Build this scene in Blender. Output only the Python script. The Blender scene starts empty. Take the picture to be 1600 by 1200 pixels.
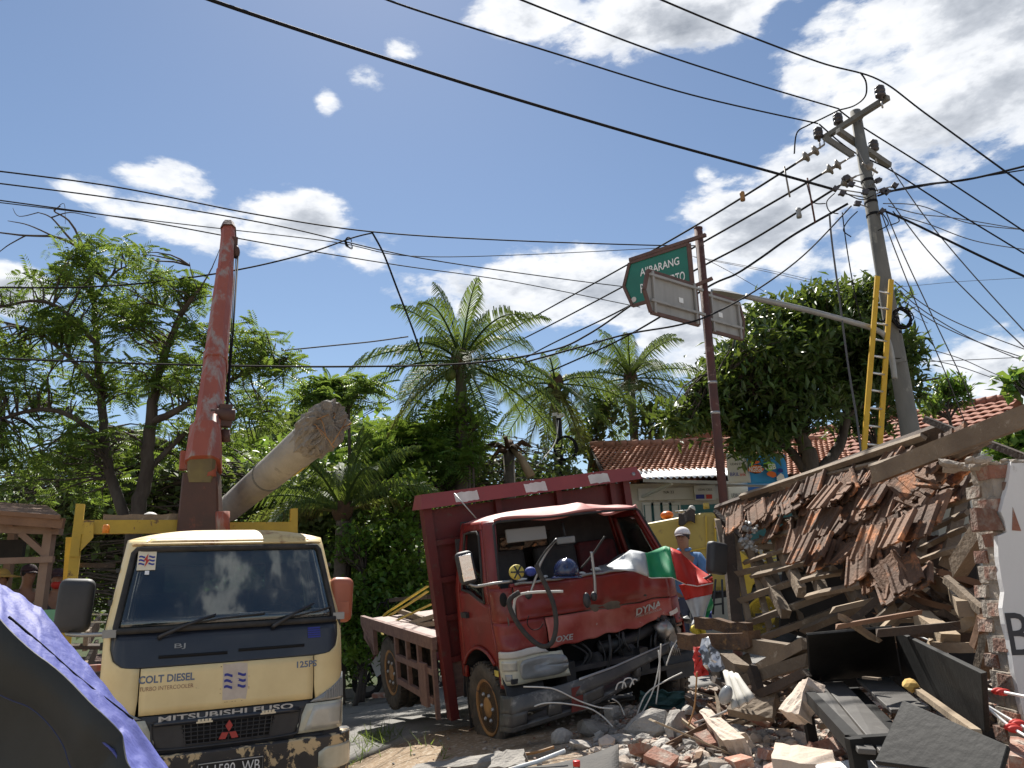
import bpy, bmesh, math, random
import numpy as np
from mathutils import Vector as V, Matrix, noise
rad = math.radians
random.seed(7); RNG = np.random.default_rng(7)
S = bpy.context.scene
COL = S.collection
# ------------------------------------------------------------------ camera, sky, sun, exposure
PITCH, ROLL, CAMZ, FPX = rad(14.7), rad(-1.5), 1.75, 1200.0
RC = Matrix.Rotation(math.pi/2 + PITCH, 3, 'X') @ Matrix.Rotation(ROLL, 3, 'Z')
cd = bpy.data.cameras.new('camera'); cam = bpy.data.objects.new('camera', cd); COL.objects.link(cam)
cam.matrix_world = Matrix.Translation((0, 0, CAMZ)) @ RC.to_4x4()
cd.sensor_width = 36; cd.lens = 27.0; cd.clip_start = .05; cd.clip_end = 3000
S.camera = cam
SUN_EL, SUN_AZ = rad(52), rad(-11)            # azimuth from +Y towards +X
sdir = V((math.sin(SUN_AZ)*math.cos(SUN_EL), math.cos(SUN_AZ)*math.cos(SUN_EL), math.sin(SUN_EL)))
sl = bpy.data.lights.new('sun', 'SUN'); sl.energy = 3.9; sl.angle = rad(.53); sl.color = (1, .95, .87)
sun = bpy.data.objects.new('sun', sl); COL.objects.link(sun)
sun.rotation_euler = (-sdir).to_track_quat('-Z', 'Y').to_euler(); sun.location = (0, 0, 40)
S.view_settings.view_transform = 'Standard'; S.view_settings.look = 'None'
S.view_settings.exposure = 1.22; S.view_settings.gamma = 1
SKY_STRENGTH = 0.047

def ray(px, py): return RC @ V(((px-800)/FPX, -(py-600)/FPX, -1))
def P(px, py, Y):
    d = ray(px, py); return V((0, 0, CAMZ)) + d*(Y/d.y)

wd = bpy.data.worlds.new('World'); S.world = wd; wd.use_nodes = True
nt = wd.node_tree; nt.nodes.clear()
class NG:
    def __init__(s, t): s.t = t
    def n(s, typ, **k):
        nd = s.t.nodes.new(typ)
        for a, v in k.items():
            if a == 'i':
                for kk, vv in v.items():
                    sock = nd.inputs[kk]
                    if isinstance(vv, bpy.types.NodeSocket): s.t.links.new(vv, sock)
                    else: sock.default_value = vv
            else: setattr(nd, a, v)
        return nd
    def m(s, op, a, b=0.0, c=None, clamp=False):
        i = {0: a, 1: b}
        if c is not None: i[2] = c
        return s.n('ShaderNodeMath', operation=op, use_clamp=clamp, i=i).outputs[0]
    def ramp(s, fac, stops, interp='LINEAR'):
        r = s.n('ShaderNodeValToRGB', i={0: fac}); cr = r.color_ramp; cr.interpolation = interp
        while len(cr.elements) < len(stops): cr.elements.new(.5)
        for e, (p, c) in zip(cr.elements, stops):
            e.position = p; e.color = (c[0], c[1], c[2], 1) if not isinstance(c, (int, float)) else (c, c, c, 1)
        return r.outputs[0]
    def mix(s, f, a, b, blend='MIX'):
        nd = s.n('ShaderNodeMix', data_type='RGBA', blend_type=blend)
        for k, v in ((0, f), (6, a), (7, b)):
            if isinstance(v, bpy.types.NodeSocket): s.t.links.new(v, nd.inputs[k])
            else: nd.inputs[k].default_value = v if isinstance(v, (int, float)) else (v[0], v[1], v[2], 1)
        return nd.outputs[2]
def build_world():
    g = NG(nt)
    sky = g.n('ShaderNodeTexSky', sky_type='NISHITA', sun_disc=False)
    sky.sun_elevation = SUN_EL; sky.sun_rotation = SUN_AZ; sky.air_density = 1.0; sky.dust_density = .15; sky.ozone_density = 1.2
    tc = g.n('ShaderNodeTexCoord').outputs['Generated']
    sp = g.n('ShaderNodeSeparateXYZ', i={0: tc})
    az = g.m('ARCTAN2', sp.outputs[0], sp.outputs[1]); el = g.m('ARCSINE', sp.outputs[2])
    # each cloud bank: where it stands in the sky (taken from the photograph) and its angular half size
    banks = [(455,345,92,58,.85),(300,348,110,34,.62),(265,278,75,26,.75),(135,292,40,18,.5),
             (1530,70,230,150,1.25),(1340,70,110,80,.9),(1090,10,210,66,1.0),(830,20,90,36,.85),(1480,185,120,50,.55),
             (980,460,235,68,.88),(860,432,120,60,.95),(1190,350,140,95,.95),(1265,275,130,50,.85),(1100,520,150,60,.7),
             (1570,590,110,70,.95),(1435,390,60,60,.65),(1350,420,70,70,.6),(570,130,34,26,.62),(515,160,22,26,.6),(628,76,40,18,.5),
             (5,455,50,40,.8),(1105,272,22,16,.45),(560,395,60,30,.4),(700,470,90,40,.4)]
    total = None
    for px, py, rx, ry, k in banks:
        d = ray(px, py).normalized(); a0 = math.atan2(d.x, d.y); e0 = math.asin(d.z)
        dx = g.m('MULTIPLY', g.m('SUBTRACT', az, a0), 1200*math.cos(e0)/rx)
        dy = g.m('MULTIPLY', g.m('SUBTRACT', el, e0), 1200/ry)
        v = g.m('MULTIPLY', g.m('SUBTRACT', 1.0, g.m('ADD', g.m('MULTIPLY', dx, dx), g.m('MULTIPLY', dy, dy))), k)
        total = v if total is None else g.m('MAXIMUM', total, v)
    # rest of the sky: scattered cumulus of the same kind
    mp = g.n('ShaderNodeVectorMath', operation='MULTIPLY', i={0: tc, 1: (1, 1, 2.2)}).outputs[0]
    big = g.n('ShaderNodeTexNoise', i={'Vector': mp, 'Scale': 2.3, 'Detail': 3.0}).outputs[0]
    back = g.m('MULTIPLY', g.m('SUBTRACT', big, .5), 3.0)
    behind = g.m('MULTIPLY', g.m('SUBTRACT', g.m('ABSOLUTE', az), .85), 3.0, clamp=True)
    total = g.m('MAXIMUM', total, g.m('SUBTRACT', g.m('MULTIPLY', back, behind), g.m('MULTIPLY', g.m('SUBTRACT', 1.0, behind), 1.0)))
    fb = g.n('ShaderNodeTexNoise', i={'Vector': mp, 'Scale': 9.0, 'Detail': 12.0, 'Roughness': .60, 'Distortion': .1}).outputs[0]
    dens = g.m('ADD', g.m('MULTIPLY', g.m('MAXIMUM', total, -1.0), .62), g.m('MULTIPLY', g.m('SUBTRACT', fb, .5), 2.3))
    mask = g.ramp(dens, [(.0, 0.), (.10, .16), (.20, .62), (.32, .93), (.5, 1.)])
    wisp = g.n('ShaderNodeTexNoise', i={'Vector': mp, 'Scale': 3.4, 'Detail': 7.0, 'Roughness': .65}).outputs[0]
    up = g.n('ShaderNodeVectorMath', operation='ADD', i={0: mp, 1: (-.010, .0, .055)}).outputs[0]
    fb2 = g.n('ShaderNodeTexNoise', i={'Vector': up, 'Scale': 9.0, 'Detail': 5.0, 'Roughness': .55, 'Distortion': .1}).outputs[0]
    thick = g.m('ADD', g.m('MULTIPLY', dens, .75), g.m('ADD', g.m('MULTIPLY', g.m('SUBTRACT', wisp, .5), .9), g.m('MULTIPLY', g.m('SUBTRACT', fb2, .5), 1.5)))
    ccol = g.ramp(thick, [(.0, (.86, .89, .93)), (.2, (1., 1., 1.)), (.38, (.86, .88, .91)), (.58, (.58, .61, .66)), (.9, (.34, .37, .42))])
    cl = g.n('ShaderNodeVectorMath', operation='SCALE', i={0: ccol, 'Scale': CLOUD}).outputs[0]
    hz = g.ramp(el, [(0.0, .35), (.35, 0.)])
    base = g.n('ShaderNodeVectorMath', operation='SCALE', i={0: sky.outputs[0], 'Scale': 1.0}).outputs[0]
    col = g.mix(g.m('MULTIPLY', mask, .95), base, cl)
    bg = g.n('ShaderNodeBackground', i={'Color': col, 'Strength': SKY_STRENGTH})
    out = g.n('ShaderNodeOutputWorld', i={0: bg.outputs[0]})
CLOUD = 10.2
build_world()

# ------------------------------------------------------------------ materials
def mat(name, c, rough=.6, metal=0., c2=None, vs=6., lo=.35, hi=.65, bump=0., bs=40., spec=.5, c3=None, s3=14., l3=.6, h3=.66, rnd=0., coat=0., stretch=None, trans=0., island=0.):
    m = bpy.data.materials.new(name); m.use_nodes = True; t = m.node_tree; t.nodes.clear(); g = NG(t)
    b = g.n('ShaderNodeBsdfPrincipled', i={'Roughness': rough, 'Metallic': metal, 'Specular IOR Level': spec})
    if coat: b.inputs['Coat Weight'].default_value = coat; b.inputs['Coat Roughness'].default_value = .08
    co = g.n('ShaderNodeTexCoord').outputs['Object']
    if stretch: co = g.n('ShaderNodeVectorMath', operation='MULTIPLY', i={0: co, 1: stretch}).outputs[0]
    if rnd:
        oi = g.n('ShaderNodeObjectInfo')
        co = g.n('ShaderNodeVectorMath', operation='ADD', i={0: co, 1: g.n('ShaderNodeVectorMath', operation='SCALE', i={0: (13, 7, 29), 'Scale': oi.outputs['Random']}).outputs[0]}).outputs[0]
    col = None
    if c2:
        nz = g.n('ShaderNodeTexNoise', i={'Vector': co, 'Scale': vs, 'Detail': 6., 'Roughness': .6}).outputs[0]
        f = g.ramp(nz, [(lo, 0.), (hi, 1.)]); col = g.mix(f, c, c2)
    if c3:
        nz3 = g.n('ShaderNodeTexNoise', i={'Vector': co, 'Scale': s3, 'Detail': 8., 'Roughness': .65, 'Distortion': .3}).outputs[0]
        f3 = g.ramp(nz3, [(l3, 0.), (h3, 1.)]); col = g.mix(f3, col if col else c, c3)
    if rnd:
        hs = g.n('ShaderNodeHueSaturation', i={'Value': g.m('ADD', 1-rnd, g.m('MULTIPLY', oi.outputs['Random'], 2*rnd))})
        if col: t.links.new(col, hs.inputs['Color'])
        else: hs.inputs['Color'].default_value = (*c, 1)
        col = hs.outputs[0]
    if island:
        ri = g.n('ShaderNodeNewGeometry').outputs['Random Per Island']
        hs = g.n('ShaderNodeHueSaturation', i={'Hue': g.m('ADD', .5-.02, g.m('MULTIPLY', ri, .04)), 'Value': g.m('ADD', 1-island, g.m('MULTIPLY', ri, 2*island))})
        if col: t.links.new(col, hs.inputs['Color'])
        else: hs.inputs['Color'].default_value = (*c, 1)
        col = hs.outputs[0]
    if col: t.links.new(col, b.inputs['Base Color'])
    else: b.inputs['Base Color'].default_value = (*c, 1)
    if bump:
        bn = g.n('ShaderNodeTexNoise', i={'Vector': co, 'Scale': bs, 'Detail': 5.}).outputs[0]
        t.links.new(g.n('ShaderNodeBump', i={'Strength': bump, 'Distance': .02, 'Height': bn}).outputs[0], b.inputs['Normal'])
    out = b.outputs[0]
    if trans:
        tr = g.n('ShaderNodeBsdfTranslucent')
        tcol = g.mix(.55, col if col else c, (.32, .42, .05))
        t.links.new(tcol, tr.inputs[0])
        out = g.n('ShaderNodeMixShader', i={0: trans, 1: out, 2: tr.outputs[0]}).outputs[0]
    g.n('ShaderNodeOutputMaterial', i={0: out})
    return m
def glassmat(name, tint, mixf=.25, rough=.03, dust=None):
    m = bpy.data.materials.new(name); m.use_nodes = True; t = m.node_tree; t.nodes.clear(); g = NG(t)
    tr = g.n('ShaderNodeBsdfTransparent', i={0: (*tint, 1)}); gl = g.n('ShaderNodeBsdfGlossy', i={0: (1, 1, 1, 1), 1: rough})
    lw = g.n('ShaderNodeFresnel', i={0: 1.5}).outputs[0]
    f = g.m('ADD', g.m('MULTIPLY', lw, .9), mixf, clamp=True)
    sh = g.n('ShaderNodeMixShader', i={0: f, 1: tr.outputs[0], 2: gl.outputs[0]}).outputs[0]
    if dust:
        co = g.n('ShaderNodeTexCoord').outputs['Object']
        nz = g.n('ShaderNodeTexNoise', i={'Vector': co, 'Scale': 3., 'Detail': 8.}).outputs[0]
        df = g.n('ShaderNodeBsdfDiffuse', i={0: (.45, .43, .38, 1)})
        sh = g.n('ShaderNodeMixShader', i={0: g.m('MULTIPLY', g.ramp(nz, [(.3, 0.), (.8, 1.)]), dust), 1: sh, 2: df.outputs[0]}).outputs[0]
    g.n('ShaderNodeOutputMaterial', i={0: sh}); return m
M = {}
def mm(k, *a, **kw): M[k] = mat(k, *a, **kw)
mm('cream', (.80,.64,.33), .45, c2=(.69,.53,.26), vs=2.2, c3=(.22,.12,.06), s3=9, l3=.69, h3=.73, coat=.25, bump=.03, bs=8)
mm('cream_rust', (.70,.54,.26), .5, c2=(.64,.47,.22), vs=2, c3=(.30,.12,.05), s3=5, l3=.52, h3=.64)
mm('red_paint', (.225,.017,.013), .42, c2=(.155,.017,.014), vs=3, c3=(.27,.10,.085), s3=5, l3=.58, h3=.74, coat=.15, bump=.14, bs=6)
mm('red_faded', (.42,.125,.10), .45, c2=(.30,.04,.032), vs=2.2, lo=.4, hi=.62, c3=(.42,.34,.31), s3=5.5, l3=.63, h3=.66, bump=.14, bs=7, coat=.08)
mm('red_roof_skylit', (.50,.19,.165), .55, c2=(.42,.13,.115), vs=3, bump=.1, bs=5)  # red lightened to pink, painting in the sky's reflection on the cab roof
mm('beam_red', (.26,.05,.045), .5, c2=(.21,.038,.036), vs=3, c3=(.14,.07,.06), s3=7, l3=.62, h3=.7)
mm('bed_red', (.13,.014,.014), .55, c2=(.10,.014,.013), vs=4, c3=(.10,.045,.035), s3=9, l3=.58, h3=.7, bump=.15, bs=20)
mm('bed_wood', (.24,.15,.125), .8, c2=(.17,.10,.085), vs=3, c3=(.34,.24,.20), s3=12, l3=.6, h3=.7, bump=.3, bs=30, stretch=(1, 6, 6))
mm('bed_floor', (.36,.28,.25), .75, c2=(.28,.2,.18), vs=4, c3=(.2,.15,.13), s3=12, bump=.2, bs=40)
mm('black_plastic', (.018,.019,.022), .5, c2=(.035,.036,.04), vs=9, bump=.05)
mm('cowl_black', (.012,.016,.026), .32, c2=(.02,.024,.034), vs=4, coat=.2)
mm('grille_black', (.025,.026,.03), .55, c2=(.045,.045,.048), vs=5)
mm('hole_black', (.006,.006,.007), .9)
mm('rubber', (.02,.02,.02), .8, c2=(.05,.045,.04), vs=7, bump=.3, bs=60)
mm('tyre_dusty', (.03,.028,.026), .9, c2=(.10,.085,.07), vs=5, bump=.4, bs=50)
mm('rim_rust', (.36,.19,.06), .6, c2=(.22,.11,.05), vs=6, c3=(.08,.05,.04), s3=10)
mm('rim_yellow', (.62,.42,.03), .5, c2=(.5,.32,.03), vs=6)
mm('yellow_rust', (.50,.34,.035), .55, c2=(.40,.27,.03), vs=3, c3=(.12,.06,.03), s3=8, l3=.6, h3=.66, bump=.2, bs=20)
mm('yellow_truck', (.47,.34,.07), .5, c2=(.36,.26,.06), vs=1.6, c3=(.2,.13,.05), s3=4, l3=.58, h3=.72)
mm('crane_red', (.33,.085,.05), .6, c2=(.27,.068,.042), vs=2.5, c3=(.30,.25,.22), s3=4.5, l3=.50, h3=.64, bump=.15, bs=20, stretch=(1.6,1.6,.35))
mm('crane_brown', (.085,.035,.022), .6, c2=(.06,.03,.02), vs=4, c3=(.20,.06,.03), s3=5, l3=.6, h3=.7, bump=.2, bs=20)
mm('olive_metal', (.16,.13,.05), .6, c2=(.1,.08,.04), vs=5)
mm('pole_concrete', (.30,.285,.26), .85, c2=(.22,.21,.19), vs=3, c3=(.15,.14,.13), s3=5, l3=.58, h3=.72, bump=.35, bs=45)
mm('util_concrete', (.17,.165,.15), .9, c2=(.12,.12,.11), vs=3, c3=(.24,.23,.2), s3=7, bump=.3, bs=40, stretch=(1,1,.4))
mm('broken_concrete', (.24,.22,.195), .95, c2=(.20,.185,.165), vs=9, lo=.35, hi=.6, c3=(.12,.11,.1), s3=16, bump=1., bs=45)
mm('chunk', (.36,.335,.30), .95, c2=(.27,.25,.225), vs=5, c3=(.22,.2,.185), s3=18, l3=.58, h3=.7, bump=.8, bs=35, rnd=.25)
mm('plaster_chunk', (.48,.41,.335), .9, c2=(.45,.36,.29), vs=5, c3=(.38,.26,.2), s3=7, l3=.62, h3=.72, bump=.5, bs=30, rnd=.2)
mm('brick', (.36,.17,.115), .9, c2=(.30,.14,.095), vs=7, c3=(.43,.36,.30), s3=7, l3=.48, h3=.62, bump=.6, bs=50, rnd=.3)
mm('brick_old', (.23,.10,.065), .9, c2=(.16,.085,.06), vs=8, c3=(.33,.285,.235), s3=7, l3=.47, h3=.62, bump=.7, bs=50, rnd=.3)
mm('mortar', (.36,.31,.255), .95, c2=(.27,.23,.19), vs=10, bump=.8, bs=40)
mm('plaster', (.62,.61,.60), .85, c2=(.55,.54,.52), vs=2.2, c3=(.33,.30,.27), s3=6, l3=.66, h3=.72, bump=.2, bs=18, stretch=(1,1,.5))
mm('wood_grey', (.225,.17,.115), .85, c2=(.15,.11,.075), vs=4, c3=(.30,.25,.19), s3=11, bump=.4, bs=40, rnd=.3)
mm('wood_dark', (.085,.06,.045), .9, c2=(.05,.038,.03), vs=4, c3=(.13,.1,.075), s3=11, bump=.4, bs=40, rnd=.3)
mm('wood_tan', (.33,.255,.17), .85, c2=(.25,.185,.12), vs=5, bump=.3, bs=40, rnd=.25)
mm('wood_rotten', (.15,.085,.045), .95, c2=(.06,.04,.03), vs=9, c3=(.30,.17,.07), s3=12, l3=.58, h3=.68, bump=1., bs=35)
mm('hut_wood', (.21,.115,.062), .8, c2=(.15,.08,.046), vs=3, bump=.2, bs=30, rnd=.2)
mm('post_wood', (.28,.19,.135), .85, c2=(.22,.14,.10), vs=4, bump=.2, bs=30)
mm('roof_tile', (.165,.085,.048), .85, c2=(.10,.058,.035), vs=6, c3=(.46,.185,.075), s3=5, l3=.55, h3=.64, bump=.5, bs=45, rnd=.38)  # orange noise patches paint sunlit spots onto the weathered brown tiles
mm('house_tile', (.43,.20,.12), .85, c2=(.31,.145,.09), vs=1.5, c3=(.16,.085,.06), s3=3.5, l3=.58, h3=.7, bump=.2, bs=30, island=.0)
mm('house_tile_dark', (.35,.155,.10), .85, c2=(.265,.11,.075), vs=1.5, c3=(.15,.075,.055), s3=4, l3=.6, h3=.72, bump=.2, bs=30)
mm('black_board', (.009,.009,.009), .62, c2=(.017,.017,.016), vs=5, c3=(.05,.047,.044), s3=16, l3=.68, h3=.74, bump=.12, bs=30, spec=.2)
mm('board_grey', (.105,.10,.092), .5, c2=(.075,.07,.065), vs=5, c3=(.17,.16,.145), s3=9, l3=.6, h3=.72, bump=.1, bs=30)
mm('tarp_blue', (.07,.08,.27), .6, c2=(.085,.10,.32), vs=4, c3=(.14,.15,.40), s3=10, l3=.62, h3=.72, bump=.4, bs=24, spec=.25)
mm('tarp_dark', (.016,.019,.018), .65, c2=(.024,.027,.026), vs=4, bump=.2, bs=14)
mm('tarp_seam', (.02,.03,.09), .6)
mm('metal_grey', (.32,.32,.31), .5, .3, c2=(.24,.24,.23), vs=4)
mm('sign_back', (.34,.335,.32), .6, .1, c2=(.27,.265,.25), vs=2.5, c3=(.2,.19,.175), s3=5, l3=.6, h3=.75, stretch=(2.5,2.5,.4))
mm('sign_frame', (.13,.07,.055), .7, c2=(.09,.05,.04), vs=6)
mm('sign_pole', (.10,.034,.026), .75, c2=(.06,.028,.024), vs=4, c3=(.16,.10,.08), s3=9, bump=.2, bs=30)
mm('sign_green', (.006,.155,.11), .45, c2=(.008,.135,.095), vs=3)
mm('sign_white', (.80,.80,.78), .5)
mm('dirt', (.30,.225,.155), .95, c2=(.22,.165,.115), vs=2.5, c3=(.42,.36,.28), s3=26, l3=.6, h3=.7, bump=.8, bs=60)
mm('white', (.78,.78,.76), .5)
mm('dirty_white', (.62,.60,.56), .7, c2=(.5,.48,.44), vs=6)
mm('chrome', (.62,.62,.62), .22, .9)
mm('steel', (.35,.34,.33), .4, .8)
mm('wire', (.016,.016,.018), .8, spec=.12)
mm('wire_grey', (.10,.10,.105), .8, spec=.15)
mm('insulator', (.035,.030,.032), .35, c2=(.06,.05,.05), vs=9)
mm('insulator_pale', (.22,.20,.17), .45, c2=(.14,.12,.1), vs=12)
mm('lens', (.58,.56,.44), .18, c2=(.46,.44,.34), vs=5, coat=.6)
mm('lens_grey', (.30,.31,.31), .18, c2=(.22,.23,.23), vs=6, coat=.6)
mm('lens_clear', (.50,.49,.43), .1, c2=(.42,.41,.36), vs=9, coat=1.)
mm('mirror_orange', (.42,.125,.065), .45, c2=(.36,.11,.06), vs=5, c3=(.6,.5,.45), s3=22, l3=.72, h3=.74)
mm('mirror_black', (.028,.030,.034), .6, c2=(.05,.05,.052), vs=3)
mm('mirror_glass', (.75,.75,.75), .03, 1.)
mm('seat_red', (.12,.015,.018), .8, c2=(.06,.012,.014), vs=9)
mm('seat_dark', (.035,.032,.035), .85, c2=(.06,.055,.055), vs=6)
mm('dash', (.10,.095,.09), .7, c2=(.2,.18,.15), vs=7)
mm('visor', (.30,.29,.27), .7)
mm('helmet_blue', (.012,.022,.075), .2, coat=.6)
mm('flag_green', (.01,.23,.09), .65); mm('flag_red', (.50,.03,.02), .65); mm('flag_white', (.55,.57,.57), .65, c2=(.42,.44,.45), vs=6)
mm('flag_yellow', (.58,.45,.04), .65); mm('flag_blue', (.03,.05,.25), .65)
mm('strap_yellow', (.60,.50,.10), .7, c2=(.5,.38,.08), vs=15)
mm('ladder_yellow', (.58,.35,.012), .45, c2=(.5,.29,.012), vs=6)
mm('aluminium', (.6,.6,.6), .3, .8)
mm('ink', (.03,.03,.035), .6); mm('ink_blue', (.025,.035,.25), .6); mm('ink_red', (.50,.05,.03), .6); mm('ink_silver', (.42,.44,.46), .35, .5); mm('ink_steel', (.12,.15,.21), .5)
mm('ink_orange', (.75,.16,.02), .6); mm('ink_brown', (.30,.16,.10), .7); mm('ink_lime', (.25,.55,.06), .6)
mm('emblem_red', (.42,.05,.045), .4)
mm('sticker', (.58,.50,.42), .7, c2=(.5,.42,.35), vs=12)
mm('sticker_new', (.75,.66,.48), .5)
mm('bumper_rust', (.03,.03,.032), .6, c2=(.05,.045,.042), vs=6, c3=(.58,.44,.25), s3=4.5, l3=.545, h3=.57, bump=.3, bs=15)
mm('bumper_dark', (.04,.041,.045), .42, c2=(.085,.083,.08), vs=5, c3=(.24,.23,.215), s3=7, l3=.56, h3=.72, bump=.1, bs=12)
mm('plate_black', (.02,.02,.022), .5)
mm('shirt_blue', (.11,.22,.40), .9, c2=(.08,.17,.33), vs=9); mm('jeans', (.05,.06,.10), .9); mm('skin', (.30,.16,.10), .6, c2=(.26,.135,.085), vs=12)
mm('hair', (.012,.010,.009), .7); mm('cap_white', (.66,.62,.62), .8); mm('cap_dark', (.05,.025,.03), .8); mm('hat_straw', (.52,.33,.09), .85)
mm('green_board', (.17,.40,.22), .6, c2=(.14,.34,.19), vs=5)
mm('wall_cream', (.52,.50,.45), .85, c2=(.45,.43,.38), vs=1.5); mm('wall_teal', (.05,.16,.17), .8); mm('wall_brick_far', (.30,.125,.08), .9, c2=(.24,.1,.065), vs=5, bump=.3, bs=20)
mm('shop_white', (.55,.56,.54), .7); mm('shop_blue', (.02,.10,.30), .6); mm('banner_blue', (.02,.28,.62), .5, c2=(.03,.22,.52), vs=3)
mm('zinc', (.62,.63,.64), .4, .5, c2=(.52,.53,.54), vs=4)
mm('plywood_dark', (.022,.021,.021), .9, c2=(.035,.032,.03), vs=4)
mm('orange_plastic', (.65,.14,.02), .4); mm('amber', (.7,.22,.02), .3)
mm('bark', (.045,.034,.028), .95, c2=(.09,.075,.06), vs=6, bump=.7, bs=30, stretch=(1,1,.3))
mm('bark_grey', (.10,.085,.07), .95, c2=(.05,.042,.036), vs=6, bump=.7, bs=25, stretch=(1,1,.6))
mm('leaf_feather', (.115,.195,.036), .5, c2=(.065,.13,.028), vs=1.1, trans=.42, island=.30)
mm('leaf_mango', (.036,.074,.020), .42, c2=(.055,.095,.024), vs=1.2, c3=(.11,.12,.03), s3=1.7, l3=.6, h3=.68, trans=.22, island=.35)
mm('leaf_shrub', (.10,.20,.034), .45, c2=(.065,.14,.026), vs=1.6, trans=.38, island=.32)
mm('leaf_bright', (.15,.26,.036), .45, c2=(.09,.18,.03), vs=1.6, trans=.45, island=.3)
mm('leaf_papaya', (.11,.20,.055), .5, c2=(.085,.16,.04), vs=3, trans=.45, island=.2)
mm('leaf_palm', (.05,.09,.026), .62, spec=.25, c2=(.06,.095,.03), vs=1.5, trans=.30, island=.3)
mm('leaf_palm_dry', (.15,.15,.045), .65, spec=.25, c2=(.13,.10,.04), vs=2, trans=.35, island=.3)
mm('leaf_dull', (.085,.125,.048), .6, c2=(.115,.15,.062), vs=1.2, trans=.3, island=.3)
mm('palm_trunk', (.13,.11,.09), .95, c2=(.075,.065,.055), vs=8, bump=.5, bs=20)
mm('husk', (.09,.05,.025), .95, c2=(.05,.03,.02), vs=8)
mm('coconut', (.13,.17,.04), .5)
mm('grass', (.09,.14,.03), .7, trans=.4, island=.3)
mm('plastic_red', (.55,.02,.015), .4); mm('plastic_green', (.01,.16,.10), .4); mm('plastic_teal', (.012,.05,.05), .7)
mm('foil_bag', (.6,.6,.6), .25, .6, c2=(.1,.1,.1), vs=11, lo=.48, hi=.54); mm('bike_red', (.16,.01,.02), .3, coat=.5)
GL_CREAM = glassmat('windscreen_glass', (.42,.52,.50), .07, .02, .10)
GL_DARK = glassmat('tinted_glass', (.25,.32,.32), .06, .02, .08)
GL_CLEAR = glassmat('side_glass', (.6,.68,.66), .03, .02, .06)
GL_BOTTLE = glassmat('bottle_plastic', (.85,.9,.92), .12, .08)

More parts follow.
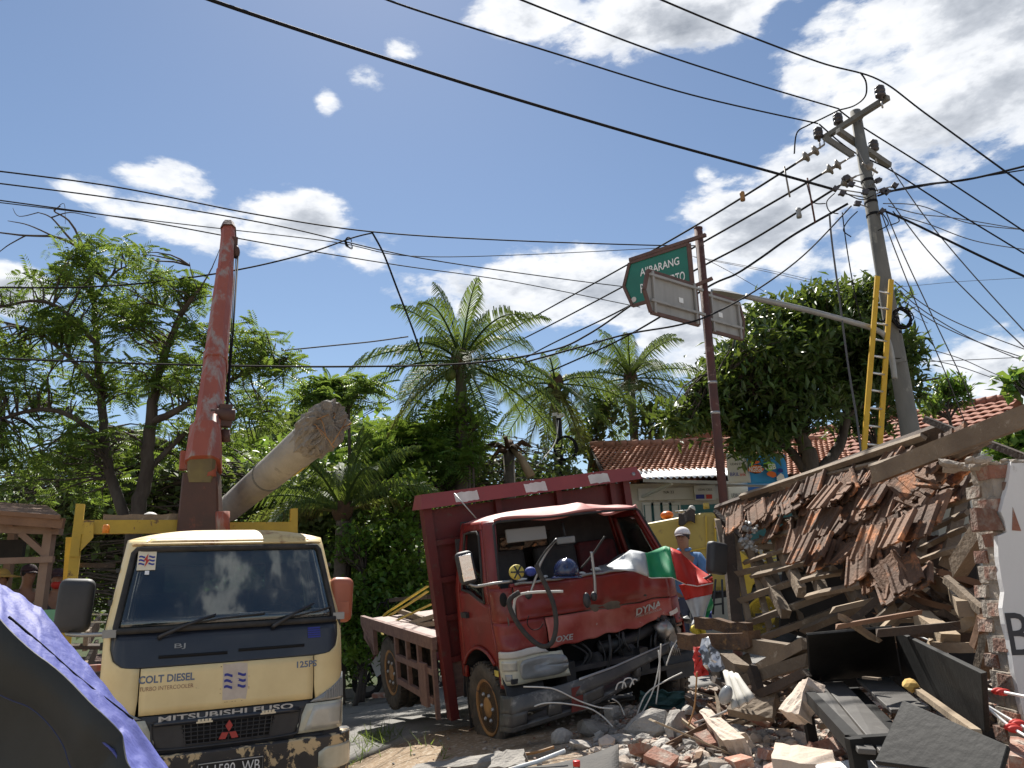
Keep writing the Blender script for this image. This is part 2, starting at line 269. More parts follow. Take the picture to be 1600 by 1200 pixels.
# ------------------------------------------------------------------ mesh building
class MB:
    def __init__(s): s.v = []; s.f = []; s.mi = []; s.sm = []; s.cur = 0; s.smooth = False
    def add(s, vs, fs, smooth=None):
        o = len(s.v); s.v.extend([tuple(p) for p in vs])
        sm = s.smooth if smooth is None else smooth
        for f in fs: s.f.append(tuple(i+o for i in f)); s.mi.append(s.cur); s.sm.append(sm)
        return s
    def box(s, size, loc=(0,0,0), rot=None, taper=1.):
        x, y, z = size[0]/2, size[1]/2, size[2]/2; pts = []
        for dz in (-1, 1):
            k = taper if dz > 0 else 1.
            for dx, dy in ((-1,-1),(1,-1),(1,1),(-1,1)): pts.append(V((dx*x*k, dy*y*k, dz*z)))
        if rot is not None: pts = [rot @ p for p in pts]
        l = V(loc)
        return s.add([p+l for p in pts], [(3,2,1,0),(4,5,6,7),(0,1,5,4),(1,2,6,5),(2,3,7,6),(3,0,4,7)], False)
    def hexa(s, p): return s.add(p, [(3,2,1,0),(4,5,6,7),(0,1,5,4),(1,2,6,5),(2,3,7,6),(3,0,4,7)], False)
    def beam(s, a, b, w, h, up=(0,0,1), w2=None, h2=None, seg=1, wob=0., rag=0.):
        a, b = V(a), V(b); d = (b-a).normalized(); u = V(up); r = d.cross(u)
        if r.length < 1e-4: r = d.cross(V((1,0,0)))
        r.normalize(); u = r.cross(d); w2 = w2 or w; h2 = h2 or h; vs = []; fs = []
        for k in range(seg+1):
            f = k/seg; c = a.lerp(b, f); ww = (w+(w2-w)*f)/2; hh = (h+(h2-h)*f)/2
            if wob and 0 <= k: c = c + V((random.uniform(-1,1), random.uniform(-1,1), random.uniform(-1,1)))*wob
            q = [c-r*ww-u*hh, c+r*ww-u*hh, c+r*ww+u*hh, c-r*ww+u*hh]
            if rag and k in (0, seg): q = [p+d*random.uniform(-rag, rag) for p in q]
            vs += q
            if k:
                o = 4*k
                for j in range(4): fs.append((o-4+j, o-4+(j+1)%4, o+(j+1)%4, o+j))
        fs += [(3,2,1,0), tuple(4*seg+j for j in range(4))]
        return s.add(vs, fs, False)
    def tube(s, pts, r, n=8, cap=True, smooth=True):
        pts = [V(p) for p in pts]; rs = r if isinstance(r, (list, tuple)) else [r]*len(pts); vs = []; fs = []
        t0 = (pts[1]-pts[0]).normalized(); ref = V((0,0,1)) if abs(t0.z) < .9 else V((1,0,0)); a = t0.cross(ref).normalized()
        for i, p in enumerate(pts):
            t = (pts[min(i+1, len(pts)-1)]-pts[max(i-1, 0)]).normalized()
            a = (a - t*a.dot(t)).normalized(); b = t.cross(a)
            for k in range(n):
                an = 2*math.pi*k/n; vs.append(p + (a*math.cos(an)+b*math.sin(an))*rs[i])
            if i:
                o = n*i
                for k in range(n): fs.append((o-n+k, o-n+(k+1)%n, o+(k+1)%n, o+k))
        if cap: fs += [tuple(range(n-1,-1,-1)), tuple(range(n*(len(pts)-1), n*len(pts)))]
        return s.add(vs, fs, smooth)
    def lathe(s, prof, n=16, mtx=None, smooth=True):
        vs = []; fs = []
        for i, (r, z) in enumerate(prof):
            for k in range(n):
                a = 2*math.pi*k/n; p = V((r*math.cos(a), r*math.sin(a), z)); vs.append(mtx @ p if mtx else p)
            if i:
                o = n*i
                for k in range(n): fs.append((o-n+k, o-n+(k+1)%n, o+(k+1)%n, o+k))
        fs += [tuple(range(n-1,-1,-1)), tuple(range(n*(len(prof)-1), n*len(prof)))]
        return s.add(vs, fs, smooth)
    def prism(s, poly, d, fn):            # poly: (a,b) list; fn(a,b,h) -> point; h from 0 to d
        n = len(poly); vs = [fn(a, b, 0) for a, b in poly]+[fn(a, b, d) for a, b in poly]
        fs = [tuple(range(n-1,-1,-1)), tuple(range(n, 2*n))]+[(i, (i+1) % n, n+(i+1) % n, n+i) for i in range(n)]
        return s.add(vs, fs, False)
    def grid(s, fn, nu, nv, smooth=True, flip=False):
        vs = [fn(i/nu, j/nv) for j in range(nv+1) for i in range(nu+1)]; fs = []
        for j in range(nv):
            for i in range(nu):
                a = j*(nu+1)+i; q = (a, a+1, a+nu+2, a+nu+1); fs.append(q[::-1] if flip else q)
        return s.add(vs, fs, smooth)
    def slab(s, fn, nu, nv, thick, smooth=False, dirn=None):   # a closed sheet of thickness `thick`
        A = [[V(fn(i/nu, j/nv)) for i in range(nu+1)] for j in range(nv+1)]; vs = []; 
        def nrm(j, i):
            du = A[j][min(i+1,nu)]-A[j][max(i-1,0)]; dv = A[min(j+1,nv)][i]-A[max(j-1,0)][i]
            return du.cross(dv).normalized()
        N = (nu+1)*(nv+1)
        for j in range(nv+1):
            for i in range(nu+1): vs.append(A[j][i])
        for j in range(nv+1):
            for i in range(nu+1): vs.append(A[j][i]-(V(dirn) if dirn else nrm(j, i))*thick)
        fs = []; ix = lambda j, i: j*(nu+1)+i
        for j in range(nv):
            for i in range(nu):
                q = (ix(j,i), ix(j,i+1), ix(j+1,i+1), ix(j+1,i)); fs.append(q); fs.append(tuple(N+k for k in q[::-1]))
        rim = [ix(0,i) for i in range(nu)]+[ix(j,nu) for j in range(nv)]+[ix(nv,i) for i in range(nu,0,-1)]+[ix(j,0) for j in range(nv,0,-1)]
        for k in range(len(rim)):
            a, b = rim[k], rim[(k+1) % len(rim)]; fs.append((b, a, N+a, N+b))
        return s.add(vs, fs, smooth)
    def ball(s, c, r, nu=12, nv=8, mtx=None, z0=0., z1=1.):
        rx, ry, rz = (r, r, r) if isinstance(r, (int, float)) else r
        prof = []
        for j in range(nv+1):
            a = math.pi*(z0+(z1-z0)*j/nv); prof.append((max(math.sin(a), .001), -math.cos(a)))
        m = Matrix.Translation(V(c)) @ (mtx.to_4x4() if mtx else Matrix.Identity(4)) @ Matrix.Diagonal((rx, ry, rz, 1))
        return s.lathe(prof, nu, m)
    def rock(s, c, r, seed, cuts=9, sub=1, squash=(1,1,1), rot=None):
        rr = random.Random(seed); vs, fs = ICO[sub]; pts = [V(p) for p in vs]
        for k in range(cuts):
            n = V((rr.gauss(0,1), rr.gauss(0,1), rr.gauss(0,1))).normalized(); d = rr.uniform(.5, .85)
            pts = [p - n*max(0, p.dot(n)-d) for p in pts]
        if sub > 1: pts = [p*(1+.10*noise.noise(p*3+V((seed,0,0)))+.06*noise.noise(p*8+V((0,seed,0)))) for p in pts]
        q = rot if rot is not None else Matrix.Rotation(rr.uniform(0,6.3),3,'Z') @ Matrix.Rotation(rr.uniform(-.5,.5),3,'X')
        return s.add([V(c)+q @ V((p.x*r*squash[0], p.y*r*squash[1], p.z*r*squash[2])) for p in pts], fs, False)
    def mesh(s, name, mats, shift=None):
        me = bpy.data.meshes.new(name)
        vs = s.v if shift is None else [(a-shift[0], b-shift[1], c-shift[2]) for a, b, c in s.v]
        me.from_pydata(vs, [], s.f)
        me.polygons.foreach_set('material_index', s.mi); me.polygons.foreach_set('use_smooth', s.sm)
        for m in mats: me.materials.append(M[m] if isinstance(m, str) else m)
        me.update(); return me
def _ico(sub):
    b = bmesh.new(); bmesh.ops.create_icosphere(b, subdivisions=sub, radius=1)
    r = ([v.co.copy() for v in b.verts], [tuple(v.index for v in f.verts) for f in b.faces]); b.free(); return r
ICO = {1: _ico(1), 2: _ico(2), 3: _ico(3)}
W = {}
def setp(o, label=None, cat=None, group=None, kind=None):
    if label: o['label'] = label
    if cat: o['category'] = cat
    if group: o['group'] = group
    if kind: o['kind'] = kind
    return o
def link(name, me, parent=None, mtx=None):
    o = bpy.data.objects.new(name, me); COL.objects.link(o)
    if parent: o.parent = parent
    if mtx is not None: o.matrix_basis = mtx
    return o
def obj(name, mb, mats, parent=None, label=None, cat=None, group=None, kind=None, bevel=0., origin=True):
    """One mesh object.  World coordinates for top-level things and parts of unrotated things; local ones for parts of posed things."""
    if isinstance(mats, str) or not isinstance(mats, (list, tuple)): mats = [mats]
    if parent is None:
        if origin and kind != 'structure':
            a = np.array(mb.v); sh = ((a[:,0].min()+a[:,0].max())/2, (a[:,1].min()+a[:,1].max())/2, a[:,2].min())
            sh = tuple(float(k) for k in sh)
        else: sh = (0., 0., 0.)
        o = link(name, mb.mesh(name, mats, sh)); o.location = sh; W[o.name] = sh
    else:
        sh = W.get(parent.name); o = link(name, mb.mesh(name, mats, sh), parent); W[o.name] = sh
    setp(o, label, cat, group, kind)
    if bevel:
        b = o.modifiers.new('bevel', 'BEVEL'); b.width = bevel; b.segments = 2; b.limit_method = 'ANGLE'; b.angle_limit = rad(40)
    return o
def thing(name, label, cat, loc=(0,0,0), group=None, mtx=None):
    o = bpy.data.objects.new(name, None); COL.objects.link(o); o.empty_display_size = .1
    if mtx is not None: o.matrix_basis = mtx; W[o.name] = None
    else: o.location = V(loc); W[o.name] = tuple(V(loc))
    return setp(o, label, cat, group)
def text(name, s, mtx, width=None, height=None, depth=.002, m='ink', parent=None, local=True, shear=0., bold=0., spacing=1., kind=None):
    cu = bpy.data.curves.new(name, 'FONT'); cu.body = s; cu.align_x = 'CENTER'; cu.align_y = 'CENTER'; cu.extrude = .004; cu.shear = shear; cu.offset = bold
    cu.space_character = spacing; cu.resolution_u = 3; cu.space_line = .85
    t = bpy.data.objects.new(name, cu); COL.objects.link(t)
    dg = bpy.context.evaluated_depsgraph_get(); me = bpy.data.meshes.new_from_object(t.evaluated_get(dg))
    bpy.data.objects.remove(t); bpy.data.curves.remove(cu)
    n = len(me.vertices); a = np.empty(n*3, np.float32); me.vertices.foreach_get('co', a); a = a.reshape(-1, 3)
    mn, mx = a.min(0), a.max(0); a[:, :2] -= ((mn+mx)/2)[:2]
    sx = width/(mx[0]-mn[0]) if width else None; sy = height/(mx[1]-mn[1]) if height else None
    sx = sx or sy; sy = sy or sx
    a[:, 0] *= sx; a[:, 1] *= sy; a[:, 2] = (a[:, 2] > 0)*depth
    me.vertices.foreach_set('co', a.ravel()); me.materials.clear(); me.materials.append(M[m])
    sh = W.get(parent.name) if parent else None
    mt = Matrix.Translation(-V(sh)) @ mtx if sh else mtx
    o = link(name, me, parent, mt); W[o.name] = sh
    if kind: o['kind'] = kind
    return o
def frame(o, x, y):                      # matrix with origin o, x axis, y axis (orthonormalised)
    x = V(x).normalized(); y = V(y); y = (y-x*y.dot(x)).normalized(); z = x.cross(y)
    return Matrix(((x.x,y.x,z.x,o[0]),(x.y,y.y,z.y,o[1]),(x.z,y.z,z.z,o[2]),(0,0,0,1)))
def smooth_path(pts, n=8):
    pts = [V(p) for p in pts]; out = []
    for i in range(len(pts)-1):
        p0, p1, p2, p3 = pts[max(i-1,0)], pts[i], pts[i+1], pts[min(i+2,len(pts)-1)]
        for k in range(n):
            t = k/n; out.append(.5*((2*p1)+(p2-p0)*t+(2*p0-5*p1+4*p2-p3)*t*t+(3*p1-p0-3*p2+p3)*t**3))
    out.append(pts[-1]); return out
def sstep(a, b, x):
    t = min(max((x-a)/(b-a), 0), 1); return t*t*(3-2*t)
def H(x, y, rub=True):                   # ground height
    xx = min(max(x, -14), 16); yy = min(max(y, 2), 22); yy = yy+(7.2-yy)*sstep(.2, 1., x) if yy < 7.2 else yy
    z = .374+.116*xx-.05*(yy-10)
    if xx > 5: z -= .06*(xx-5)
    if xx < -4: z += .07*(-4-xx)
    w = sstep(-.8, -2.1, x)*sstep(10.0, 7.6, y)
    z = z*(1-w)+w*max(.0, .0)
    if rub:
        k = sstep(.2, 1.2, x)*sstep(8.8, 7.4, y)
        z += k*(.03+.10*noise.noise(V((x*1.3, y*1.3, 3))) + .05*noise.noise(V((x*4, y*4, 1))))
        z += .02*noise.noise(V((x*2.1, y*2.1, 9)))
    if y > 30: z += (y-30)*.02
    return z
def PG(px, py):
    d = ray(px, py); t = .5
    while t < 60:
        p = V((0,0,CAMZ))+d*t
        if p.z < H(p.x, p.y): break
        t += .02
    return p
def PZ(px, py, z):
    d = ray(px, py); return V((0,0,CAMZ))+d*((z-CAMZ)/d.z)
# ------------------------------------------------------------------ ground, road, hill
def axis(segs):
    out = [segs[0][0]]
    for a, b, st in segs:
        n = max(1, round((b-a)/st)); out += [a+(b-a)*(k+1)/n for k in range(n)]
    return out
def ground_mat():
    m = bpy.data.materials.new('ground_soil'); m.use_nodes = True; t = m.node_tree; t.nodes.clear(); g = NG(t)
    co = g.n('ShaderNodeTexCoord').outputs['Object']; sp = g.n('ShaderNodeSeparateXYZ', i={0: co})
    nz = lambda s, d=6., r=.6: g.n('ShaderNodeTexNoise', i={'Vector': co, 'Scale': s, 'Detail': d, 'Roughness': r}).outputs[0]
    dirt = g.mix(g.ramp(nz(1.2), [(.35, 0.), (.65, 1.)]), (.33,.245,.165), (.23,.17,.115))
    dirt = g.mix(g.ramp(nz(24.), [(.52, 0.), (.6, 1.)]), dirt, (.44,.37,.29))
    dirt = g.mix(g.ramp(nz(9.), [(.6, 0.), (.7, 1.)]), dirt, (.16,.12,.08))
    dust = g.mix(g.ramp(nz(4.), [(.35, 0.), (.65, 1.)]), (.33,.28,.23), (.24,.185,.15))
    dust = g.mix(g.ramp(nz(30.), [(.5, 0.), (.6, 1.)]), dust, (.42,.39,.35))
    dust = g.mix(g.ramp(nz(7.), [(.58, 0.), (.66, 1.)]), dust, (.32,.14,.085))
    wob = g.m('MULTIPLY', g.m('SUBTRACT', nz(1.5), .5), 1.6)
    fr = g.m('SUBTRACT', g.m('ADD', sp.outputs[0], wob), .1, clamp=True)
    fy = g.m('SUBTRACT', 9.3, g.m('ADD', sp.outputs[1], wob), clamp=True)
    col = g.mix(g.m('MULTIPLY', fr, fy), dirt, dust)
    grass = g.mix(g.ramp(nz(3.), [(.4, 0.), (.6, 1.)]), (.035,.055,.016), (.055,.06,.025))
    gy = g.m('MULTIPLY', g.m('SUBTRACT', g.m('ADD', sp.outputs[1], wob), 16.2), 1.2, clamp=True)
    col = g.mix(gy, col, grass)
    b = g.n('ShaderNodeBsdfPrincipled', i={'Base Color': col, 'Roughness': .95, 'Specular IOR Level': .2})
    t.links.new(g.n('ShaderNodeBump', i={'Strength': .8, 'Distance': .03, 'Height': g.m('ADD', nz(35.), g.m('MULTIPLY', nz(120.), .4))}).outputs[0], b.inputs['Normal'])
    g.n('ShaderNodeOutputMaterial', i={0: b.outputs[0]}); return m
M['ground'] = ground_mat()
def road_mat():
    m = bpy.data.materials.new('asphalt'); m.use_nodes = True; t = m.node_tree; t.nodes.clear(); g = NG(t)
    co = g.n('ShaderNodeTexCoord').outputs['Object']
    nz = lambda s, d=6.: g.n('ShaderNodeTexNoise', i={'Vector': co, 'Scale': s, 'Detail': d, 'Roughness': .6}).outputs[0]
    col = g.mix(g.ramp(nz(.7), [(.35, 0.), (.65, 1.)]), (.15,.145,.138), (.195,.187,.175))
    col = g.mix(g.ramp(nz(160., 3.), [(.5, 0.), (.66, 1.)]), col, (.30,.29,.27))
    col = g.mix(g.ramp(nz(3.5), [(.62, 0.), (.7, 1.)]), col, (.10,.098,.095))
    b = g.n('ShaderNodeBsdfPrincipled', i={'Base Color': col, 'Roughness': .85, 'Specular IOR Level': .3})
    t.links.new(g.n('ShaderNodeBump', i={'Strength': .5, 'Distance': .01, 'Height': nz(140., 3.)}).outputs[0], b.inputs['Normal'])
    g.n('ShaderNodeOutputMaterial', i={0: b.outputs[0]}); return m
M['asphalt'] = road_mat()
def sheet(name, xs, ys, hf, m, kind='structure'):
    b = MB(); n = len(xs)
    b.v = [(x, y, hf(x, y)) for y in ys for x in xs]
    for j in range(len(ys)-1):
        for i in range(n-1):
            a = j*n+i; b.f.append((a, a+1, a+n+1, a+n)); b.mi.append(0); b.sm.append(True)
    return obj(name, b, m, kind=kind)
sheet('ground', axis([(-400,-60,40),(-60,-12,6),(-12,-3,.5),(-3,-.5,.16),(-.5,5,.1),(5,12,.4),(12,60,6),(60,400,40)]),
      axis([(-60,-4,8),(-4,3.4,.6),(3.4,9.4,.1),(9.4,20,.4),(20,60,4),(60,900,60)]), H, 'ground')
RD0 = lambda x: 8.35+.10*x+.12*noise.noise(V((x*1.7, 0, 5)))+.05*noise.noise(V((x*7, 0, 2)))
RD1 = lambda x: 15.6-.12*x*(.3 if x > 0 else 1)+.08*noise.noise(V((x*2.2, 4, 5)))
def road_z(x, y): return H(x, y, False)+.03
rb = MB(); nx = 170; ny = 26
rb.slab(lambda u, v: (lambda x: (lambda y: (x, y, road_z(x, y)))(RD0(x)+(RD1(x)-RD0(x))*v))(-32+u*54), nx, ny, .12, True, (0,0,1))
obj('road', rb, 'asphalt', kind='structure')
kb = MB()                                              # low concrete edge on the far side of the road
for k in range(46):
    x0 = -22+k*.8; x1 = x0+.785
    kb.beam((x0, RD1(x0)+.12, road_z(x0, 15.6)+.03), (x1, RD1(x1)+.12, road_z(x1, 15.6)+.03), .16, .2)
obj('kerb', kb, 'pole_concrete', kind='structure')
def hill_h(x, y):
    a = 30*math.exp(-((x+28)/30)**2-((y-150)/38)**2)+22*math.exp(-((x+75)/40)**2-((y-160)/45)**2)+13*math.exp(-((x-60)/60)**2-((y-220)/50)**2)
    return a+1.6*noise.noise(V((x*.06, y*.06, 1)))*min(1, a/6)+H(x, y, False)-3
sheet('hill', axis([(-190,190,5)]), axis([(50,290,5)]), hill_h, 'leaf_dull')

# ------------------------------------------------------------------ leaves
def tmesh(name, verts, faces_k, N, mats, parent, kind=None, mi=None):
    """N copies of a template already placed: verts (N,k,3); faces_k list of equal-length index tuples"""
    k = verts.shape[1]; fk = np.array(faces_k); nf, nl = fk.shape
    sh = W.get(parent.name) if parent else None
    v = verts.reshape(-1, 3)
    if sh: v = v-np.array(sh)
    f = (fk[None]+(np.arange(N)*k)[:, None, None]).reshape(-1)
    me = bpy.data.meshes.new(name); me.vertices.add(len(v)); me.vertices.foreach_set('co', v.astype(np.float32).ravel())
    me.loops.add(len(f)); me.loops.foreach_set('vertex_index', f.astype(np.int32)); me.polygons.add(N*nf)
    me.polygons.foreach_set('loop_start', np.arange(0, N*nf*nl, nl, dtype=np.int32)); 
    for m in mats: me.materials.append(M[m])
    if mi is not None: me.polygons.foreach_set('material_index', np.repeat(mi, nf).astype(np.int32))
    me.update(calc_edges=True); me.validate()
    o = link(name, me, parent); W[o.name] = sh
    if kind: o['kind'] = kind
    return o
def place(tv, pos, d, up, size):
    d = d/np.linalg.norm(d, axis=1, keepdims=True); s = np.cross(up, d); s /= np.linalg.norm(s, axis=1, keepdims=True)+1e-9; u = np.cross(d, s)
    tv = np.asarray(tv); sz = size[:, None, None]
    return pos[:, None, :]+sz*(tv[None, :, 0:1]*d[:, None, :]+tv[None, :, 1:2]*s[:, None, :]+tv[None, :, 2:3]*u[:, None, :])
T_LEAF = ([(0,0,0),(.42,.17,.06),(1,0,-.10),(.42,-.17,.06)], [(0,2,1),(0,3,2)])
T_FAT = ([(0,0,0),(.45,.30,.08),(1,0,-.12),(.45,-.30,.08)], [(0,2,1),(0,3,2)])
def t_pinnate(n=8, w=.05, l=.34):
    v = []; f = []
    for k in range(n):
        x = .12+.88*k/(n-1); ll = l*(1-.5*abs(x-.5)); dz = -.22*x*x
        for s in (1, -1):
            o = len(v); v += [(x-.015,0,dz),(x-.015+ll*.30,s*ll*.55,dz-.01-w*.0),(x+ll*.42,s*ll,dz-.10),(x+ll*.30+w,s*ll*.45,dz+.0)]
            f += [(o,o+1,o+2),(o,o+2,o+3)]
    return v, f
T_PIN = t_pinnate()
T_PAP = ([(0,0,0)]+[(.15+math.cos(a)*r*.9, math.sin(a)*r, -.05-.10*r) for k in range(14) for a in [(-2.5+5.0*k/13)] for r in [(.62 if k % 2 else .28)]], [(0,1+k,2+k) for k in range(13)])
def rdirs(n, up=.3):
    d = RNG.normal(size=(n, 3)); d /= np.linalg.norm(d, axis=1, keepdims=True); d[:, 2] += up; return d
def foliage(name, parent, pts, per, spread, size, T, mats, up=.25, flat=1., out=None):
    pts = np.asarray([tuple(p) for p in pts]); N = len(pts)*per
    base = np.repeat(pts, per, 0)+RNG.normal(size=(N, 3))*spread*np.array([1, 1, .7])
    d = rdirs(N, up); d[:, 2] *= flat
    u = np.tile([0., 0., 1.], (N, 1))+RNG.normal(size=(N, 3))*.35
    return tmesh(name, place(T[0], base, d, u, RNG.uniform(.7, 1.25, N)*size), T[1], N, mats, parent)
def limb_part(parent, limbs, m='bark', name='trunk', n=7):
    b = MB()
    for pts, r0, r1 in limbs:
        sp = smooth_path(pts, 5); k = len(sp)
        b.tube([p+V((random.uniform(-1,1), random.uniform(-1,1), 0))*r0*.15 for p in sp], [r0+(r1-r0)*(i/(k-1))**.8 for i in range(k)], n)
    return obj(name, b, m, parent)
def blobs_points(blobs, clump=.6, thr=-.12, seed=0):
    pts = []
    for px, py, Y, rx, ry, rd, n in blobs:
        c = P(px, py, Y); sx = rx/FPX*Y; sy = ry/FPX*Y; k = 0; tries = 0
        while k < n and tries < n*12:
            tries += 1
            q = V((random.gauss(0,1), random.gauss(0,1), random.gauss(0,1))).normalized()*random.random()**.45
            p = c+V((q.x*sx, q.y*rd, q.z*sy))
            if noise.noise(p/clump+V((seed, 0, 0))) < thr: continue
            pts.append(p); k += 1
    return pts
def twigs(parent, pts, limbs, m='bark', r=.012, name='branch', frac=1.):
    src = [p for l, _, _ in limbs for p in smooth_path(l, 6)[4:]]
    A = np.array([tuple(p) for p in src]); b = MB()
    for p in pts:
        if random.random() > frac: continue
        d = A-np.array(tuple(p)); d[:, 2] += .25; i = int((d**2).sum(1).argmin()); q = src[i]; L = (p-q).length
        if L < .05: continue
        mid = q.lerp(p, .5)+V((random.uniform(-.12,.12), random.uniform(-.12,.12), random.uniform(-.02,.18)))*L
        b.tube([q, q.lerp(mid, .5)+V((0,0,.03*L)), mid, p.lerp(mid, .4)+V((0,0,.03*L)), p], [r*(1+L*.6), r*(1+L*.4), r, r*.8, r*.5], 4, False)
    return obj(name, b, m, parent, kind='stuff')
def base_of(l): p = l[0][0][0]; return V((p[0], p[1], H(p[0], p[1])))

# the feathery tree on the left
ft = thing('feathery_tree', 'tall spreading tree with feathery leaves and bare top twigs behind the cream truck', 'tree', P(212, 830, 12.3))
yb = 12.3
def px3(l, Y, dy=0.): return [P(a, b, Y+(dy*i/(len(l)-1))) for i, (a, b) in enumerate(l)]
gb = PG(215, 1000); 
limbs = [([V((P(212,830,yb).x, yb, H(-6,12)))]+px3([(212,830),(228,740),(236,660),(246,590)], yb), .145, .08),
         (px3([(205,835),(178,760),(163,690),(158,610),(152,540),(146,470),(138,410)], yb, .3), .10, .04),
         (px3([(246,590),(262,540),(285,490),(310,455)], yb, -.8), .085, .03), (px3([(236,660),(280,640),(330,610),(400,575),(450,560)], yb, -.5), .07, .025),
         (px3([(228,740),(275,690),(325,655),(380,650),(430,640)], yb, .8), .055, .018), (px3([(163,690),(110,650),(60,640),(0,655)], yb, -.6), .06, .025),
         (px3([(158,610),(110,560),(60,520),(-10,500)], yb, .3), .05, .02), (px3([(152,540),(105,490),(60,470),(0,480)], yb, -1.), .045, .02),
         (px3([(138,410),(120,385),(85,370),(40,368),(-10,362)], yb), .04, .012), (px3([(120,385),(100,362),(80,340),(60,332)], yb), .025, .008),
         (px3([(138,410),(128,380),(108,345),(85,330),(95,322)], yb), .03, .008), (px3([(85,370),(45,352),(12,345)], yb), .018, .006), (px3([(80,340),(110,332),(150,340)], yb), .014, .005),
         (px3([(40,368),(10,385),(-8,400)], yb), .014, .006), (px3([(146,470),(175,430),(200,415)], yb), .03, .012), (px3([(285,490),(240,475),(215,460)], yb), .03, .012),
         (px3([(310,455),(325,430),(335,410),(345,385)], yb-.8), .016, .004), (px3([(310,455),(300,430),(296,410)], yb-.8), .012, .004), (px3([(60,332),(30,338),(20,325)], yb), .01, .004), (px3([(85,330),(100,318),(102,350)], yb), .008, .003)]
limb_part(ft, limbs)
bl = [(165,385,yb,45,18,.6,16),(130,420,yb,55,25,.8,26),(95,450,yb,55,25,.8,22),(255,430,yb-.4,45,25,.8,26),(290,455,yb-.6,45,25,.8,28),(170,470,yb,60,35,1.,40),
      (55,490,yb,70,40,1.2,44),(20,540,yb,60,50,1.2,46),(110,530,yb,60,30,1.,34),(240,520,yb,60,40,1.2,50),(330,520,yb-.5,40,35,.9,28),(390,545,yb-.5,60,35,1.,46),(425,570,yb-.5,40,25,.8,26),
      (60,610,yb,90,50,1.3,70),(180,590,yb,70,45,1.3,50),(280,590,yb,70,45,1.3,60),(370,620,yb,70,40,1.2,50),(410,650,yb,45,25,1.,18),(30,700,yb,80,45,1.4,60),(130,690,yb,80,50,1.4,56),(270,690,yb+.8,70,50,1.3,46),(350,690,yb+.8,50,35,1.,22),(90,760,yb+.5,110,40,1.4,50)]
cp = blobs_points([q[:6]+(int(q[6]*.58),) for q in bl], .5, -.02, 3)
twigs(ft, cp, limbs)
foliage('crown', ft, cp, 6, .10, .28, T_PIN, ['leaf_feather'], up=.12, flat=.45)
# darker trees standing behind it
def simple_tree(name, label, cat, base, limbs, blobs, T, m, size, per, spread, group=None, clump=.6, thr=-.12, up=.25, flat=1., bark='bark', tw=1., r=.012, seed=0):
    t = thing(name, label, cat, base, group); limb_part(t, limbs, bark); pts = blobs_points(blobs, clump, thr, seed)
    if tw: twigs(t, pts, limbs, bark, r, frac=tw)
    foliage('crown', t, pts, per, spread, size, T, m, up, flat); return t
def upright(px, py, Y, r0=.12, r1=.05, extra=()):
    top = P(px, py, Y); b = V((top.x, Y, H(top.x, Y)))
    return b, [([b, b.lerp(top, .5)+V((.1,0,0)), top], r0, r1)]+[(px3(e, Y), r1, r1*.4) for e in extra]
b_, l_ = upright(310, 780, 15.5, .16, .1, [[(310,790),(290,730),(260,690)], [(310,780),(335,720),(360,690)]])
simple_tree('broadleaf_tree', 'dull green bushy tree low behind the crane truck frame', 'tree', b_, l_, [(200,780,16,90,60,1.5,120),(300,770,16.3,90,50,1.3,110),(100,810,16.5,120,60,1.4,130),(20,790,16.5,90,70,1.4,100),(400,770,16.5,60,50,1.3,60),(90,900,17,140,70,1.3,110),(260,860,17,130,60,1.3,110)], T_FAT, ['leaf_dull'], .20, 14, .20)
# young papaya like tree seen over the broken pole
b_, l_ = upright(545, 640, 14.5, .05, .03, [[(545,640),(540,610),(528,596)], [(545,640),(555,620),(572,606)], [(545,640),(520,625),(495,618)], [(545,650),(530,640),(505,640)]])
simple_tree('slender_tree', 'slender young tree with pale drooping leaf clusters above the broken concrete pole', 'tree', b_, l_, [(535,596,14.5,45,14,.6,22),(500,622,14.5,35,14,.5,14),(572,606,14.5,25,14,.4,12),(540,625,14.5,50,14,.5,12),(470,612,14.5,20,10,.4,4)], T_PIN, ['leaf_papaya'], .36, 5, .05, up=.0, flat=.3, bark='bark_grey', r=.008)
# undergrowth between the trucks
def bush(label, blobs, T, m, size, per, spread, stems, name='shrub', **kw):
    px, py, Y = stems[0]; top = P(px, py, Y); b = V((top.x, Y, H(top.x, Y)))
    lim = []
    for sx, sy, sY in stems:
        tp = P(sx, sy, sY); lim.append(([V((b.x+(tp.x-b.x)*.3, Y, H(b.x, Y))), b.lerp(tp, .6)+V((.1, 0, .1)), tp], .05, .015))
    return simple_tree(name, label, 'shrub' if name == 'shrub' else 'tree', b, lim, blobs, T, m, size, per, spread, bark='bark_grey', **kw)
bush('bright green creeper covered shrub rising beside the red headboard', [(640,800,14.6,35,45,.7,70),(610,860,14.6,55,60,.9,110),(650,760,14.8,26,25,.6,34),(590,900,14.6,60,60,.9,110),(640,920,14.6,50,60,.8,90)], T_FAT, ['leaf_bright'], .13, 12, .15, [(620,820,14.8),(640,770,14.8),(590,880,14.8)])
bush('dark glossy shrub along the road edge beside the orange mirror', [(570,920,13.9,45,60,.7,90),(560,990,13.8,32,40,.5,60),(610,960,14,50,50,.7,80),(548,860,14.1,30,45,.6,40)], T_FAT, ['leaf_shrub'], .12, 13, .15, [(570,900,14.1),(555,960,14.)])
bush('low weedy shrub at the road edge beside the motorbike', [(553,1040,13.3,16,24,.3,26),(560,1010,13.6,22,22,.4,26)], T_FAT, ['leaf_bright'], .10, 12, .08, [(556,1030,13.4)])
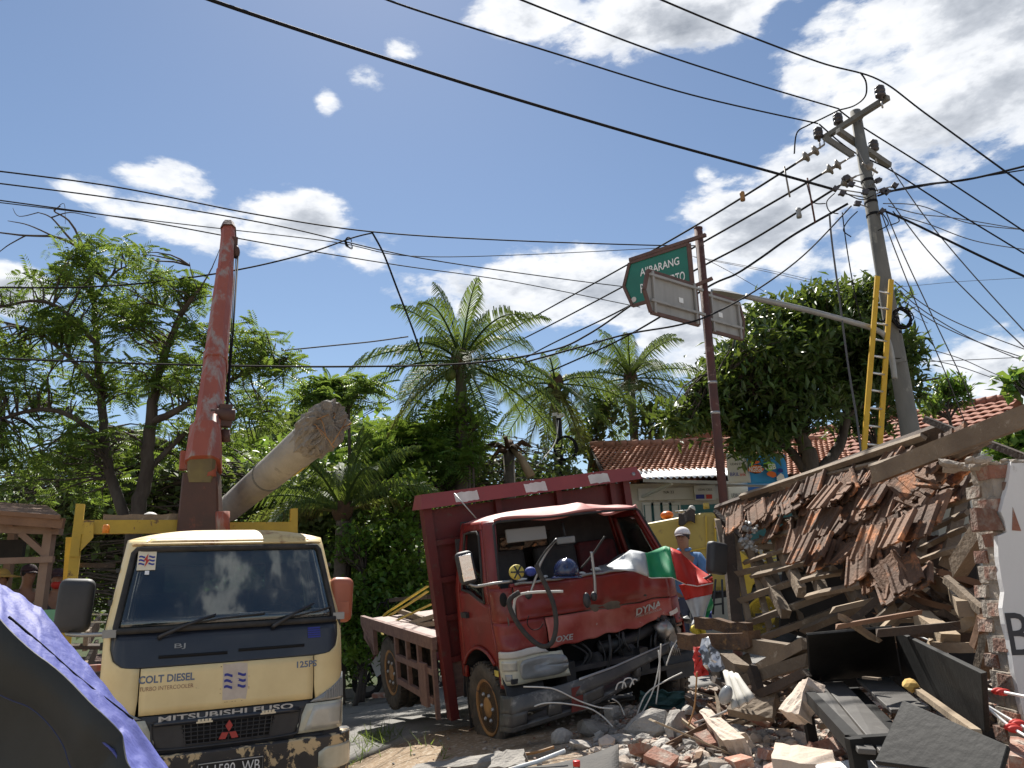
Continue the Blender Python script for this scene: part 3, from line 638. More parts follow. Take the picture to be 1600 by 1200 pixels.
bush('loose grey green shrub with thin stems below the tall coconut palm', [(640,690,17,70,40,1.2,70),(700,670,17,60,40,1.2,60),(600,720,16.5,50,40,1.,50),(690,720,16.5,60,30,1.,60)], T_PIN, ['leaf_shrub'], .40, 7, .14, [(650,660,17),(700,650,17),(620,700,16.5),(740,670,17)], flat=.5, up=.1, name='weedy_tree')
bush('yellow green vine clambering up the trunk of the tall palm', [(722,625,15.9,30,18,.3,14),(735,660,15.9,26,20,.3,14)], T_FAT, ['leaf_bright'], .16, 10, .13, [(725,590,16.),(735,640,16.)])
bush('tangled dark undergrowth deep between the two trucks', [(500,790,15.5,60,70,.8,100),(480,870,15.2,60,70,.8,110),(540,830,15.8,50,60,.8,80),(740,760,18,80,40,1.,80),(830,740,19,80,50,1.,80)], T_FAT, ['leaf_dull'], .17, 12, .2, [(500,760,15.5),(540,790,15.8)])
bush('pale leaved bushy growth on the rise behind the broken pole', [(440,720,22,60,30,1.5,60),(390,730,24,60,30,1.5,60),(560,690,20,50,35,1.3,60)], T_FAT, ['leaf_shrub'], .3, 10, .3, [(440,710,22),(560,680,20)])

for lab, blobs, st, m in (('dark thicket behind the feathery tree at the far left', [(60,850,19,150,70,1.5,150),(60,930,19,150,60,1.5,110)], [(60,850,19)], 'leaf_dull'), ('dark thicket behind the crane column', [(270,830,19.5,120,70,1.5,130),(270,930,19.5,120,60,1.5,110)], [(270,840,19.5)], 'leaf_shrub'), ('dense thicket behind the cream truck mirror', [(460,860,18.5,90,90,1.5,150),(470,980,18.5,80,60,1.2,110)], [(460,860,18.5)], 'leaf_dull'),
    ('dense thicket behind the red headboard', [(700,820,20,110,70,1.5,150),(680,930,20,110,70,1.5,110)], [(690,830,20)], 'leaf_shrub'), ('dark scrub at the far road edge behind the motorbike', [(560,1010,17.5,70,50,1.,110),(600,930,17.5,70,60,1.,90)], [(570,960,17.5)], 'leaf_shrub'), ('bushy thicket left of the shop wall', [(850,780,21,80,60,1.3,120),(870,860,21,80,60,1.2,90)], [(850,790,21)], 'leaf_dull')):
    bush(lab, blobs, T_FAT, [m], .24, 10, .25, st)
# ------------------------------------------------------------------ palms
def palm(label, px, py, Y, L, nf, sp, seed, lean=0., e0=84, e1=-24, m='leaf_palm', r=.14, dead=1, nuts=True, drop=1.):
    rr = random.Random(seed); top = P(px, py, Y); b = V((top.x-lean, Y, H(top.x, Y)))
    t = thing('coconut_palm', label, 'palm tree', b)
    tb = MB(); n = 26; pts = []; rs = []
    for k in range(n+1):
        f = k/n; pts.append(b.lerp(top, f)+V((lean*.3*math.sin(f*3.1), 0, 0))); rs.append(r*(1.25-.35*f)*(1.04 if k % 2 else .97))
    tb.tube(pts, rs, 10); obj('trunk', tb, 'palm_trunk', t)
    hb = MB(); hb.ball(top+V((0,0,.05)), (r*1.7, r*1.7, r*2.2), 10, 7); obj('crownshaft', hb, 'husk', t)
    if nuts:
        for k in range(5):
            nb = MB(); a = rr.uniform(0, 6.3); nb.ball(top+V((math.cos(a)*r*2, math.sin(a)*r*2, -.22-rr.random()*.15)), (.10,.10,.13), 8, 6); obj('coconut', nb, 'coconut', t)
    for k in range(nf):
        f = k/(nf-1); az = k*2.39996+rr.uniform(-.25,.25)+sp; el = rad(e0+(e1-e0)*f**.8+rr.uniform(-8,8)); l = L*rr.uniform(.85,1.1)*(.75+.25*min(1, f*3))
        isdead = k >= nf-dead
        d = V((math.cos(az)*math.cos(el), math.sin(az)*math.cos(el), math.sin(el))); p = top.copy(); path = [p.copy()]; seg = 14; dirs = [d.copy()]
        for s in range(seg):
            d = (d+V((0,0,-1))*drop*(.040+.082*(s/seg))*(1.1 if el > 0 else .8)).normalized(); p = p+d*(l/seg); path.append(p.copy()); dirs.append(d.copy())
        if path[-1].z < H(path[-1].x, path[-1].y)+.1: pass
        fb = MB(); fb.tube(path, [.03*(1-.85*i/seg)+.004 for i in range(seg+1)], 5); 
        side0 = V((-math.sin(az), math.cos(az), 0)); nl = 54; tw = rr.uniform(-.4,.4)
        for i in range(nl):
            ff = .10+.9*i/(nl-1); x = ff*seg; j = min(int(x), seg-1); c = path[j].lerp(path[j+1], x-j); dd = dirs[j]
            ll = l*.30*math.sin(math.pi*min(1, .16+.82*ff))**.7*rr.uniform(.85,1.1)
            for s in (1, -1):
                if rr.random() < .07: continue
                nrm = side0.cross(dd)*s; sd = side0*s
                o1 = (sd*.62+dd*.75+V((0,0,.16+tw*s*.4+rr.uniform(-.12,.12)))).normalized(); o2 = (sd*.34+dd*.60+V((0,0,-1.05-(.5 if isdead else 0)))).normalized()
                q0 = c; q1 = c+o1*ll*.5; q2 = q1+o2*ll*.55; wv = dd.cross(V((0,0,1)));  wv = dd*.0145*(l/2.6)**.5
                fb.add([q0-wv, q0+wv, q1+wv*1.2, q1-wv*1.2, q2], [(0,1,2,3),(3,2,4)], False)
        obj('frond', fb, 'leaf_palm_dry' if isdead else m, t)
    return t
palm('tall coconut palm with a broad crown in front of the white cloud', 720, 566, 16.5, 2.6, 26, .3, 11, e1=-32)
palm('smaller coconut palm between the tall palm and the sign post', 985, 592, 24, 2.75, 24, 1.3, 5, dead=2, e1=-32)
palm('yellowish coconut palm half hidden behind the tall one', 868, 600, 21, 2.6, 18, 2.2, 8, dead=5, e0=50, e1=-60)
palm('low young coconut palm with arching fronds behind the broken pole', 535, 800, 14.2, 2.2, 15, .7, 21, e0=80, e1=15, r=.12, dead=2, nuts=False, drop=.9)
palm('short dull coconut palm low behind the cream cab roof', 470, 800, 17, 2.0, 11, 1.9, 31, e0=70, e1=5, r=.12, dead=2, nuts=False)
# mango tree on the right
Ym = 14.5
ml = [([V((P(1268,730,Ym).x, Ym, H(P(1268,730,Ym).x, Ym)))]+px3([(1268,735),(1258,700),(1244,660),(1225,610),(1210,560),(1195,510)], Ym), .20, .05),
      (px3([(1262,738),(1230,700),(1195,690),(1160,690)], Ym, .5), .11, .03), (px3([(1285,735),(1310,700),(1322,650),(1330,600),(1340,560)], Ym, .3), .13, .04),
      (px3([(1244,660),(1200,630),(1150,600),(1110,580)], Ym, -.6), .09, .02), (px3([(1225,610),(1270,560),(1310,520),(1350,500)], Ym, -.4), .08, .02), (px3([(1322,650),(1370,620),(1420,600),(1470,590)], Ym, .3), .06, .015), (px3([(1280,735),(1330,725),(1370,700)], Ym, .3), .07, .02)]
simple_tree('mango_tree', 'large dark leafy tree with a forked trunk in front of the tiled roofs', 'tree', ml[0][0][0], ml,
    [(1200,560,Ym,90,75,1.8,270),(1270,520,Ym,100,55,1.8,230),(1150,610,Ym,66,46,1.4,130),(1105,640,Ym,42,34,1.,64),(1060,660,Ym,30,22,.8,36),(1230,640,Ym,80,40,1.3,110),(1330,560,Ym,80,60,1.6,190),(1365,590,Ym,45,42,1.2,90),(1320,500,Ym,70,30,1.3,80),(1180,690,Ym,45,22,.8,46),(1405,545,Ym,22,26,.7,14),(1240,490,Ym,70,22,1.2,60),(1350,650,Ym+.6,50,30,.8,40),(1425,610,Ym,18,20,.5,10)],
    T_LEAF, ['leaf_mango'], .23, 18, .17, clump=.6, thr=.0, up=.2, seed=9)
b_, l_ = upright(1480, 640, 15.5, .05, .03, [[(1480,640),(1484,615),(1490,600)], [(1480,640),(1466,620),(1462,610)]])
simple_tree('young_tree', 'small young tree with a round light green top over the roof beside the utility pole', 'tree', b_, l_, [(1482,606,15.5,24,18,.35,40),(1462,630,15.5,20,16,.3,22),(1492,622,15.5,16,16,.3,16)], T_LEAF, ['leaf_shrub'], .17, 12, .08)
bush('lush leafy shrub at the right edge behind the brick wall', [(1598,640,7.6,26,50,.4,60),(1590,700,7.6,36,30,.4,50),(1610,590,7.6,16,20,.3,14),(1600,720,7.6,20,20,.3,20)], T_FAT, ['leaf_shrub'], .13, 9, .08, [(1605,600,7.6),(1595,650,7.6),(1590,700,7.6)])
bush('small leafy branches hanging over the low roof left of the sign pole', [(940,650,22.5,40,35,.8,60),(905,690,22.5,30,22,.8,30),(1020,660,23,40,30,.8,50)], T_FAT, ['leaf_mango'], .22, 9, .2, [(930,660,22.5),(1020,650,23)], name='orchard_tree')
# woods on the far hill: one mass nobody could count
hp = []
while len(hp) < 9000:
    x, y = random.uniform(-110, 60), random.uniform(70, 150); h = hill_h(x, y)
    if h-H(x, y, False)+3 > 3 and noise.noise(V((x*.05, y*.05, 7))) > -.25: hp.append(V((x, y, h+random.random()**.5*3.2)))
wo = foliage('hill_woods', None, hp, 6, .7, 1.25, T_FAT, ['leaf_dull'], up=.3); setp(wo, 'distant wooded hillside behind the trees', 'woods', kind='stuff')
tp = [V((x, RD1(x)+.5+abs(random.gauss(0,.8)), 0)) for x in [random.uniform(-9, 3) for _ in range(900)]]
tp = [V((p.x, p.y, H(p.x, p.y)+.02)) for p in tp]+[(lambda q: V((q.x, q.y, H(q.x, q.y)+.01)))(PG(random.gauss(598,14), random.gauss(1160,5))) for _ in range(26)]+[(lambda q: V((q.x, q.y, H(q.x, q.y)+.01)))(PG(random.uniform(545,700), random.gauss(1176,12))) for _ in range(12)]
gr = foliage('verge_grass', None, tp, 7, .03, .17, ([(0,-.03,0),(0,.03,0),(1,0,-.15)], [(0,1,2)]), ['grass'], up=1.1); setp(gr, 'sparse grass tufts along the road edge', 'grass', kind='stuff')
# ------------------------------------------------------------------ houses and shop
def tiled(name, A, B, C, D, nc, nr, m, parent, amp=.03):
    """roof slope: A,B along the ridge, C,D along the eave (C under B); rows of half-round pan tiles as real relief"""
    A, B, C, D = V(A), V(B), V(C), V(D); nrm = (B-A).cross(D-A).normalized()
    if nrm.z < 0: nrm = -nrm
    b = MB(); k = 5
    for j in range(nr):
        v0, v1 = j/nr, min(1, (j+1.12)/nr); vs = []; fs = []; off = .5*(j % 2)
        for v, lift in ((v0, -.004), (v1, .045)):
            l, r = A.lerp(D, v), B.lerp(C, v)
            for i in range(nc*k+1):
                u = i/(nc*k); w = abs(math.sin(math.pi*(i/k+off)))*amp
                jit = .006*noise.noise(V((i//k*1.7, j*2.3, 1)))
                vs.append(l.lerp(r, u)+nrm*(w+lift+jit))
        n = nc*k+1
        for i in range(nc*k): fs.append((i, i+1, n+i+1, n+i))
        b.add(vs, fs, True)
        vs2 = [p for p in vs[n:]]+[p-nrm*.035 for p in vs[n:]]
        b.add(vs2, [(i, i+1, n+i+1, n+i) for i in range(nc*k)], False)
    return obj(name, b, m, parent, kind='stuff')
def ridge_caps(A, B, parent, m, n):
    A, B = V(A), V(B); proto = None; d = (B-A)/n
    b = MB(); b.tube([V((0,0,0)), d*.55, d*1.08], [.10, .105, .12], 8)
    me = b.mesh('ridge_tile', [m])
    for k in range(n):
        o = link('ridge_tile', me, parent, Matrix.Translation(A+d*k-V(W[parent.name]))); W[o.name] = W[parent.name]
# shop with the phone credit counter
er, el_ = P(1050, 750, 18), P(940, 748, 18)
zr, ze = P(1000, 696, 21).z, P(1050, 749, 18).z
xL, xR = P(922, 697, 21).x, 8.6
shop = thing('shop_house', 'low tiled shop with white folding doors and a tin awning behind the red truck', 'shop', (4.4, 19.5, H(4.4, 19.5)))
A_, B_, C_, D_ = V((xL, 21, zr)), V((xR, 21, zr)), V((xR, 17.9, ze)), V((xL+.1, 17.9, ze))
tiled('roof_tiles', A_, B_, C_, D_, 46, 17, 'house_tile', shop)
tiled('rear_roof_tiles', V((xR,21,zr)), V((xL,21,zr)), V((xL,24,ze)), V((xR,24,ze)), 40, 10, 'house_tile', shop)
ridge_caps(A_+V((0,0,.05)), B_+V((0,0,.05)), shop, 'house_tile', 20)
wb = MB(); gz = H(4.4, 18.6)-.3; gx = xL+.55
wb.box((xR-gx-.3, .18, ze-gz-.02), ((gx+xR-.3)/2, 18.6, (gz+ze)/2-.01))
wb.prism([(18.7, gz), (23.4, gz), (23.4, ze-.1), (21, zr-.2), (18.7, ze-.1)], .18, lambda a, b, h: V((gx+h, a, b)))
obj('wall', wb, 'wall_cream', shop)
rf = MB()
for k in range(4):
    x = xL+.06+.16*k
    rf.beam((x, 21, zr-.08), (x, 17.95, ze-.08), .06, .09); rf.beam((x, 21, zr-.08), (x, 24, ze-.08), .06, .09)
obj('rafter', rf, 'wood_dark', shop)
fz = H(4.5, 17.6)
def facebox(name, px0, py0, px1, py1, Y, d, m, parent, pz=0.):
    a, c = P(px0, py1, Y), P(px1, py0, Y); b = MB(); b.box((abs(c.x-a.x), d, abs(c.z-a.z)), ((a.x+c.x)/2, Y+d/2, (a.z+c.z)/2)); return obj(name, b, m, parent)
facebox('fascia', 998, 760, 1128, 782, 18.42, .05, 'shop_white', shop)
facebox('shop_front', 1062, 783, 1300, 850, 18.46, .04, 'wall_teal', shop)
for k in range(4):
    x0 = 1008+14*k; d0 = facebox('folding_door', x0, 785, x0+13, 850, 18.42, .05, 'shop_white', shop)
    a, c = P(x0+2.5, 848, 18.41), P(x0+10, 789, 18.41); b = MB(); 
    b.tube([(a.x,18.41,a.z),(a.x,18.41,c.z),(c.x,18.41,c.z),(c.x,18.41,a.z)], .012, 4); obj('door_moulding', b, 'wall_teal', d0)
facebox('counter', 1075, 806, 1120, 830, 18.2, .2, 'wood_tan', shop)
text('fascia_lettering', 'NA 33', frame(P(1045,769,18.41), (1,0,0), (0,0,1)), width=.24, m='ink', parent=shop)
sb = facebox('shop_sign', 1086, 758, 1117, 782, 18.3, .04, 'shop_white', shop)
text('sign_lettering', 'UDIN CELL', frame(P(1102,765,18.29), (1,0,0), (0,0,1)), width=.34, m='ink', parent=sb)
b = MB(); b.box((.2,.01,.1), P(1094,776,18.28)); obj('sticker_blue', b, 'ink_blue', sb); b = MB(); b.box((.14,.01,.1), P(1108,776,18.28)); obj('sticker_red', b, 'ink_red', sb)
aw0, aw1 = P(1005, 751, 16.9), P(1232, 757, 16.9)
b = MB(); nw = 70
b.slab(lambda u, v: (aw0.x+(aw1.x-aw0.x)*u, 16.9+1.68*v, aw0.z+.05+.42*v+.025*math.sin(u*nw*2.2)), nw*3, 2, .006, True, (0,0,1)); obj('awning', b, 'zinc', shop)
b = MB(); b.beam(P(1004, 776, 18.3), P(1050, 755, 17.0), .06, .06); obj('awning_strut', b, 'shop_white', shop)
b = MB(); b.beam(aw0+V((0,-.02,0)), aw1+V((0,-.02,0)), .05, .07); obj('awning_rail', b, 'metal_grey', shop)
# banners on the awning rail
bn = thing('shop_banner', 'white banner reading UDIN CELL and BRILink above the awning rail', 'banner', P(1153,757,16.6))
b = MB(); a, c = P(1139,755,16.6), P(1168,708,16.6); b.slab(lambda u, v: (a.x+(c.x-a.x)*u, 16.6+.03*math.sin(u*5+v*3), a.z+(c.z-a.z)*v), 8, 8, .01, True); obj('cloth', b, 'shop_white', bn)
for s, py, w, m, dx in (('UDIN CELL', 725, .33, 'ink', 0), ('&', 732.5, .05, 'ink', 0), ('BRIL', 741, .20, 'ink_blue', -5), ('ink', 741, .13, 'ink_red', 8)):
    text('lettering', s, frame(P(1153+dx, py, 16.52), (1,0,0), (0,0,1)), width=w, m=m, parent=bn, bold=.01)
bb = thing('promotion_banner', 'blue printed phone credit banner with 1GB in green and white', 'banner', P(1197,757,16.6))
b = MB(); a2, c2 = P(1168.5,756,16.6), P(1227,710,16.6); b.slab(lambda u, v: (a2.x+(c2.x-a2.x)*u, 16.6+.03*math.sin(u*5+v*3), a2.z+(c2.z-a2.z)*v), 10, 8, .01, True); obj('cloth', b, 'banner_blue', bb)
def splash(px, py, rx, ry, n, m, seed, dy=0.):
    rr = random.Random(seed); c = P(px, py, 16.52-dy); b = MB(); s = 16.5/FPX
    b.prism([(math.cos(2*math.pi*k/n)*rx*s*rr.uniform(.75,1.15), math.sin(2*math.pi*k/n)*ry*s*rr.uniform(.75,1.15)) for k in range(n)], -.004, lambda x, z, h: V((c.x+x, c.y+h, c.z+z))); return obj('printed_splash', b, m, bb)
splash(1181, 733, 13, 8, 14, 'ink', 1); splash(1181, 733, 12, 7, 14, 'ink_orange', 2, .006); splash(1203, 728, 10, 8, 12, 'ink_lime', 3); splash(1206, 741, 8, 5, 9, 'ink_orange', 4); splash(1220, 748, 6, 8, 9, 'sign_white', 5); splash(1179,722,8,3,9,'ink_orange',6,.006); splash(1219, 735, 5, 4, 9, 'ink_blue', 7)
text('lettering', 'NGEGE', frame(P(1181,733,16.50), (1,0,0), (0,0,1)), width=.28, height=.12, m='sign_white', parent=bb, bold=.02)
text('lettering', '1GB', frame(P(1204,729,16.50), (1,0,0), (0,0,1)), width=.23, height=.12, m='sign_white', parent=bb, bold=.02)
lb = thing('hanging_banner', 'lower white banner reading UDIN CELL under the awning rail', 'banner', P(1154,788,16.75))
b = MB(); a3, c3 = P(1140,790,16.75), P(1168,760,16.75); b.box((c3.x-a3.x, .02, c3.z-a3.z), (a3+c3)/2); obj('cloth', b, 'shop_white', lb)
text('lettering', 'UDIN CELL', frame(P(1154,774,16.72), (1,0,0), (0,0,1)), width=.31, height=.09, m='ink', parent=lb)
b = MB(); a3, c3 = P(1168.5,785,16.76), P(1220,760,16.76); b.box((c3.x-a3.x, .02, c3.z-a3.z), (a3+c3)/2)
obj('awning_curtain', b, 'shop_blue', None, 'plain blue cloth hanging beside the lower white banner', 'curtain')
# second house: brick gable behind
h2 = thing('brick_house', 'brick gabled house with a tiled roof behind the shop ridge', 'house', (7.5, 27, H(7.5, 22)))
za, zb = P(1090, 663, 27).z, P(1060, 712, 26).z; xa = P(1088, 660, 27).x
tiled('roof_tiles', (xa, 30, za), (xa, 24.5, za), (xa+4.2, 24.5, za-2.3), (xa+4.2, 30, za-2.3), 22, 16, 'house_tile', h2)
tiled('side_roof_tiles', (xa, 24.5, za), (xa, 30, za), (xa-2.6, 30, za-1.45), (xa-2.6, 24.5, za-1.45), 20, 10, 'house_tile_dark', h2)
b = MB(); b.prism([(xa-2.4, zb-4), (xa+3.9, zb-4), (xa+3.9, za-2.2), (xa, za-.1), (xa-2.4, za-1.4)], .2, lambda x, z, h: V((x, 25+h, z))); obj('gable_wall', b, 'wall_brick_far', h2)
# third house: large roof at the right
zr3, ze3 = P(1590, 622, 19).z, P(1400, 735, 16.4).z
B3 = P(1592, 621, 18.5); A3 = PZ(1360, 661, B3.z); 
h3 = thing('long_tiled_house', 'long house with a big red tiled roof at the right behind the utility pole', 'house', (9, 18, H(9, 18)))
dn = V((-.15, -1, 0)); A3 = V((A3.x, A3.y, B3.z)); rd = (B3-A3).normalized(); nn = V((rd.y, -rd.x, 0)); 
if nn.y > 0: nn = -nn
A3 = A3-rd*6
D3, C3 = A3+nn*4.1+V((0,0,-2.35)), B3+nn*4.1+V((0,0,-2.35))
tiled('roof_tiles', A3, B3, C3, D3, int((B3-A3).length/.24), 17, 'house_tile_dark', h3)
tiled('rear_roof_tiles', B3, A3, A3-nn*4.1+V((0,0,-2.35)), B3-nn*4.1+V((0,0,-2.35)), 40, 8, 'house_tile_dark', h3)
ridge_caps(A3+V((0,0,.05)), B3+V((0,0,.05)), h3, 'house_tile_dark', 40)
b = MB(); q = lambda s, t, z: A3+rd*s+nn*t+V((0,0,z)); Lr = (B3-A3).length-.3
b.hexa([q(.3,3.6,-6), q(Lr,3.6,-6), q(Lr,3.4,-6), q(.3,3.4,-6), q(.3,3.6,-2.2), q(Lr,3.6,-2.2), q(Lr,3.4,-2.2), q(.3,3.4,-2.2)])
b.prism([(-3.5,-6),(3.39,-6),(3.39,-2.15),(0,-.25),(-3.5,-2.15)], .2, lambda a, z, h: q(Lr-h, a, z)); obj('wall', b, 'wall_cream', h3)
b = MB(); a, c = P(1352, 700, 20.), P(1392, 640, 20.); b.prism([(1372, 662), (1362, 672), (1405, 678), (1420, 655), (1400, 628), (1380, 630)], .3, lambda x, y, h: P(x, y, 26)+V((0,h,0)))
obj('orange_gable', b, 'ink_orange', None, 'small orange painted gable above the long tiled roof behind the ladder', 'gable wall') if False else obj('roof_gable', b, 'house_tile', h3)
an = thing('wall_shed', 'pale blue panelled shed front under the fallen beam at the right', 'shed', (P(1556,740,9).x, 9, H(5.8,9)))
b = MB(); a, c = P(1530,790,9), P(1578,690,9); b.box((c.x-a.x, .12, c.z-a.z), (a+c)/2+V((0,.06,0))); obj('panel_wall', b, 'wall_cream', an)
b = MB(); a, c = P(1537,735,8.97), P(1570,702,8.97); b.box((c.x-a.x, .03, c.z-a.z), (a+c)/2); w_ = obj('window', b, 'lens_grey', an)
b = MB()
for k in range(4):
    x = a.x+(c.x-a.x)*k/3; b.beam((x, 8.95, a.z), (x, 8.95, c.z), .03, .03, (0,1,0))
b.beam((a.x, 8.95, c.z), (c.x, 8.95, c.z), .04, .04); obj('window_frame', b, 'shop_white', w_)
b = MB(); b.slab(lambda u, v: (P(1520,0,9).x+u*.95, 8.6+.9*v, a.z+.36+.10*v-.15*u), 2, 2, .03); obj('roof', b, 'metal_grey', an)

# ------------------------------------------------------------------ hut at the left
Yh = 9.2
hut = thing('wooden_hut', 'open wooden roadside hut with a plank roof at the left edge', 'hut', (P(20,950,Yh).x, Yh, 0))
c0, c1 = P(113, 812, Yh), P(-260, 784, Yh)
b = MB(); b.slab(lambda u, v: c0.lerp(c1, u)+V((-1.75*v, -.25+2.6*v, .25*v*0+.42*v-.02)), 14, 6, .05); obj('roof_board', b, 'hut_wood', hut)
b = MB(); b.beam(c0+V((.02,-.2,-.06)), c1+V((0,-.2,-.06)), .05, .12); obj('eave_board', b, 'hut_wood', hut)
for k in range(5):
    b = MB(); x = c0.x-.15-k*.45; z = c0.z+(c1.z-c0.z)*(k*.45+.15)/(c0.x-c1.x); b.beam((x, Yh-.2, z-.1), (x-1.6, Yh+2.3, z+.28), .05, .09); obj('rafter', b, 'hut_wood', hut)
b = MB(); b.beam(P(96,829,Yh), P(-200,820,Yh), .09, .10); obj('crossbeam', b, 'post_wood', hut)
for px0, px1, yy in ((77, 68, Yh), (-150, -160, Yh), (20, 10, Yh+2.1)):
    b = MB(); tp = P(px0, 832, yy); b.beam((tp.x, yy, H(tp.x, yy)), (tp.x+.01, yy, tp.z), .10, .10); obj('post', b, 'post_wood', hut)
b = MB(); b.beam(P(33,833,Yh-.02), P(73,868,Yh-.02), .07, .05, (0,1,0)); obj('brace', b, 'post_wood', hut)
b = MB(); b.beam(P(-100,880,Yh-.06), P(84,874,Yh-.06), .05, .07); obj('rail', b, 'post_wood', hut)
b = MB(); a, c = P(-80,880,Yh+1.2), P(40,843,Yh+1.2); b.box((c.x-a.x, .06, c.z-a.z), (a+c)/2); obj('dark_board', b, 'plywood_dark', hut)
b = MB(); a, c = P(-100,1000,Yh-.08), P(98,952,Yh-.08); b.box((c.x-a.x, .05, .14), ((a.x+c.x)/2, Yh-.12, c.z-.07)); obj('green_board', b, 'green_board', hut)
b = MB(); b.box((c.x-a.x+.2, 1.6, .06), ((a.x+c.x)/2, Yh+.75, .95)); obj('bench_deck', b, 'hut_wood', hut)
b = MB(); b.box((c.x-a.x, .05, .7), ((a.x+c.x)/2, Yh-.05, .60)); pl_ = obj('front_panel', b, 'plywood_dark', hut)
text('painted_lettering', '211', frame(P(89, 985, Yh-.1), (1,0,0), (0,0,1)), width=.14, height=.09, m='dirty_white', parent=pl_)

# ------------------------------------------------------------------ utility pole
pb, pt = P(1425, 692, 12.0), P(1337, 178, 12.3)
dirp = (pt-pb).normalized(); pg = pb-dirp*((pb.z-H(pb.x, 12)+.2)/dirp.z)
up_ = thing('utility_pole', 'tall leaning concrete utility pole with a crossarm and insulators', 'utility pole', pg)
b = MB(); b.tube([pg, pb, pb.lerp(pt, .5), pt+dirp*.05], [.165, .148, .118, .092], 14); obj('pole', b, 'util_concrete', up_)
def at_z(px, py, z): return PZ(px, py, z)
zA = P(1336, 186, 12.15).z
a0, a1 = at_z(1287, 216, zA), at_z(1388, 152, zA)
ctr = P(1332, 187, 12.1)
b = MB(); b.beam(a0, a1, .09, .09); obj('crossarm', b, 'util_concrete', up_)
z2 = P(1345, 225, 12.1).z; e0, e1 = at_z(1308, 205, z2+.15), at_z(1392, 260, z2+.0)
e0 = V((e0.x, e0.y, z2+.15))
b = MB(); b.beam(P(1309,204,12.2), P(1390,259,12.75), .09, .10); obj('crossarm', b, 'util_concrete', up_)
b = MB(); b.beam(P(1289,215,12.35), P(1332,243,12.2), .08, .09); obj('brace_arm', b, 'util_concrete', up_)
b = MB(); b.beam(P(1344,190,12.2), P(1352,175,12.0), .02, .03); b.beam(P(1340,235,12.0), P(1372,300,12.3), .015, .015); b.beam(P(1368,262,12.4), P(1358,290,12.1), .015, .015); obj('stay_strap', b, 'steel', up_)
INS = [(0,0),(.03,0),(.03,.05),(.06,.055),(.085,.07),(.085,.11),(.065,.125),(.085,.14),(.088,.19),(.07,.205),(.082,.22),(.08,.245),(.045,.26),(.03,.285),(.0,.29)]
def pin(px, py, Y, m=1.0):
    c = P(px, py, Y); b = MB(); b.lathe([(r*m, z*m) for r, z in INS], 12, Matrix.Translation(c)); i_ = obj('insulator', b, 'insulator', up_)
    b = MB(); b.tube([c-V((0,0,.16)), c], .016, 6); obj('pin_bolt', b, 'steel', i_); return c+V((0,0,.27*m))
T1 = pin(1377, 156, a1.y); T2 = pin(1311, 198, (a0.y*.77+a1.y*.23)); T3 = pin(1280, 220, a0.y-.02); T4 = pin(1367, 240, 12.6)
def strain(p, q, nd=2):
    p, q = V(p), V(q); d = (q-p).normalized(); m = frame(p, d.cross(V((0,0,1))), d.cross(d.cross(V((0,0,1)))))
    if (m.to_3x3() @ V((0,0,1))).dot(d) < 0: m = m @ Matrix.Rotation(math.pi, 4, 'X')
    L = (q-p).length; b = MB(); prof = [(.0,0),(.018,0),(.018,L*.2)]
    for k in range(nd):
        z = L*(.25+.32*k); prof += [(.03,z),(.10,z+.02),(.105,z+.05),(.06,z+.065),(.03,z+.10)]
    prof += [(.02,L*.9),(.02,L),(0,L)]
    b.lathe(prof, 12, m); obj('strain_insulator', b, 'insulator_pale', up_)
for q, w in ((P(1288,226,12.4), a0), (P(1322,250,12.2), P(1336,243,12.2)), (P(1338,275,12.05), P(1348,272,12.1)), (P(1348,255,12.1), P(1345,258,12.12))): b = MB(); b.tube([q, w], .014, 5); obj('tie_rod', b, 'steel', up_)
strain(P(1288,226,12.4), P(1243,256,12.55)); strain(P(1322,250,12.2), P(1284,272,12.4)); strain(P(1338,275,12.05), P(1312,290,12.2)); strain(P(1348,255,12.1), P(1371,270,12.3), 1)
for f, r in ((.30,.135),(.34,.13),(.66,.115),(.70,.113),(.735,.112),(.77,.11)):
    c = pb.lerp(pt, f); b = MB(); b.tube([c-dirp*.025, c+dirp*.025], r, 14); obj('band', b, 'wire', up_)
hb = MB(); rr = random.Random(4)
for px, py, Y in ((1305,295,12),(1330,288,12),(1322,278,12),(1316,302,12),(1340,318,12),(1380,298,12),(1372,282,12),(1386,300,12),(1378,330,12),(1398,290,12),(1352,300,11.9)):
    c = P(px, py, Y); ax_ = pg+dirp*((c.z-pg.z)/dirp.z); b = MB(); b.tube([c, ax_], .012, 5); obj('clamp_arm', b, 'steel', up_); b = MB(); b.box((.09,.06,.08), c, Matrix.Rotation(rr.uniform(0,3),3,'Y')); b.tube([c-V((.07,0,.03)), c+V((.07,0,.03))], .018, 6); obj('clamp', b, 'insulator', up_)
b = MB(); c = P(1350, 690, 12)
b.beam(P(1393,498,11.85), P(1399,560,11.83), .16, .07, (0,1,0)); b.beam(P(1392,566,11.8), P(1416,562,11.8), .05, .05); obj('clamp_plate', b, 'util_concrete', up_)
# coil of spare cable hung on the pole
cc = P(1410, 497, 11.75); b = MB(); rr = random.Random(2)
for k in range(7):
    r = .135+rr.uniform(-.015,.02); ph = rr.uniform(0,6)
    b.tube([cc+V((math.cos(a)*r+.02*rr.uniform(-1,1), -.03+.012*k, math.sin(a)*r*1.15)) for a in [ph+2*math.pi*i/26 for i in range(27)]], .011, 5)
obj('cable_coil', b, 'wire', None, 'black coil of spare cable hanging on the leaning utility pole', 'cable coil')
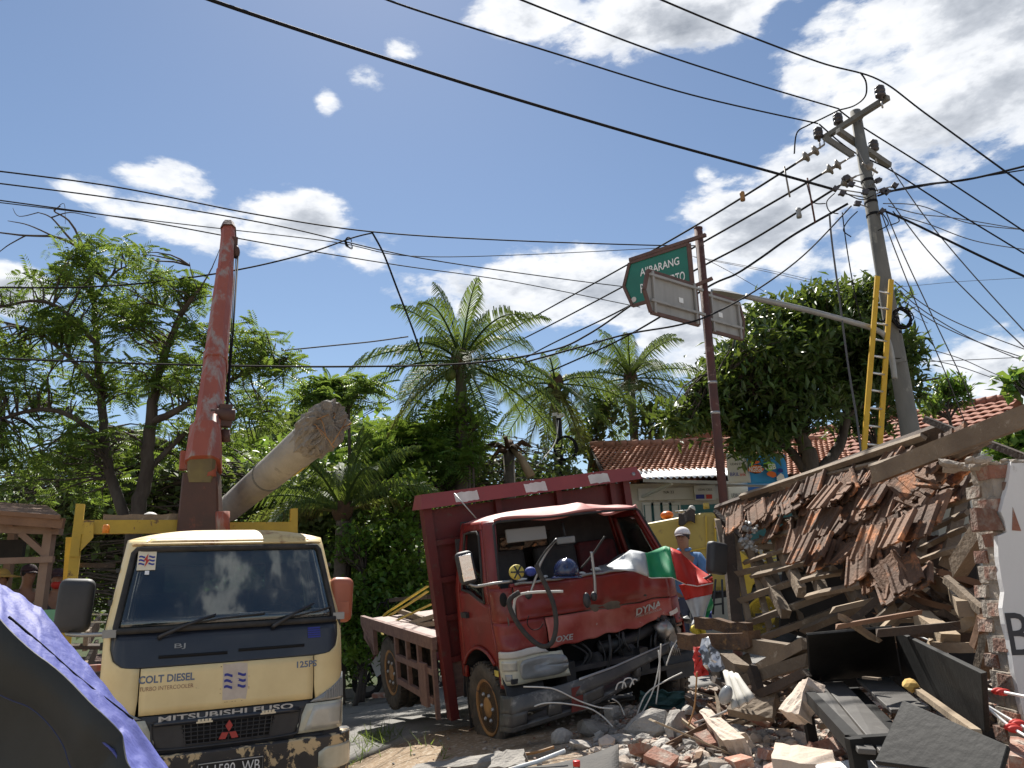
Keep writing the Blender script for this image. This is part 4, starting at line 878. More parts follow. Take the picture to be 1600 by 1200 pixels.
# ladder
lt0, lb0 = P(1371, 432, 11.75), P(1350, 712, 11.2); lt1, lb1 = P(1394, 436, 12.15), P(1362, 700, 11.75)
lt0, lb0 = P(1371, 432, 11.7), P(1349, 716, 11.2); wv = V((.30, .16, 0)); gl_ = (lb0-lt0).normalized(); ex = (lb0.z-H(lb0.x, lb0.y))/-gl_.z
lad = thing('ladder', 'yellow ladder with silver rungs leaning on the utility pole', 'ladder', lb0+gl_*ex)
for o_ in (V((0,0,0)), wv):
    b = MB(); b.beam(lt0+o_, lb0+gl_*ex+o_, .075, .035, (0,1,0)); obj('rail', b, 'ladder_yellow', lad)
nr = int((lb0+gl_*ex-lt0).length/.30)
for k in range(nr):
    p = lt0+gl_*(.28+.30*k); b = MB(); b.tube([p+wv*.05, p+wv*.95], .018, 6); obj('rung', b, 'aluminium', lad)
# street lamp arm
sl_ = thing('street_lamp', 'grey street lamp on a long arm bracketed to the utility pole behind the signs', 'street lamp', P(1396,590,11.8))
b = MB(); b.tube(smooth_path([P(1398,592,11.82), P(1394,560,11.8), P(1386,530,11.75), P(1370,516,11.7), P(1330,503,11.6), P(1250,482,11.4), P(1165,463,11.2)], 6), .045, 8); obj('arm', b, 'metal_grey', sl_)
b = MB(); la, lc = P(1166,464,11.2), P(1106,453,11.0); dl = (lc-la).normalized(); m = frame(la, dl, V((0,0,1)))
b.add([m @ V((x, y*s, zz*.10)) for x, y, zz in [(0,.05,.5),(.12,.10,1.),(.5,.09,.8),(.6,.04,.3)] for s in (1,)]+[m @ V((x, y*-.35, zz*s)) for x, y, zz in [(0,.05,.06),(.12,.10,.12),(.5,.09,.11),(.6,.04,.05)] for s in (1,-1)], [(0,1,6,4),(1,2,8,6),(2,3,10,8),(0,5,7,1),(1,7,9,2),(2,9,11,3),(4,6,7,5),(6,8,9,7),(8,10,11,9),(0,4,5),(3,11,10)], False); obj('lamp_head', b, 'metal_grey', sl_)

# ------------------------------------------------------------------ direction signs on the rusty post
Ys = 10.5; st_, sb_ = P(1091, 358, Ys), P(1131, 787, Ys); ds = (st_-sb_).normalized(); sg = sb_-ds*((sb_.z-H(sb_.x, Ys)+.1)/ds.z)
spn = thing('sign_post', 'rusty brown steel post carrying the direction signs', 'sign post', sg)
b = MB(); b.tube([sg, st_], .062, 12); obj('post', b, 'sign_pole', spn)
b = MB(); b.tube([st_, st_+ds*.02], .066, 12); obj('post_cap', b, 'sign_pole', spn)
for f in (.55, .62):
    b = MB(); c = sg.lerp(st_, f); b.tube([c-ds*.02, c+ds*.02], .068, 12); obj('band', b, 'steel', spn)
def arrow(name, label, o, ex, ez, L, Hh, tip, m_face, back, flip=False):
    """sign plate: o = fixed end middle, ex = unit vector towards the arrow tip"""
    t = thing(name, label, 'road sign', o); nrm = ex.cross(ez).normalized()
    pl = [(0,-Hh/2),(L,-Hh/2),(L+tip,0),(L,Hh/2),(0,Hh/2)]
    mk = lambda pts, d, off: (lambda b: (b.prism(pts, d, lambda x, z, h: o+ex*x+ez*z+nrm*(h+off)), b)[1])(MB())
    obj('plate', mk(pl, .004, 0), m_face, t)
    fr = MB(); n = len(pl)
    for k in range(n):
        a, c = pl[k], pl[(k+1) % n]; fr.beam(o+ex*a[0]+ez*a[1], o+ex*c[0]+ez*c[1], .05, .035, nrm)
    obj('frame', fr, 'sign_frame', t)
    return t, nrm
# far arm with the green face turned to us
gR = P(1080, 448, 10.45); gz_ = P(1076, 381, 10.45).z
gLtop = PZ(984, 411, gz_); gtop = P(1076, 381, 10.45); ex = (gLtop-gtop); Lg = ex.length; ex.normalize(); zg = P(986, 478, gLtop.y).z; Hg = gz_-zg
t, nrm = arrow('direction_sign', 'green direction sign lettered in white pointing left on the rusty post', gtop+V((0,0,-Hg/2)), ex, V((0,0,1)), Lg, Hg, .13, 'sign_green', True)
o_ = gtop+V((0,0,-Hg/2)); fn = nrm if nrm.dot(V((0,0,CAMZ))-o_) > 0 else -nrm
def gtext(s, x0, z0, h, w): text('lettering', s, frame(o_+ex*x0+V((0,0,z0))+fn*.006, -ex, (0,0,1)), width=w, height=h, m='sign_white', parent=t, bold=.012)
gtext('AJIBARANG', Lg*.50, Hg*.17, Hg*.23, Lg*.66); gtext('PURWOKERTO', Lg*.47, -Hg*.17, Hg*.21, Lg*.74)
b = MB(); c = o_+ex*(Lg-.03)+V((0,0,-Hg*.37)); b.prism([(math.cos(k*.524)*.045, math.sin(k*.524)*.045) for k in range(12)], .002, lambda x, z, h: c-ex*x+V((0,0,z))+fn*(.006+h)); obj('emblem', b, 'dirty_white', t)
tb_ = P(1107, 366, 10.35); b = MB(); b.beam(gLtop+V((0,0,.05)), gtop-ex*.28+V((0,0,.05)), .05, .05); obj('hanger_bar', b, 'sign_frame', t)
b = MB(); b.beam(o_-ex*.0+V((0,0,Hg/2)), o_+V((0,0,-Hg/2)), .06, .05, (0,1,0)); obj('end_post', b, 'sign_frame', t)
# near arms: backs of two arrow signs on one crossbar
zt = P(1086, 446, 10.4).z; n0 = PZ(1012, 423, zt); n1 = P(1086, 446, 10.4); zb = P(1092, 508, 10.4).z; Hn = zt-zb
exn = (n0-n1); Ln = exn.length; exn.normalize()
t1, nr1 = arrow('direction_sign', 'grey back of an arrow sign pointing left in front of the green sign', n1+V((0,0,-Hn/2)), exn, V((0,0,1)), Ln, Hn, .10, 'sign_back', False)
r0 = n1-exn*.26; ztr = zt-.06; Lr_ = .72
t2, nr2 = arrow('direction_sign', 'grey back of an arrow sign pointing right beyond the post', r0+V((0,0,-Hn/2-.05)), -exn, V((0,0,1)), Lr_, Hn*.98, .08, 'sign_back', False)
for tt, oo, e_, L_ in ((t1, n1, exn, Ln), (t2, r0+V((0,0,-.05)), -exn, Lr_)):
    nn_ = e_.cross(V((0,0,1))).normalized()
    if nn_.dot(V((0,0,CAMZ))-oo) < 0: nn_ = -nn_
    for zz in (-Hn*.10, -Hn*.72):
        b = MB(); b.beam(oo+e_*-.12+V((0,0,zz))+nn_*.03, oo+e_*L_+V((0,0,zz))+nn_*.03, .035, .04, nn_); obj('stiffener', b, 'sign_back', tt)
    b = MB(); b.beam(oo+e_*(L_*.93)+nn_*.025, oo+e_*(L_*.93)+V((0,0,-Hn))+nn_*.025, .035, .03, nn_); obj('upright', b, 'sign_back', tt); b = MB(); b.beam(oo+e_*(.05)+nn_*.025, oo+e_*.05+V((0,0,-Hn))+nn_*.025, .035, .03, nn_); obj('upright', b, 'sign_back', tt)
    b = MB(); c = oo+e_*L_*.35+V((0,0,-Hn*.5))+nn_*.008; b.box((.09,.004,.075), c, Matrix.Rotation(math.atan2(e_.y, e_.x), 3, 'Z')); obj('stuck_label', b, 'white', tt)
b = MB(); b.beam(P(1085,447,10.42), P(1113,435,10.4), .04, .05); obj('bracket', b, 'sign_frame', spn)

# ------------------------------------------------------------------ cables
def wire(label, pts, r, m='wire', group='cables strung from the utility pole', name='power_cable', sag=None):
    q = [P(*p) for p in pts]; off = lambda p: p[0] < 0 or p[0] > 1600 or p[1] < 0
    sp = smooth_path(q, 10) if len(q) > 2 else [q[0].lerp(q[1], k/16)-V((0,0,(sag or 0)*4*(k/16)*(1-k/16))) for k in range(17)]
    if off(pts[0]): sp.insert(0, sp[0]+V(((sp[0]-sp[1]).x, max(0, (sp[0]-sp[1]).y), 0)).normalized()*14)
    if off(pts[-1]): sp.append(sp[-1]+V(((sp[-1]-sp[-2]).x, max(0, (sp[-1]-sp[-2]).y), 0)).normalized()*14)
    b = MB(); b.tube(sp, r, 5); return obj(name, b, m, None, label, 'cable', group)
def wp(px, py, v): return (px, py, v.y)
wire('thick twisted cable rising left from the pole to the top edge', [(250,-40,6.6),(330,0,7.4),(700,122,9.3),(1000,212,10.8),(1200,267,11.8),(1300,295,12)], .024)
wire('second line from the left, ending at the left pin insulator', [(560,-20,7.5),(640,12,8),(850,78,9.6),(1080,148,11.2),(1278,193,a0.y)], .014)
wire('line above it ending at the middle pin insulator', [(760,-22,8),(1000,72,9.8),(1160,125,11.2),(1311,170,12.3)], .014)
wire('uppermost line passing over the right pin insulator', [(960,-32,8.4),(1130,40,9.8),(1280,97,11),(1372,124,a1.y),(1450,180,11.5),(1640,318,10)], .015)
wire('middle line running right from the pin insulators', [(1311,172,12.3),(1350,200,12.3),(1480,282,12.4),(1640,388,12.5)], .014)
wire('lowest of the three straight lines running right', [(1280,194,a0.y),(1330,235,12.4),(1395,268,12.6),(1500,335,12.7),(1640,420,12.8)], .014)
wire('dark jumper loop between the top line and the middle insulator', [(1344,113,11.3),(1353,128,11.4),(1352,150,11.6),(1335,165,12),(1311,172,12.3)], .014)
wire('dark jumper from the middle insulator down to the left strain insulator', [(1311,172,12.3),(1285,185,12.4),(1262,196,12.5),(1245,208,12.6),(1241,240,12.6)], .014)
wire('line leaving the upper strain insulator down towards the palms', [(1243,256,12.55),(1100,345,15),(960,425,19),(820,503,24),(690,578,31),(560,652,40)], .022)
wire('line leaving the second strain insulator down towards the palms', [(1284,272,12.4),(1110,372,15),(960,455,19),(820,528,24),(690,590,31),(540,664,40)], .022)
wire('line leaving the third strain insulator past the sign post', [(1312,290,12.2),(1180,372,14),(1090,420,15.5),(960,490,19),(820,560,24),(690,645,30),(575,724,36)], .022)
wire('cable looping down left from the pole behind the left arrow sign', [(1325,318,12),(1240,367,12.6),(1190,402,13.2),(1150,428,13.8),(1110,446,14.2),(1040,490,15.5),(960,535,17.5),(860,580,20)], .022)
wire('thin cable crossing in front of the sign post', [(1330,322,11.9),(1260,395,11.2),(1190,448,10.6),(1115,490,10.1),(1060,508,9.9),(980,522,9.8),(900,544,9.8),(820,566,9.8)], .013)
wire('long nearly level cable crossing the sky at mid height on the left', [(-30,559,9.5),(150,566,9.6),(330,571,9.7),(530,573,9.8),(730,568,10),(860,548,10.2),(920,522,10.4),(985,478,10.5)], .014, group='cables crossing the left sky')
wire('upper left line running to the clamp above the palms', [(-30,264,11),(180,292,11.8),(400,335,12.6),(580,362,13),(780,375,14),(1010,383,15),(1100,384,16)], .014, group='cables crossing the left sky')
wire('second left line crossing just below the boom tip', [(-30,283,11),(200,313,12),(430,352,13),(650,402,15),(880,436,18),(1010,452,20)], .013, group='cables crossing the left sky')
wire('third left line running under the crane tip', [(-30,309,11),(210,343,12),(420,381,13),(620,414,15),(800,440,18),(1000,480,20)], .012, group='cables crossing the left sky')
wire('faint left line between the second and third', [(-30,313,12),(300,352,13),(520,378,14),(640,400,15),(820,398,17),(1080,385,20)], .010, group='cables crossing the left sky')
wire('slack dark cable hanging across the feathery tree to the hook', [(-30,449,10.5),(120,449,10.9),(250,440,11.4),(380,420,12),(480,396,12.6),(550,372,13),(582,364,13)], .015, group='cables crossing the left sky')
wire('dropping twisted cable from the hook towards the tall palm', [(582,364,13),(600,398,13),(622,455,13.2),(645,515,13.5),(660,560,13.8)], .018, group='cables crossing the left sky')
wire('loose torn cable end hanging left of the tall palm', [(440,548,13.4),(520,540,13.4),(580,534,13.4),(638,526,13.4)], .014, 'wire_grey', group='cables crossing the left sky')
b = MB(); c = P(545, 380, 12.9)
for k in range(4): b.tube([c+V((.06*math.cos(a+k), .03*k-.05, .10*math.sin(a+k*.7))) for a in [i*.5 for i in range(10)]], .008, 4)
obj('cable_tie', b, 'wire', None, 'knot of wire clamping two cables in the left sky', 'cable knot')
wire('twisted cable leaving the pole to the right edge', [(1372,306,12),(1400,297,12),(1450,288,11.9),(1520,279,11.7),(1640,250,11.4)], .02)
wire('second strand beside the twisted cable on the right', [(1388,300,12),(1430,293,11.9),(1470,286,11.8),(1560,272,11.6),(1640,259,11.4)], .012)
wire('heavy cable sagging right from below the clamps', [(1378,328,12),(1420,346,11.9),(1480,375,11.6),(1540,404,11.3),(1640,450,10.8)], .02)
for lab, pts in (('left guy wire dropping steeply to the house roof', [(1378,335,12),(1400,395,12.4),(1438,490,13),(1480,590,14),(1512,672,15)]), ('right guy wire dropping steeply to the house roof', [(1384,330,12),(1412,398,12.4),(1455,490,13),(1500,585,14),(1524,640,15)]),
    ('long guy wire from the crossarm to the lower right edge', [(1392,262,12.6),(1450,345,12.2),(1530,440,11.6),(1640,560,11)]), ('long guy wire from the crossarm to the right edge', [(1388,310,12.2),(1450,392,12),(1530,475,11.6),(1640,580,11)])):
    wire(lab, pts, .010, 'wire_grey', name='guy_wire')
for lab, pts in (('thin phone line curving right below the clamps', [(1388,322,12),(1440,335,12.5),(1500,342,13),(1640,366,14)]), ('thin phone line sagging right under the twisted cable', [(1380,330,12),(1450,350,12.5),(1530,378,13),(1640,395,14)]), ('thin phone line wavering right above the heavy cable', [(1380,318,12),(1440,322,12.5),(1520,350,13),(1640,362,14)]),
    ('phone line running right from the cable coil', [(1398,440,11.9),(1450,480,12.2),(1520,515,12.6),(1640,560,13.2)]), ('lower phone line running right from the cable coil', [(1412,470,11.9),(1460,503,12.2),(1530,535,12.6),(1640,572,13.2)]), ('third phone line running right from the pole', [(1402,452,11.9),(1450,490,12.2),(1530,535,12.6),(1640,580,13.2)]),
    ('low line running right behind the young tree', [(1440,560,14),(1500,573,15),(1580,600,16),(1640,612,17)]), ('level line crossing right just above the pale roof cloud', [(1430,566,16),(1520,562,17),(1640,556,18)]), ('low line falling right over the ridge of the long house', [(1430,540,14),(1500,560,15),(1570,590,16),(1640,606,17)]),
    ('far line crossing behind the pole at ladder height', [(1080,400,26),(1200,422,26),(1310,445,26),(1400,448,26),(1500,440,26),(1640,432,26)]), ('far line falling behind the pole to the right', [(1085,402,24),(1200,425,24),(1300,450,24),(1390,478,24),(1450,505,24)]), ('far thin line crossing from the sign to the mango tree', [(1090,398,22),(1150,430,22),(1220,470,22),(1280,500,22)])):
    wire(lab, pts, .009, 'wire_grey', name='phone_line')
wire('slack service cable hanging down in front of the mango tree', [(1296,335,11.7),(1300,380,11.7),(1312,470,11.6),(1325,570,11.4),(1338,650,11.2),(1345,706,11)], .016, 'wire_grey')
wire('thin service cable hanging beside it down into the mango tree', [(1316,332,11.9),(1322,380,11.9),(1332,440,12.1),(1341,482,12.2),(1346,500,12.3)], .010)
for px, py, Y, l, lab in ((1226,265,12.5,.55,'pale rod hanging from the upper line'), (1262,283,12.2,.80,'dark rod hanging from the lower line')):
    p = P(px, py, Y); b = MB(); b.tube([p+V((0,0,.06)), p+V((.03 if px < 1250 else .03,0,-l))], .016, 6); obj('hanging_rod', b, 'insulator_pale' if px < 1250 else 'sign_pole', None, lab, 'rod', 'rods hanging from the lines')
for px, py, Y, lab, m in ((1160,307,13.2,'small rusty marker weight on the upper line left of the pole','rim_rust'), (1248,333,12.6,'small grey marker weight on the lower line left of the pole','metal_grey')):
    p = P(px, py, Y); b = MB(); b.lathe([(0,-.09),(.045,-.09),(.05,-.05),(.04,0),(.05,.05),(.045,.09),(0,.09)], 10, Matrix.Translation(p)); obj('line_weight', b, m, None, lab, 'line weight', 'weights on the lines')
for lab, pts in (('left of the pole top', [(1304,302,12),(1292,315,12),(1296,330,12),(1310,334,12)]), ('wrapped across the front of the pole', [(1318,300,12),(1345,312,11.85),(1365,305,11.9)]), ('hanging lowest left of the pole', [(1340,330,11.9),(1325,345,12),(1318,360,12),(1330,370,12)]), ('just right of the pole', [(1378,332,11.9),(1388,350,11.95),(1372,360,11.9)]), ('hooked beside the dark hanging rod', [(1260,285,12.3),(1270,315,12.2),(1290,318,12.1)]), ('farthest right of the pole', [(1395,330,12),(1405,345,12),(1390,352,12)])):
    wire('loose tangled wire loop '+lab, pts, .010, name='wire_loop', group='wire loops round the clamps')
# far small pole with a coil behind the red truck
p0 = P(877, 735, 19); p1 = P(872, 650, 19); tp_ = thing('telecom_pole', 'thin dark pole with a round cable coil left of the shop roof', 'pole', (p0.x, 19, H(p0.x, 19)))
b = MB(); b.tube([(p0.x, 19, H(p0.x, 19)), p1], .06, 8); obj('post', b, 'wire', tp_)
b = MB(); c = P(884, 700, 18.9)
for k in range(4): b.tube([c+V((math.cos(a)*(.24+.02*k), .01*k, math.sin(a)*(.27+.015*k))) for a in [2*math.pi*i/22 for i in range(23)]], .014, 5)
obj('cable_coil', b, 'wire', tp_)
b = MB()
for k in range(3): b.box((.12,.1,.08), P(867+6*k, 648+3*(k % 2), 18.95))
obj('clamp', b, 'dirty_white', tp_)
wire('pale drop wire curving from the small dark pole', [(873,652,19),(868,690,18.6),(850,715,18),(838,728,17.5)], .014, 'dirty_white', name='drop_wire')
# dead brown palm head behind the red headboard
dp = thing('palm_stump', 'brown withered palm head with cut stalks above the red headboard', 'palm stump', (P(790,720,17.5).x, 17.5, H(0,17.5)))
b = MB(); c = P(795, 705, 17.5); b.tube([(c.x, 17.5, H(0,17.5)), c], [.16,.13], 8); obj('trunk', b, 'palm_trunk', dp)
rr = random.Random(3)
for k in range(16):
    a = rr.uniform(0, 6.3); d = V((math.cos(a), math.sin(a), rr.uniform(-.5,.8))); b = MB(); q = c+d*.1; b.tube([q, q+d*.22+V((0,0,.05)), q+d*rr.uniform(.35,.6)+V((0,0,-.18))], [.06,.045,.015], 6); obj('dead_stalk', b, 'husk', dp)
b = MB(); b.tube([P(800,700,17.3), P(815,718,17.2), P(830,745,17.1)], [.05,.09,.11], 7); obj('stalk', b, 'wood_tan', dp)
# ------------------------------------------------------------------ truck cabs
def interp(tab, z):
    if z <= tab[0][0]: a, b = tab[0], tab[1]
    elif z >= tab[-1][0]: a, b = tab[-2], tab[-1]
    else:
        for a, b in zip(tab, tab[1:]):
            if a[0] <= z <= b[0]: break
    f = (z-a[0])/(b[0]-a[0]); return a[1]+(b[1]-a[1])*f
class Cab:
    """cab skin: t runs round the plan outline (0 centre front, 1 corner start, 2 side start, 3 rear corner, 4 rear centre), z is height"""
    def __init__(s, prof, hw, r, bulge, yb, dent=None): s.prof, s.hw, s.r, s.bulge, s.yb, s.dent = prof, hw, r, bulge, yb, dent
    def F(s, t, z):
        sg = 1 if t >= 0 else -1; a = abs(t); w = interp(s.hw, z); y0 = interp(s.prof, z); fl = w-s.r; b1 = s.bulge*(fl/w)**2
        if a <= 1: x, y = a*fl, y0+s.bulge*(a*fl/w)**2
        elif a <= 2: an = (a-1)*math.pi/2; x, y = fl+s.r*math.sin(an), y0+b1+s.r*(1-math.cos(an))
        elif a <= 3: x = w; ys = y0+b1+s.r; y = ys+(s.yb-ys)*(a-2)
        else: x, y = w*(4-a), s.yb
        p = V((sg*x, y, z))
        if s.dent: p = p+s.dent(p)
        return p
    def N(s, t, z): e = .01; return (s.F(t+e, z)-s.F(t-e, z)).cross(s.F(t, z+e)-s.F(t, z-e)).normalized()
    def O(s, t, z, off): return s.F(t, z)+s.N(t, z)*off
    def patch(s, mb, fn, nu, nv, off=0., th=.02):
        return mb.slab(lambda u, v: s.O(*fn(u, v), off), nu, nv, th, True)
    def rows(s, mb, rows, nu, nv, off=0., th=.02):
        zs = [r[0] for r in rows]; L = [(r[0], r[1]) for r in rows]; R = [(r[0], r[2]) for r in rows]
        def fn(u, v):
            # v walks the rows evenly by index so rounded corners keep their points
            x = v*(len(rows)-1); i = min(int(x), len(rows)-2); z = zs[i]+(zs[i+1]-zs[i])*(x-i); l, r = interp(L, z), interp(R, z); return l+(r-l)*u, z
        return s.patch(mb, fn, nu, nv, off, th)
    def fr(s, x, z, off=.0):                       # frame on the flat front at x (metres), z
        t = x/(interp(s.hw, z)-s.r); return frame(s.O(t, z, off), s.F(t+.05, z)-s.F(t-.05, z), s.F(t, z+.03)-s.F(t, z-.03))
    def roof(s, mb, z, h, nu=60, nv=8, th=.02, off=None):
        c = V((0, (interp(s.prof, z)+s.yb)/2+.05, z))
        def fn(u, v):
            p = s.F(-4+8*u, z); q = v*.999; r = p.lerp(c, q); r = r+V((0,0,h*(1-(1-q)**2.6))); return r+(off(r) if off else V((0,0,0)))
        vs = [fn(i/nu, (j/nv)**1.6) for j in range(nv+1) for i in range(nu+1)]
        vs2 = [p-V((0,0,th)) for p in vs]; fs = []; N = len(vs)
        for j in range(nv):
            for i in range(nu):
                a = j*(nu+1)+i; fs += [(a, a+1, a+nu+2, a+nu+1), (N+a+nu+1, N+a+nu+2, N+a+1, N+a)]
        for i in range(nu): fs.append((i+1, i, N+i, N+i+1))
        return mb.add(vs+vs2, fs, True)
def wheel(name, parent, c, r, w, side, tyre='tyre_dusty', rim='rim_rust', dual=False):
    """tyre with a rim as its sub-part; axle along local x, side = -1 outer face to the left"""
    m = Matrix.Translation(V(c)) @ Matrix.Rotation(rad(90*side), 4, 'Y')
    b = MB(); prof = [(r*.60,-w*.38),(r*.72,-w*.46),(r*.93,-w*.5),(r*.985,-w*.40),(r,-w*.2),(r*.985,-w*.03),(r*.96,0),(r*.985,w*.03),(r,w*.2),(r*.985,w*.40),(r*.93,w*.5),(r*.72,w*.46),(r*.60,w*.38)]
    b.lathe(prof, 36, m)
    for k in range(40):
        a = 2*math.pi*k/40; 
        for q in (-1, 1): b.box((.02, .026, w*.22), m @ V((math.cos(a+.04*q)*r*.995, math.sin(a+.04*q)*r*.995, q*w*.36)), (m.to_3x3() @ Matrix.Rotation(a, 3, 'Z')))
    if dual: b.lathe(prof, 32, m @ Matrix.Translation((0,0,-w*1.12)))
    ty = obj(name, b, tyre, parent)
    b = MB(); b.lathe([(r*.60,w*.38),(r*.63,w*.42),(r*.60,w*.44),(r*.56,w*.40),(r*.52,w*.26),(r*.40,w*.22),(r*.26,w*.28),(r*.22,w*.40),(r*.12,w*.42),(.0,w*.42)], 28, m); rm = obj('rim', b, rim, ty)
    b = MB()
    for k in range(6):
        a = 2*math.pi*k/6; b.lathe([(0,0),(r*.085,0),(r*.085,.006),(0,.006)], 12, m @ Matrix.Translation((math.cos(a)*r*.44, math.sin(a)*r*.44, w*.245)) @ Matrix.Rotation(.0,4,'X'))
    obj('rim_hole', b, 'hole_black', rm, kind='stuff'); b = MB()
    for k in range(6):
        a = 2*math.pi*(k+.5)/6; b.lathe([(0,0),(.02,0),(.02,.04),(0,.05)], 6, m @ Matrix.Translation((math.cos(a)*r*.31, math.sin(a)*r*.31, w*.26)))
    obj('wheel_nut', b, 'steel', rm, kind='stuff'); return ty
def rbox(name, parent, size, mtx, m, bev, kind=None):
    b = MB(); b.box(size); o = obj(name, b, m, parent); o.matrix_basis = mtx
    md = o.modifiers.new('bevel', 'BEVEL'); md.width = bev; md.segments = 4
    for p in o.data.polygons: p.use_smooth = True
    return o
def steering(parent, c, tilt):
    m = Matrix.Translation(V(c)) @ Matrix.Rotation(tilt, 4, 'X'); b = MB()
    b.tube([m @ V((math.cos(a)*.20, math.sin(a)*.20, 0)) for a in [2*math.pi*k/24 for k in range(25)]], .016, 7)
    for a in (0.3, 2.84, -1.57): b.tube([m @ V((0,0,-.03)), m @ V((math.cos(a)*.2, math.sin(a)*.2, 0))], .014, 5)
    b.tube([m @ V((0,0,-.02)), m @ V((0,0,-.4))], .03, 8); return obj('steering_wheel', b, 'black_plastic', parent)
def energy_logo(parent, mt, s, m='ink_blue', bolt='ink_red'):
    """three blue wave lines with a red bolt, as printed on the stickers"""
    b = MB()
    for k in (-1, 0, 1):
        for lo, hi in ((-.40, -.10), (.10, .40)):
            up = [(x, k*.2+.03*math.sin(x*15)) for x in [lo+(hi-lo)*i/8 for i in range(9)]]
            b.prism([(x, z-.045) for x, z in up]+[(x, z+.045) for x, z in up[::-1]], .0015, lambda x, z, h: mt @ V((x*s, z*s, h+.001)))
    obj('wave_mark', b, m, parent); b = MB()
    b.prism([(.05,.38),(-.16,-.02),(-.03,.0),(-.08,-.38),(.16,.06),(.03,.04)], .0015, lambda x, z, h: mt @ V((x*s, z*s, h+.002))); obj('bolt_mark', b, bolt, parent)

# ------------------------------------------------------------------ cream crane truck
M1 = Matrix.Translation((-2.089, 5.957, -.006)) @ (Matrix.Rotation(rad(26.19), 4, 'Z') @ Matrix.Rotation(rad(.99), 4, 'X') @ Matrix.Rotation(rad(-.95), 4, 'Y')) @ Matrix.Diagonal((.982, 1, 1.057, 1))
I1 = M1.inverted()
def L1(px, py, Y): return I1 @ P(px, py, Y)
ct = thing('crane_truck', 'cream crane truck with a red boom and a black windscreen surround', 'truck', mtx=M1)
ca = Cab([(.40,.03),(.62,.01),(.9,.0),(1.2,.03),(1.42,.085),(2.0,.37),(2.06,.42)], [(.40,.87),(1.42,.87),(2.06,.765)], .17, .05, 1.50)
sw = lambda f: (f(-1), f(1))
GAP = .012
b = MB(); ca.rows(b, [(.905,-.865,.865),(1.0,-.872,.872),(1.1,-.872,.872),(1.196,-.872,.872)], 24, 6, 0, .02); fp = obj('front_panel', b, 'cream', ct)
for s in (-1, 1):
    b = MB(); q = lambda zt: [(z, min(s*a, s*c), max(s*a, s*c)) for z, a, c in zt]
    ca.rows(b, q([(.90,.90,1.40),(1.0,.885,1.62),(1.06,.885,2.0),(1.12,.885,2.0),(1.196,.885,2.0),(1.212,1.17,2.0),(1.25,1.40,2.0),(1.32,1.52,2.0),(1.42,1.54,2.0),(1.44,1.46,2.0),(1.96,1.44,2.0),(1.985,1.38,2.0),(2.0,1.2,2.0),(2.06,1.0,2.0)]), 12, 26, 0, .03); obj('corner_panel', b, 'cream', ct)
    b = MB(); ca.rows(b, q([(.50,2.015,2.88),(1.0,2.015,2.88),(1.415,2.015,2.88)]), 10, 6, 0, .03); dr = obj('door', b, 'cream', ct)
    b = MB(); ca.rows(b, q([(1.42,2.015,2.10),(1.95,2.015,2.10)]), 3, 6, 0, .03); ca.rows(b, q([(1.42,2.80,2.88),(1.95,2.80,2.88)]), 3, 6, 0, .03); ca.rows(b, q([(1.955,2.015,2.88),(2.06,2.015,2.88)]), 8, 3, 0, .03); obj('window_frame', b, 'cream', dr)
    b = MB(); ca.rows(b, q([(1.42,2.105,2.795),(1.95,2.105,2.795)]), 8, 5, -.015, .006); obj('window', b, GL_DARK, dr)
    b = MB(); ca.rows(b, q([(1.42,2.10,2.13),(1.95,2.10,2.13)]), 2, 5, .008, .012); obj('window_seal', b, 'rubber', dr)
    b = MB(); c = ca.O(s*2.75, 1.28, .02); b.box((.04,.14,.05), c); obj('handle', b, 'black_plastic', dr)
    b = MB(); c = ca.O(s*1.98, 1.62, .012); b.box((.03,.05,.04), c); c = ca.O(s*1.98, 1.84, .012); b.box((.03,.04,.03), c); obj('hinge', b, 'black_plastic', dr)
    b = MB(); ca.rows(b, q([(.40,2.02,2.9),(.49,2.02,2.9)]), 6, 2, -.02, .05); obj('step', b, 'black_plastic', ct)
    b = MB(); ca.rows(b, q([(.50,2.89,3.0),(2.06,2.89,3.0)]), 3, 12, 0, .03); obj('rear_pillar', b, 'cream', ct)
    # lamps
    b = MB(); ca.rows(b, q([(.685,.70,1.78),(.75,.71,1.8),(.876,.80,1.84)]), 10, 5, .012, .03); hl = obj('headlight', b, 'lens', ct)
    b = MB(); ca.rows(b, q([(.70,.78,1.55),(.86,.88,1.6)]), 10, 4, .016, .004); obj('lamp_glass', b, 'lens_clear', hl)
    b = MB(); ca.rows(b, q([(.884,.83,1.86),(.93,.97,1.9),(.99,1.36,1.94),(1.05,1.9,1.98)]), 10, 6, .010, .03); ind = obj('indicator', b, 'lens_grey', hl)
    b = MB()
    for k in range(9): t = s*(1.05+.08*k); b.beam(ca.O(t, .895, .012), ca.O(t, .90+.055+.009*k, .012), .006, .006, (0,1,0))
    obj('lamp_rib', b, 'metal_grey', ind, kind='stuff')
    b = MB(); ca.rows(b, q([(.60,.6,2.0),(.68,.68,2.0)]), 8, 2, -.01, .05); obj('lower_valance', b, 'black_plastic', ct)
b = MB(); ca.rows(b, [(1.200,-.90,.90),(1.214,-1.16,1.16),(1.252,-1.39,1.39),(1.322,-1.51,1.51),(1.425,-1.53,1.53)], 40, 8, -.004, .02); cw = obj('cowl', b, 'cowl_black', ct)
for x0, x1, zz in ((-.50, -.03, 1.262), (.05, .54, 1.272)):
    b = MB(); b.tube([ca.fr(x0+(x1-x0)*k/6, zz, .001).translation for k in range(7)], .011, 6); obj('vent_slot', b, 'hole_black', cw)
text('tape_mark', 'BJ', ca.fr(-.36, 1.322, .0) @ Matrix.Translation((0,0,-.001)), width=.075, height=.038, m='metal_grey', parent=cw)
mt = ca.fr(.62, 1.352, 0); b = MB(); 
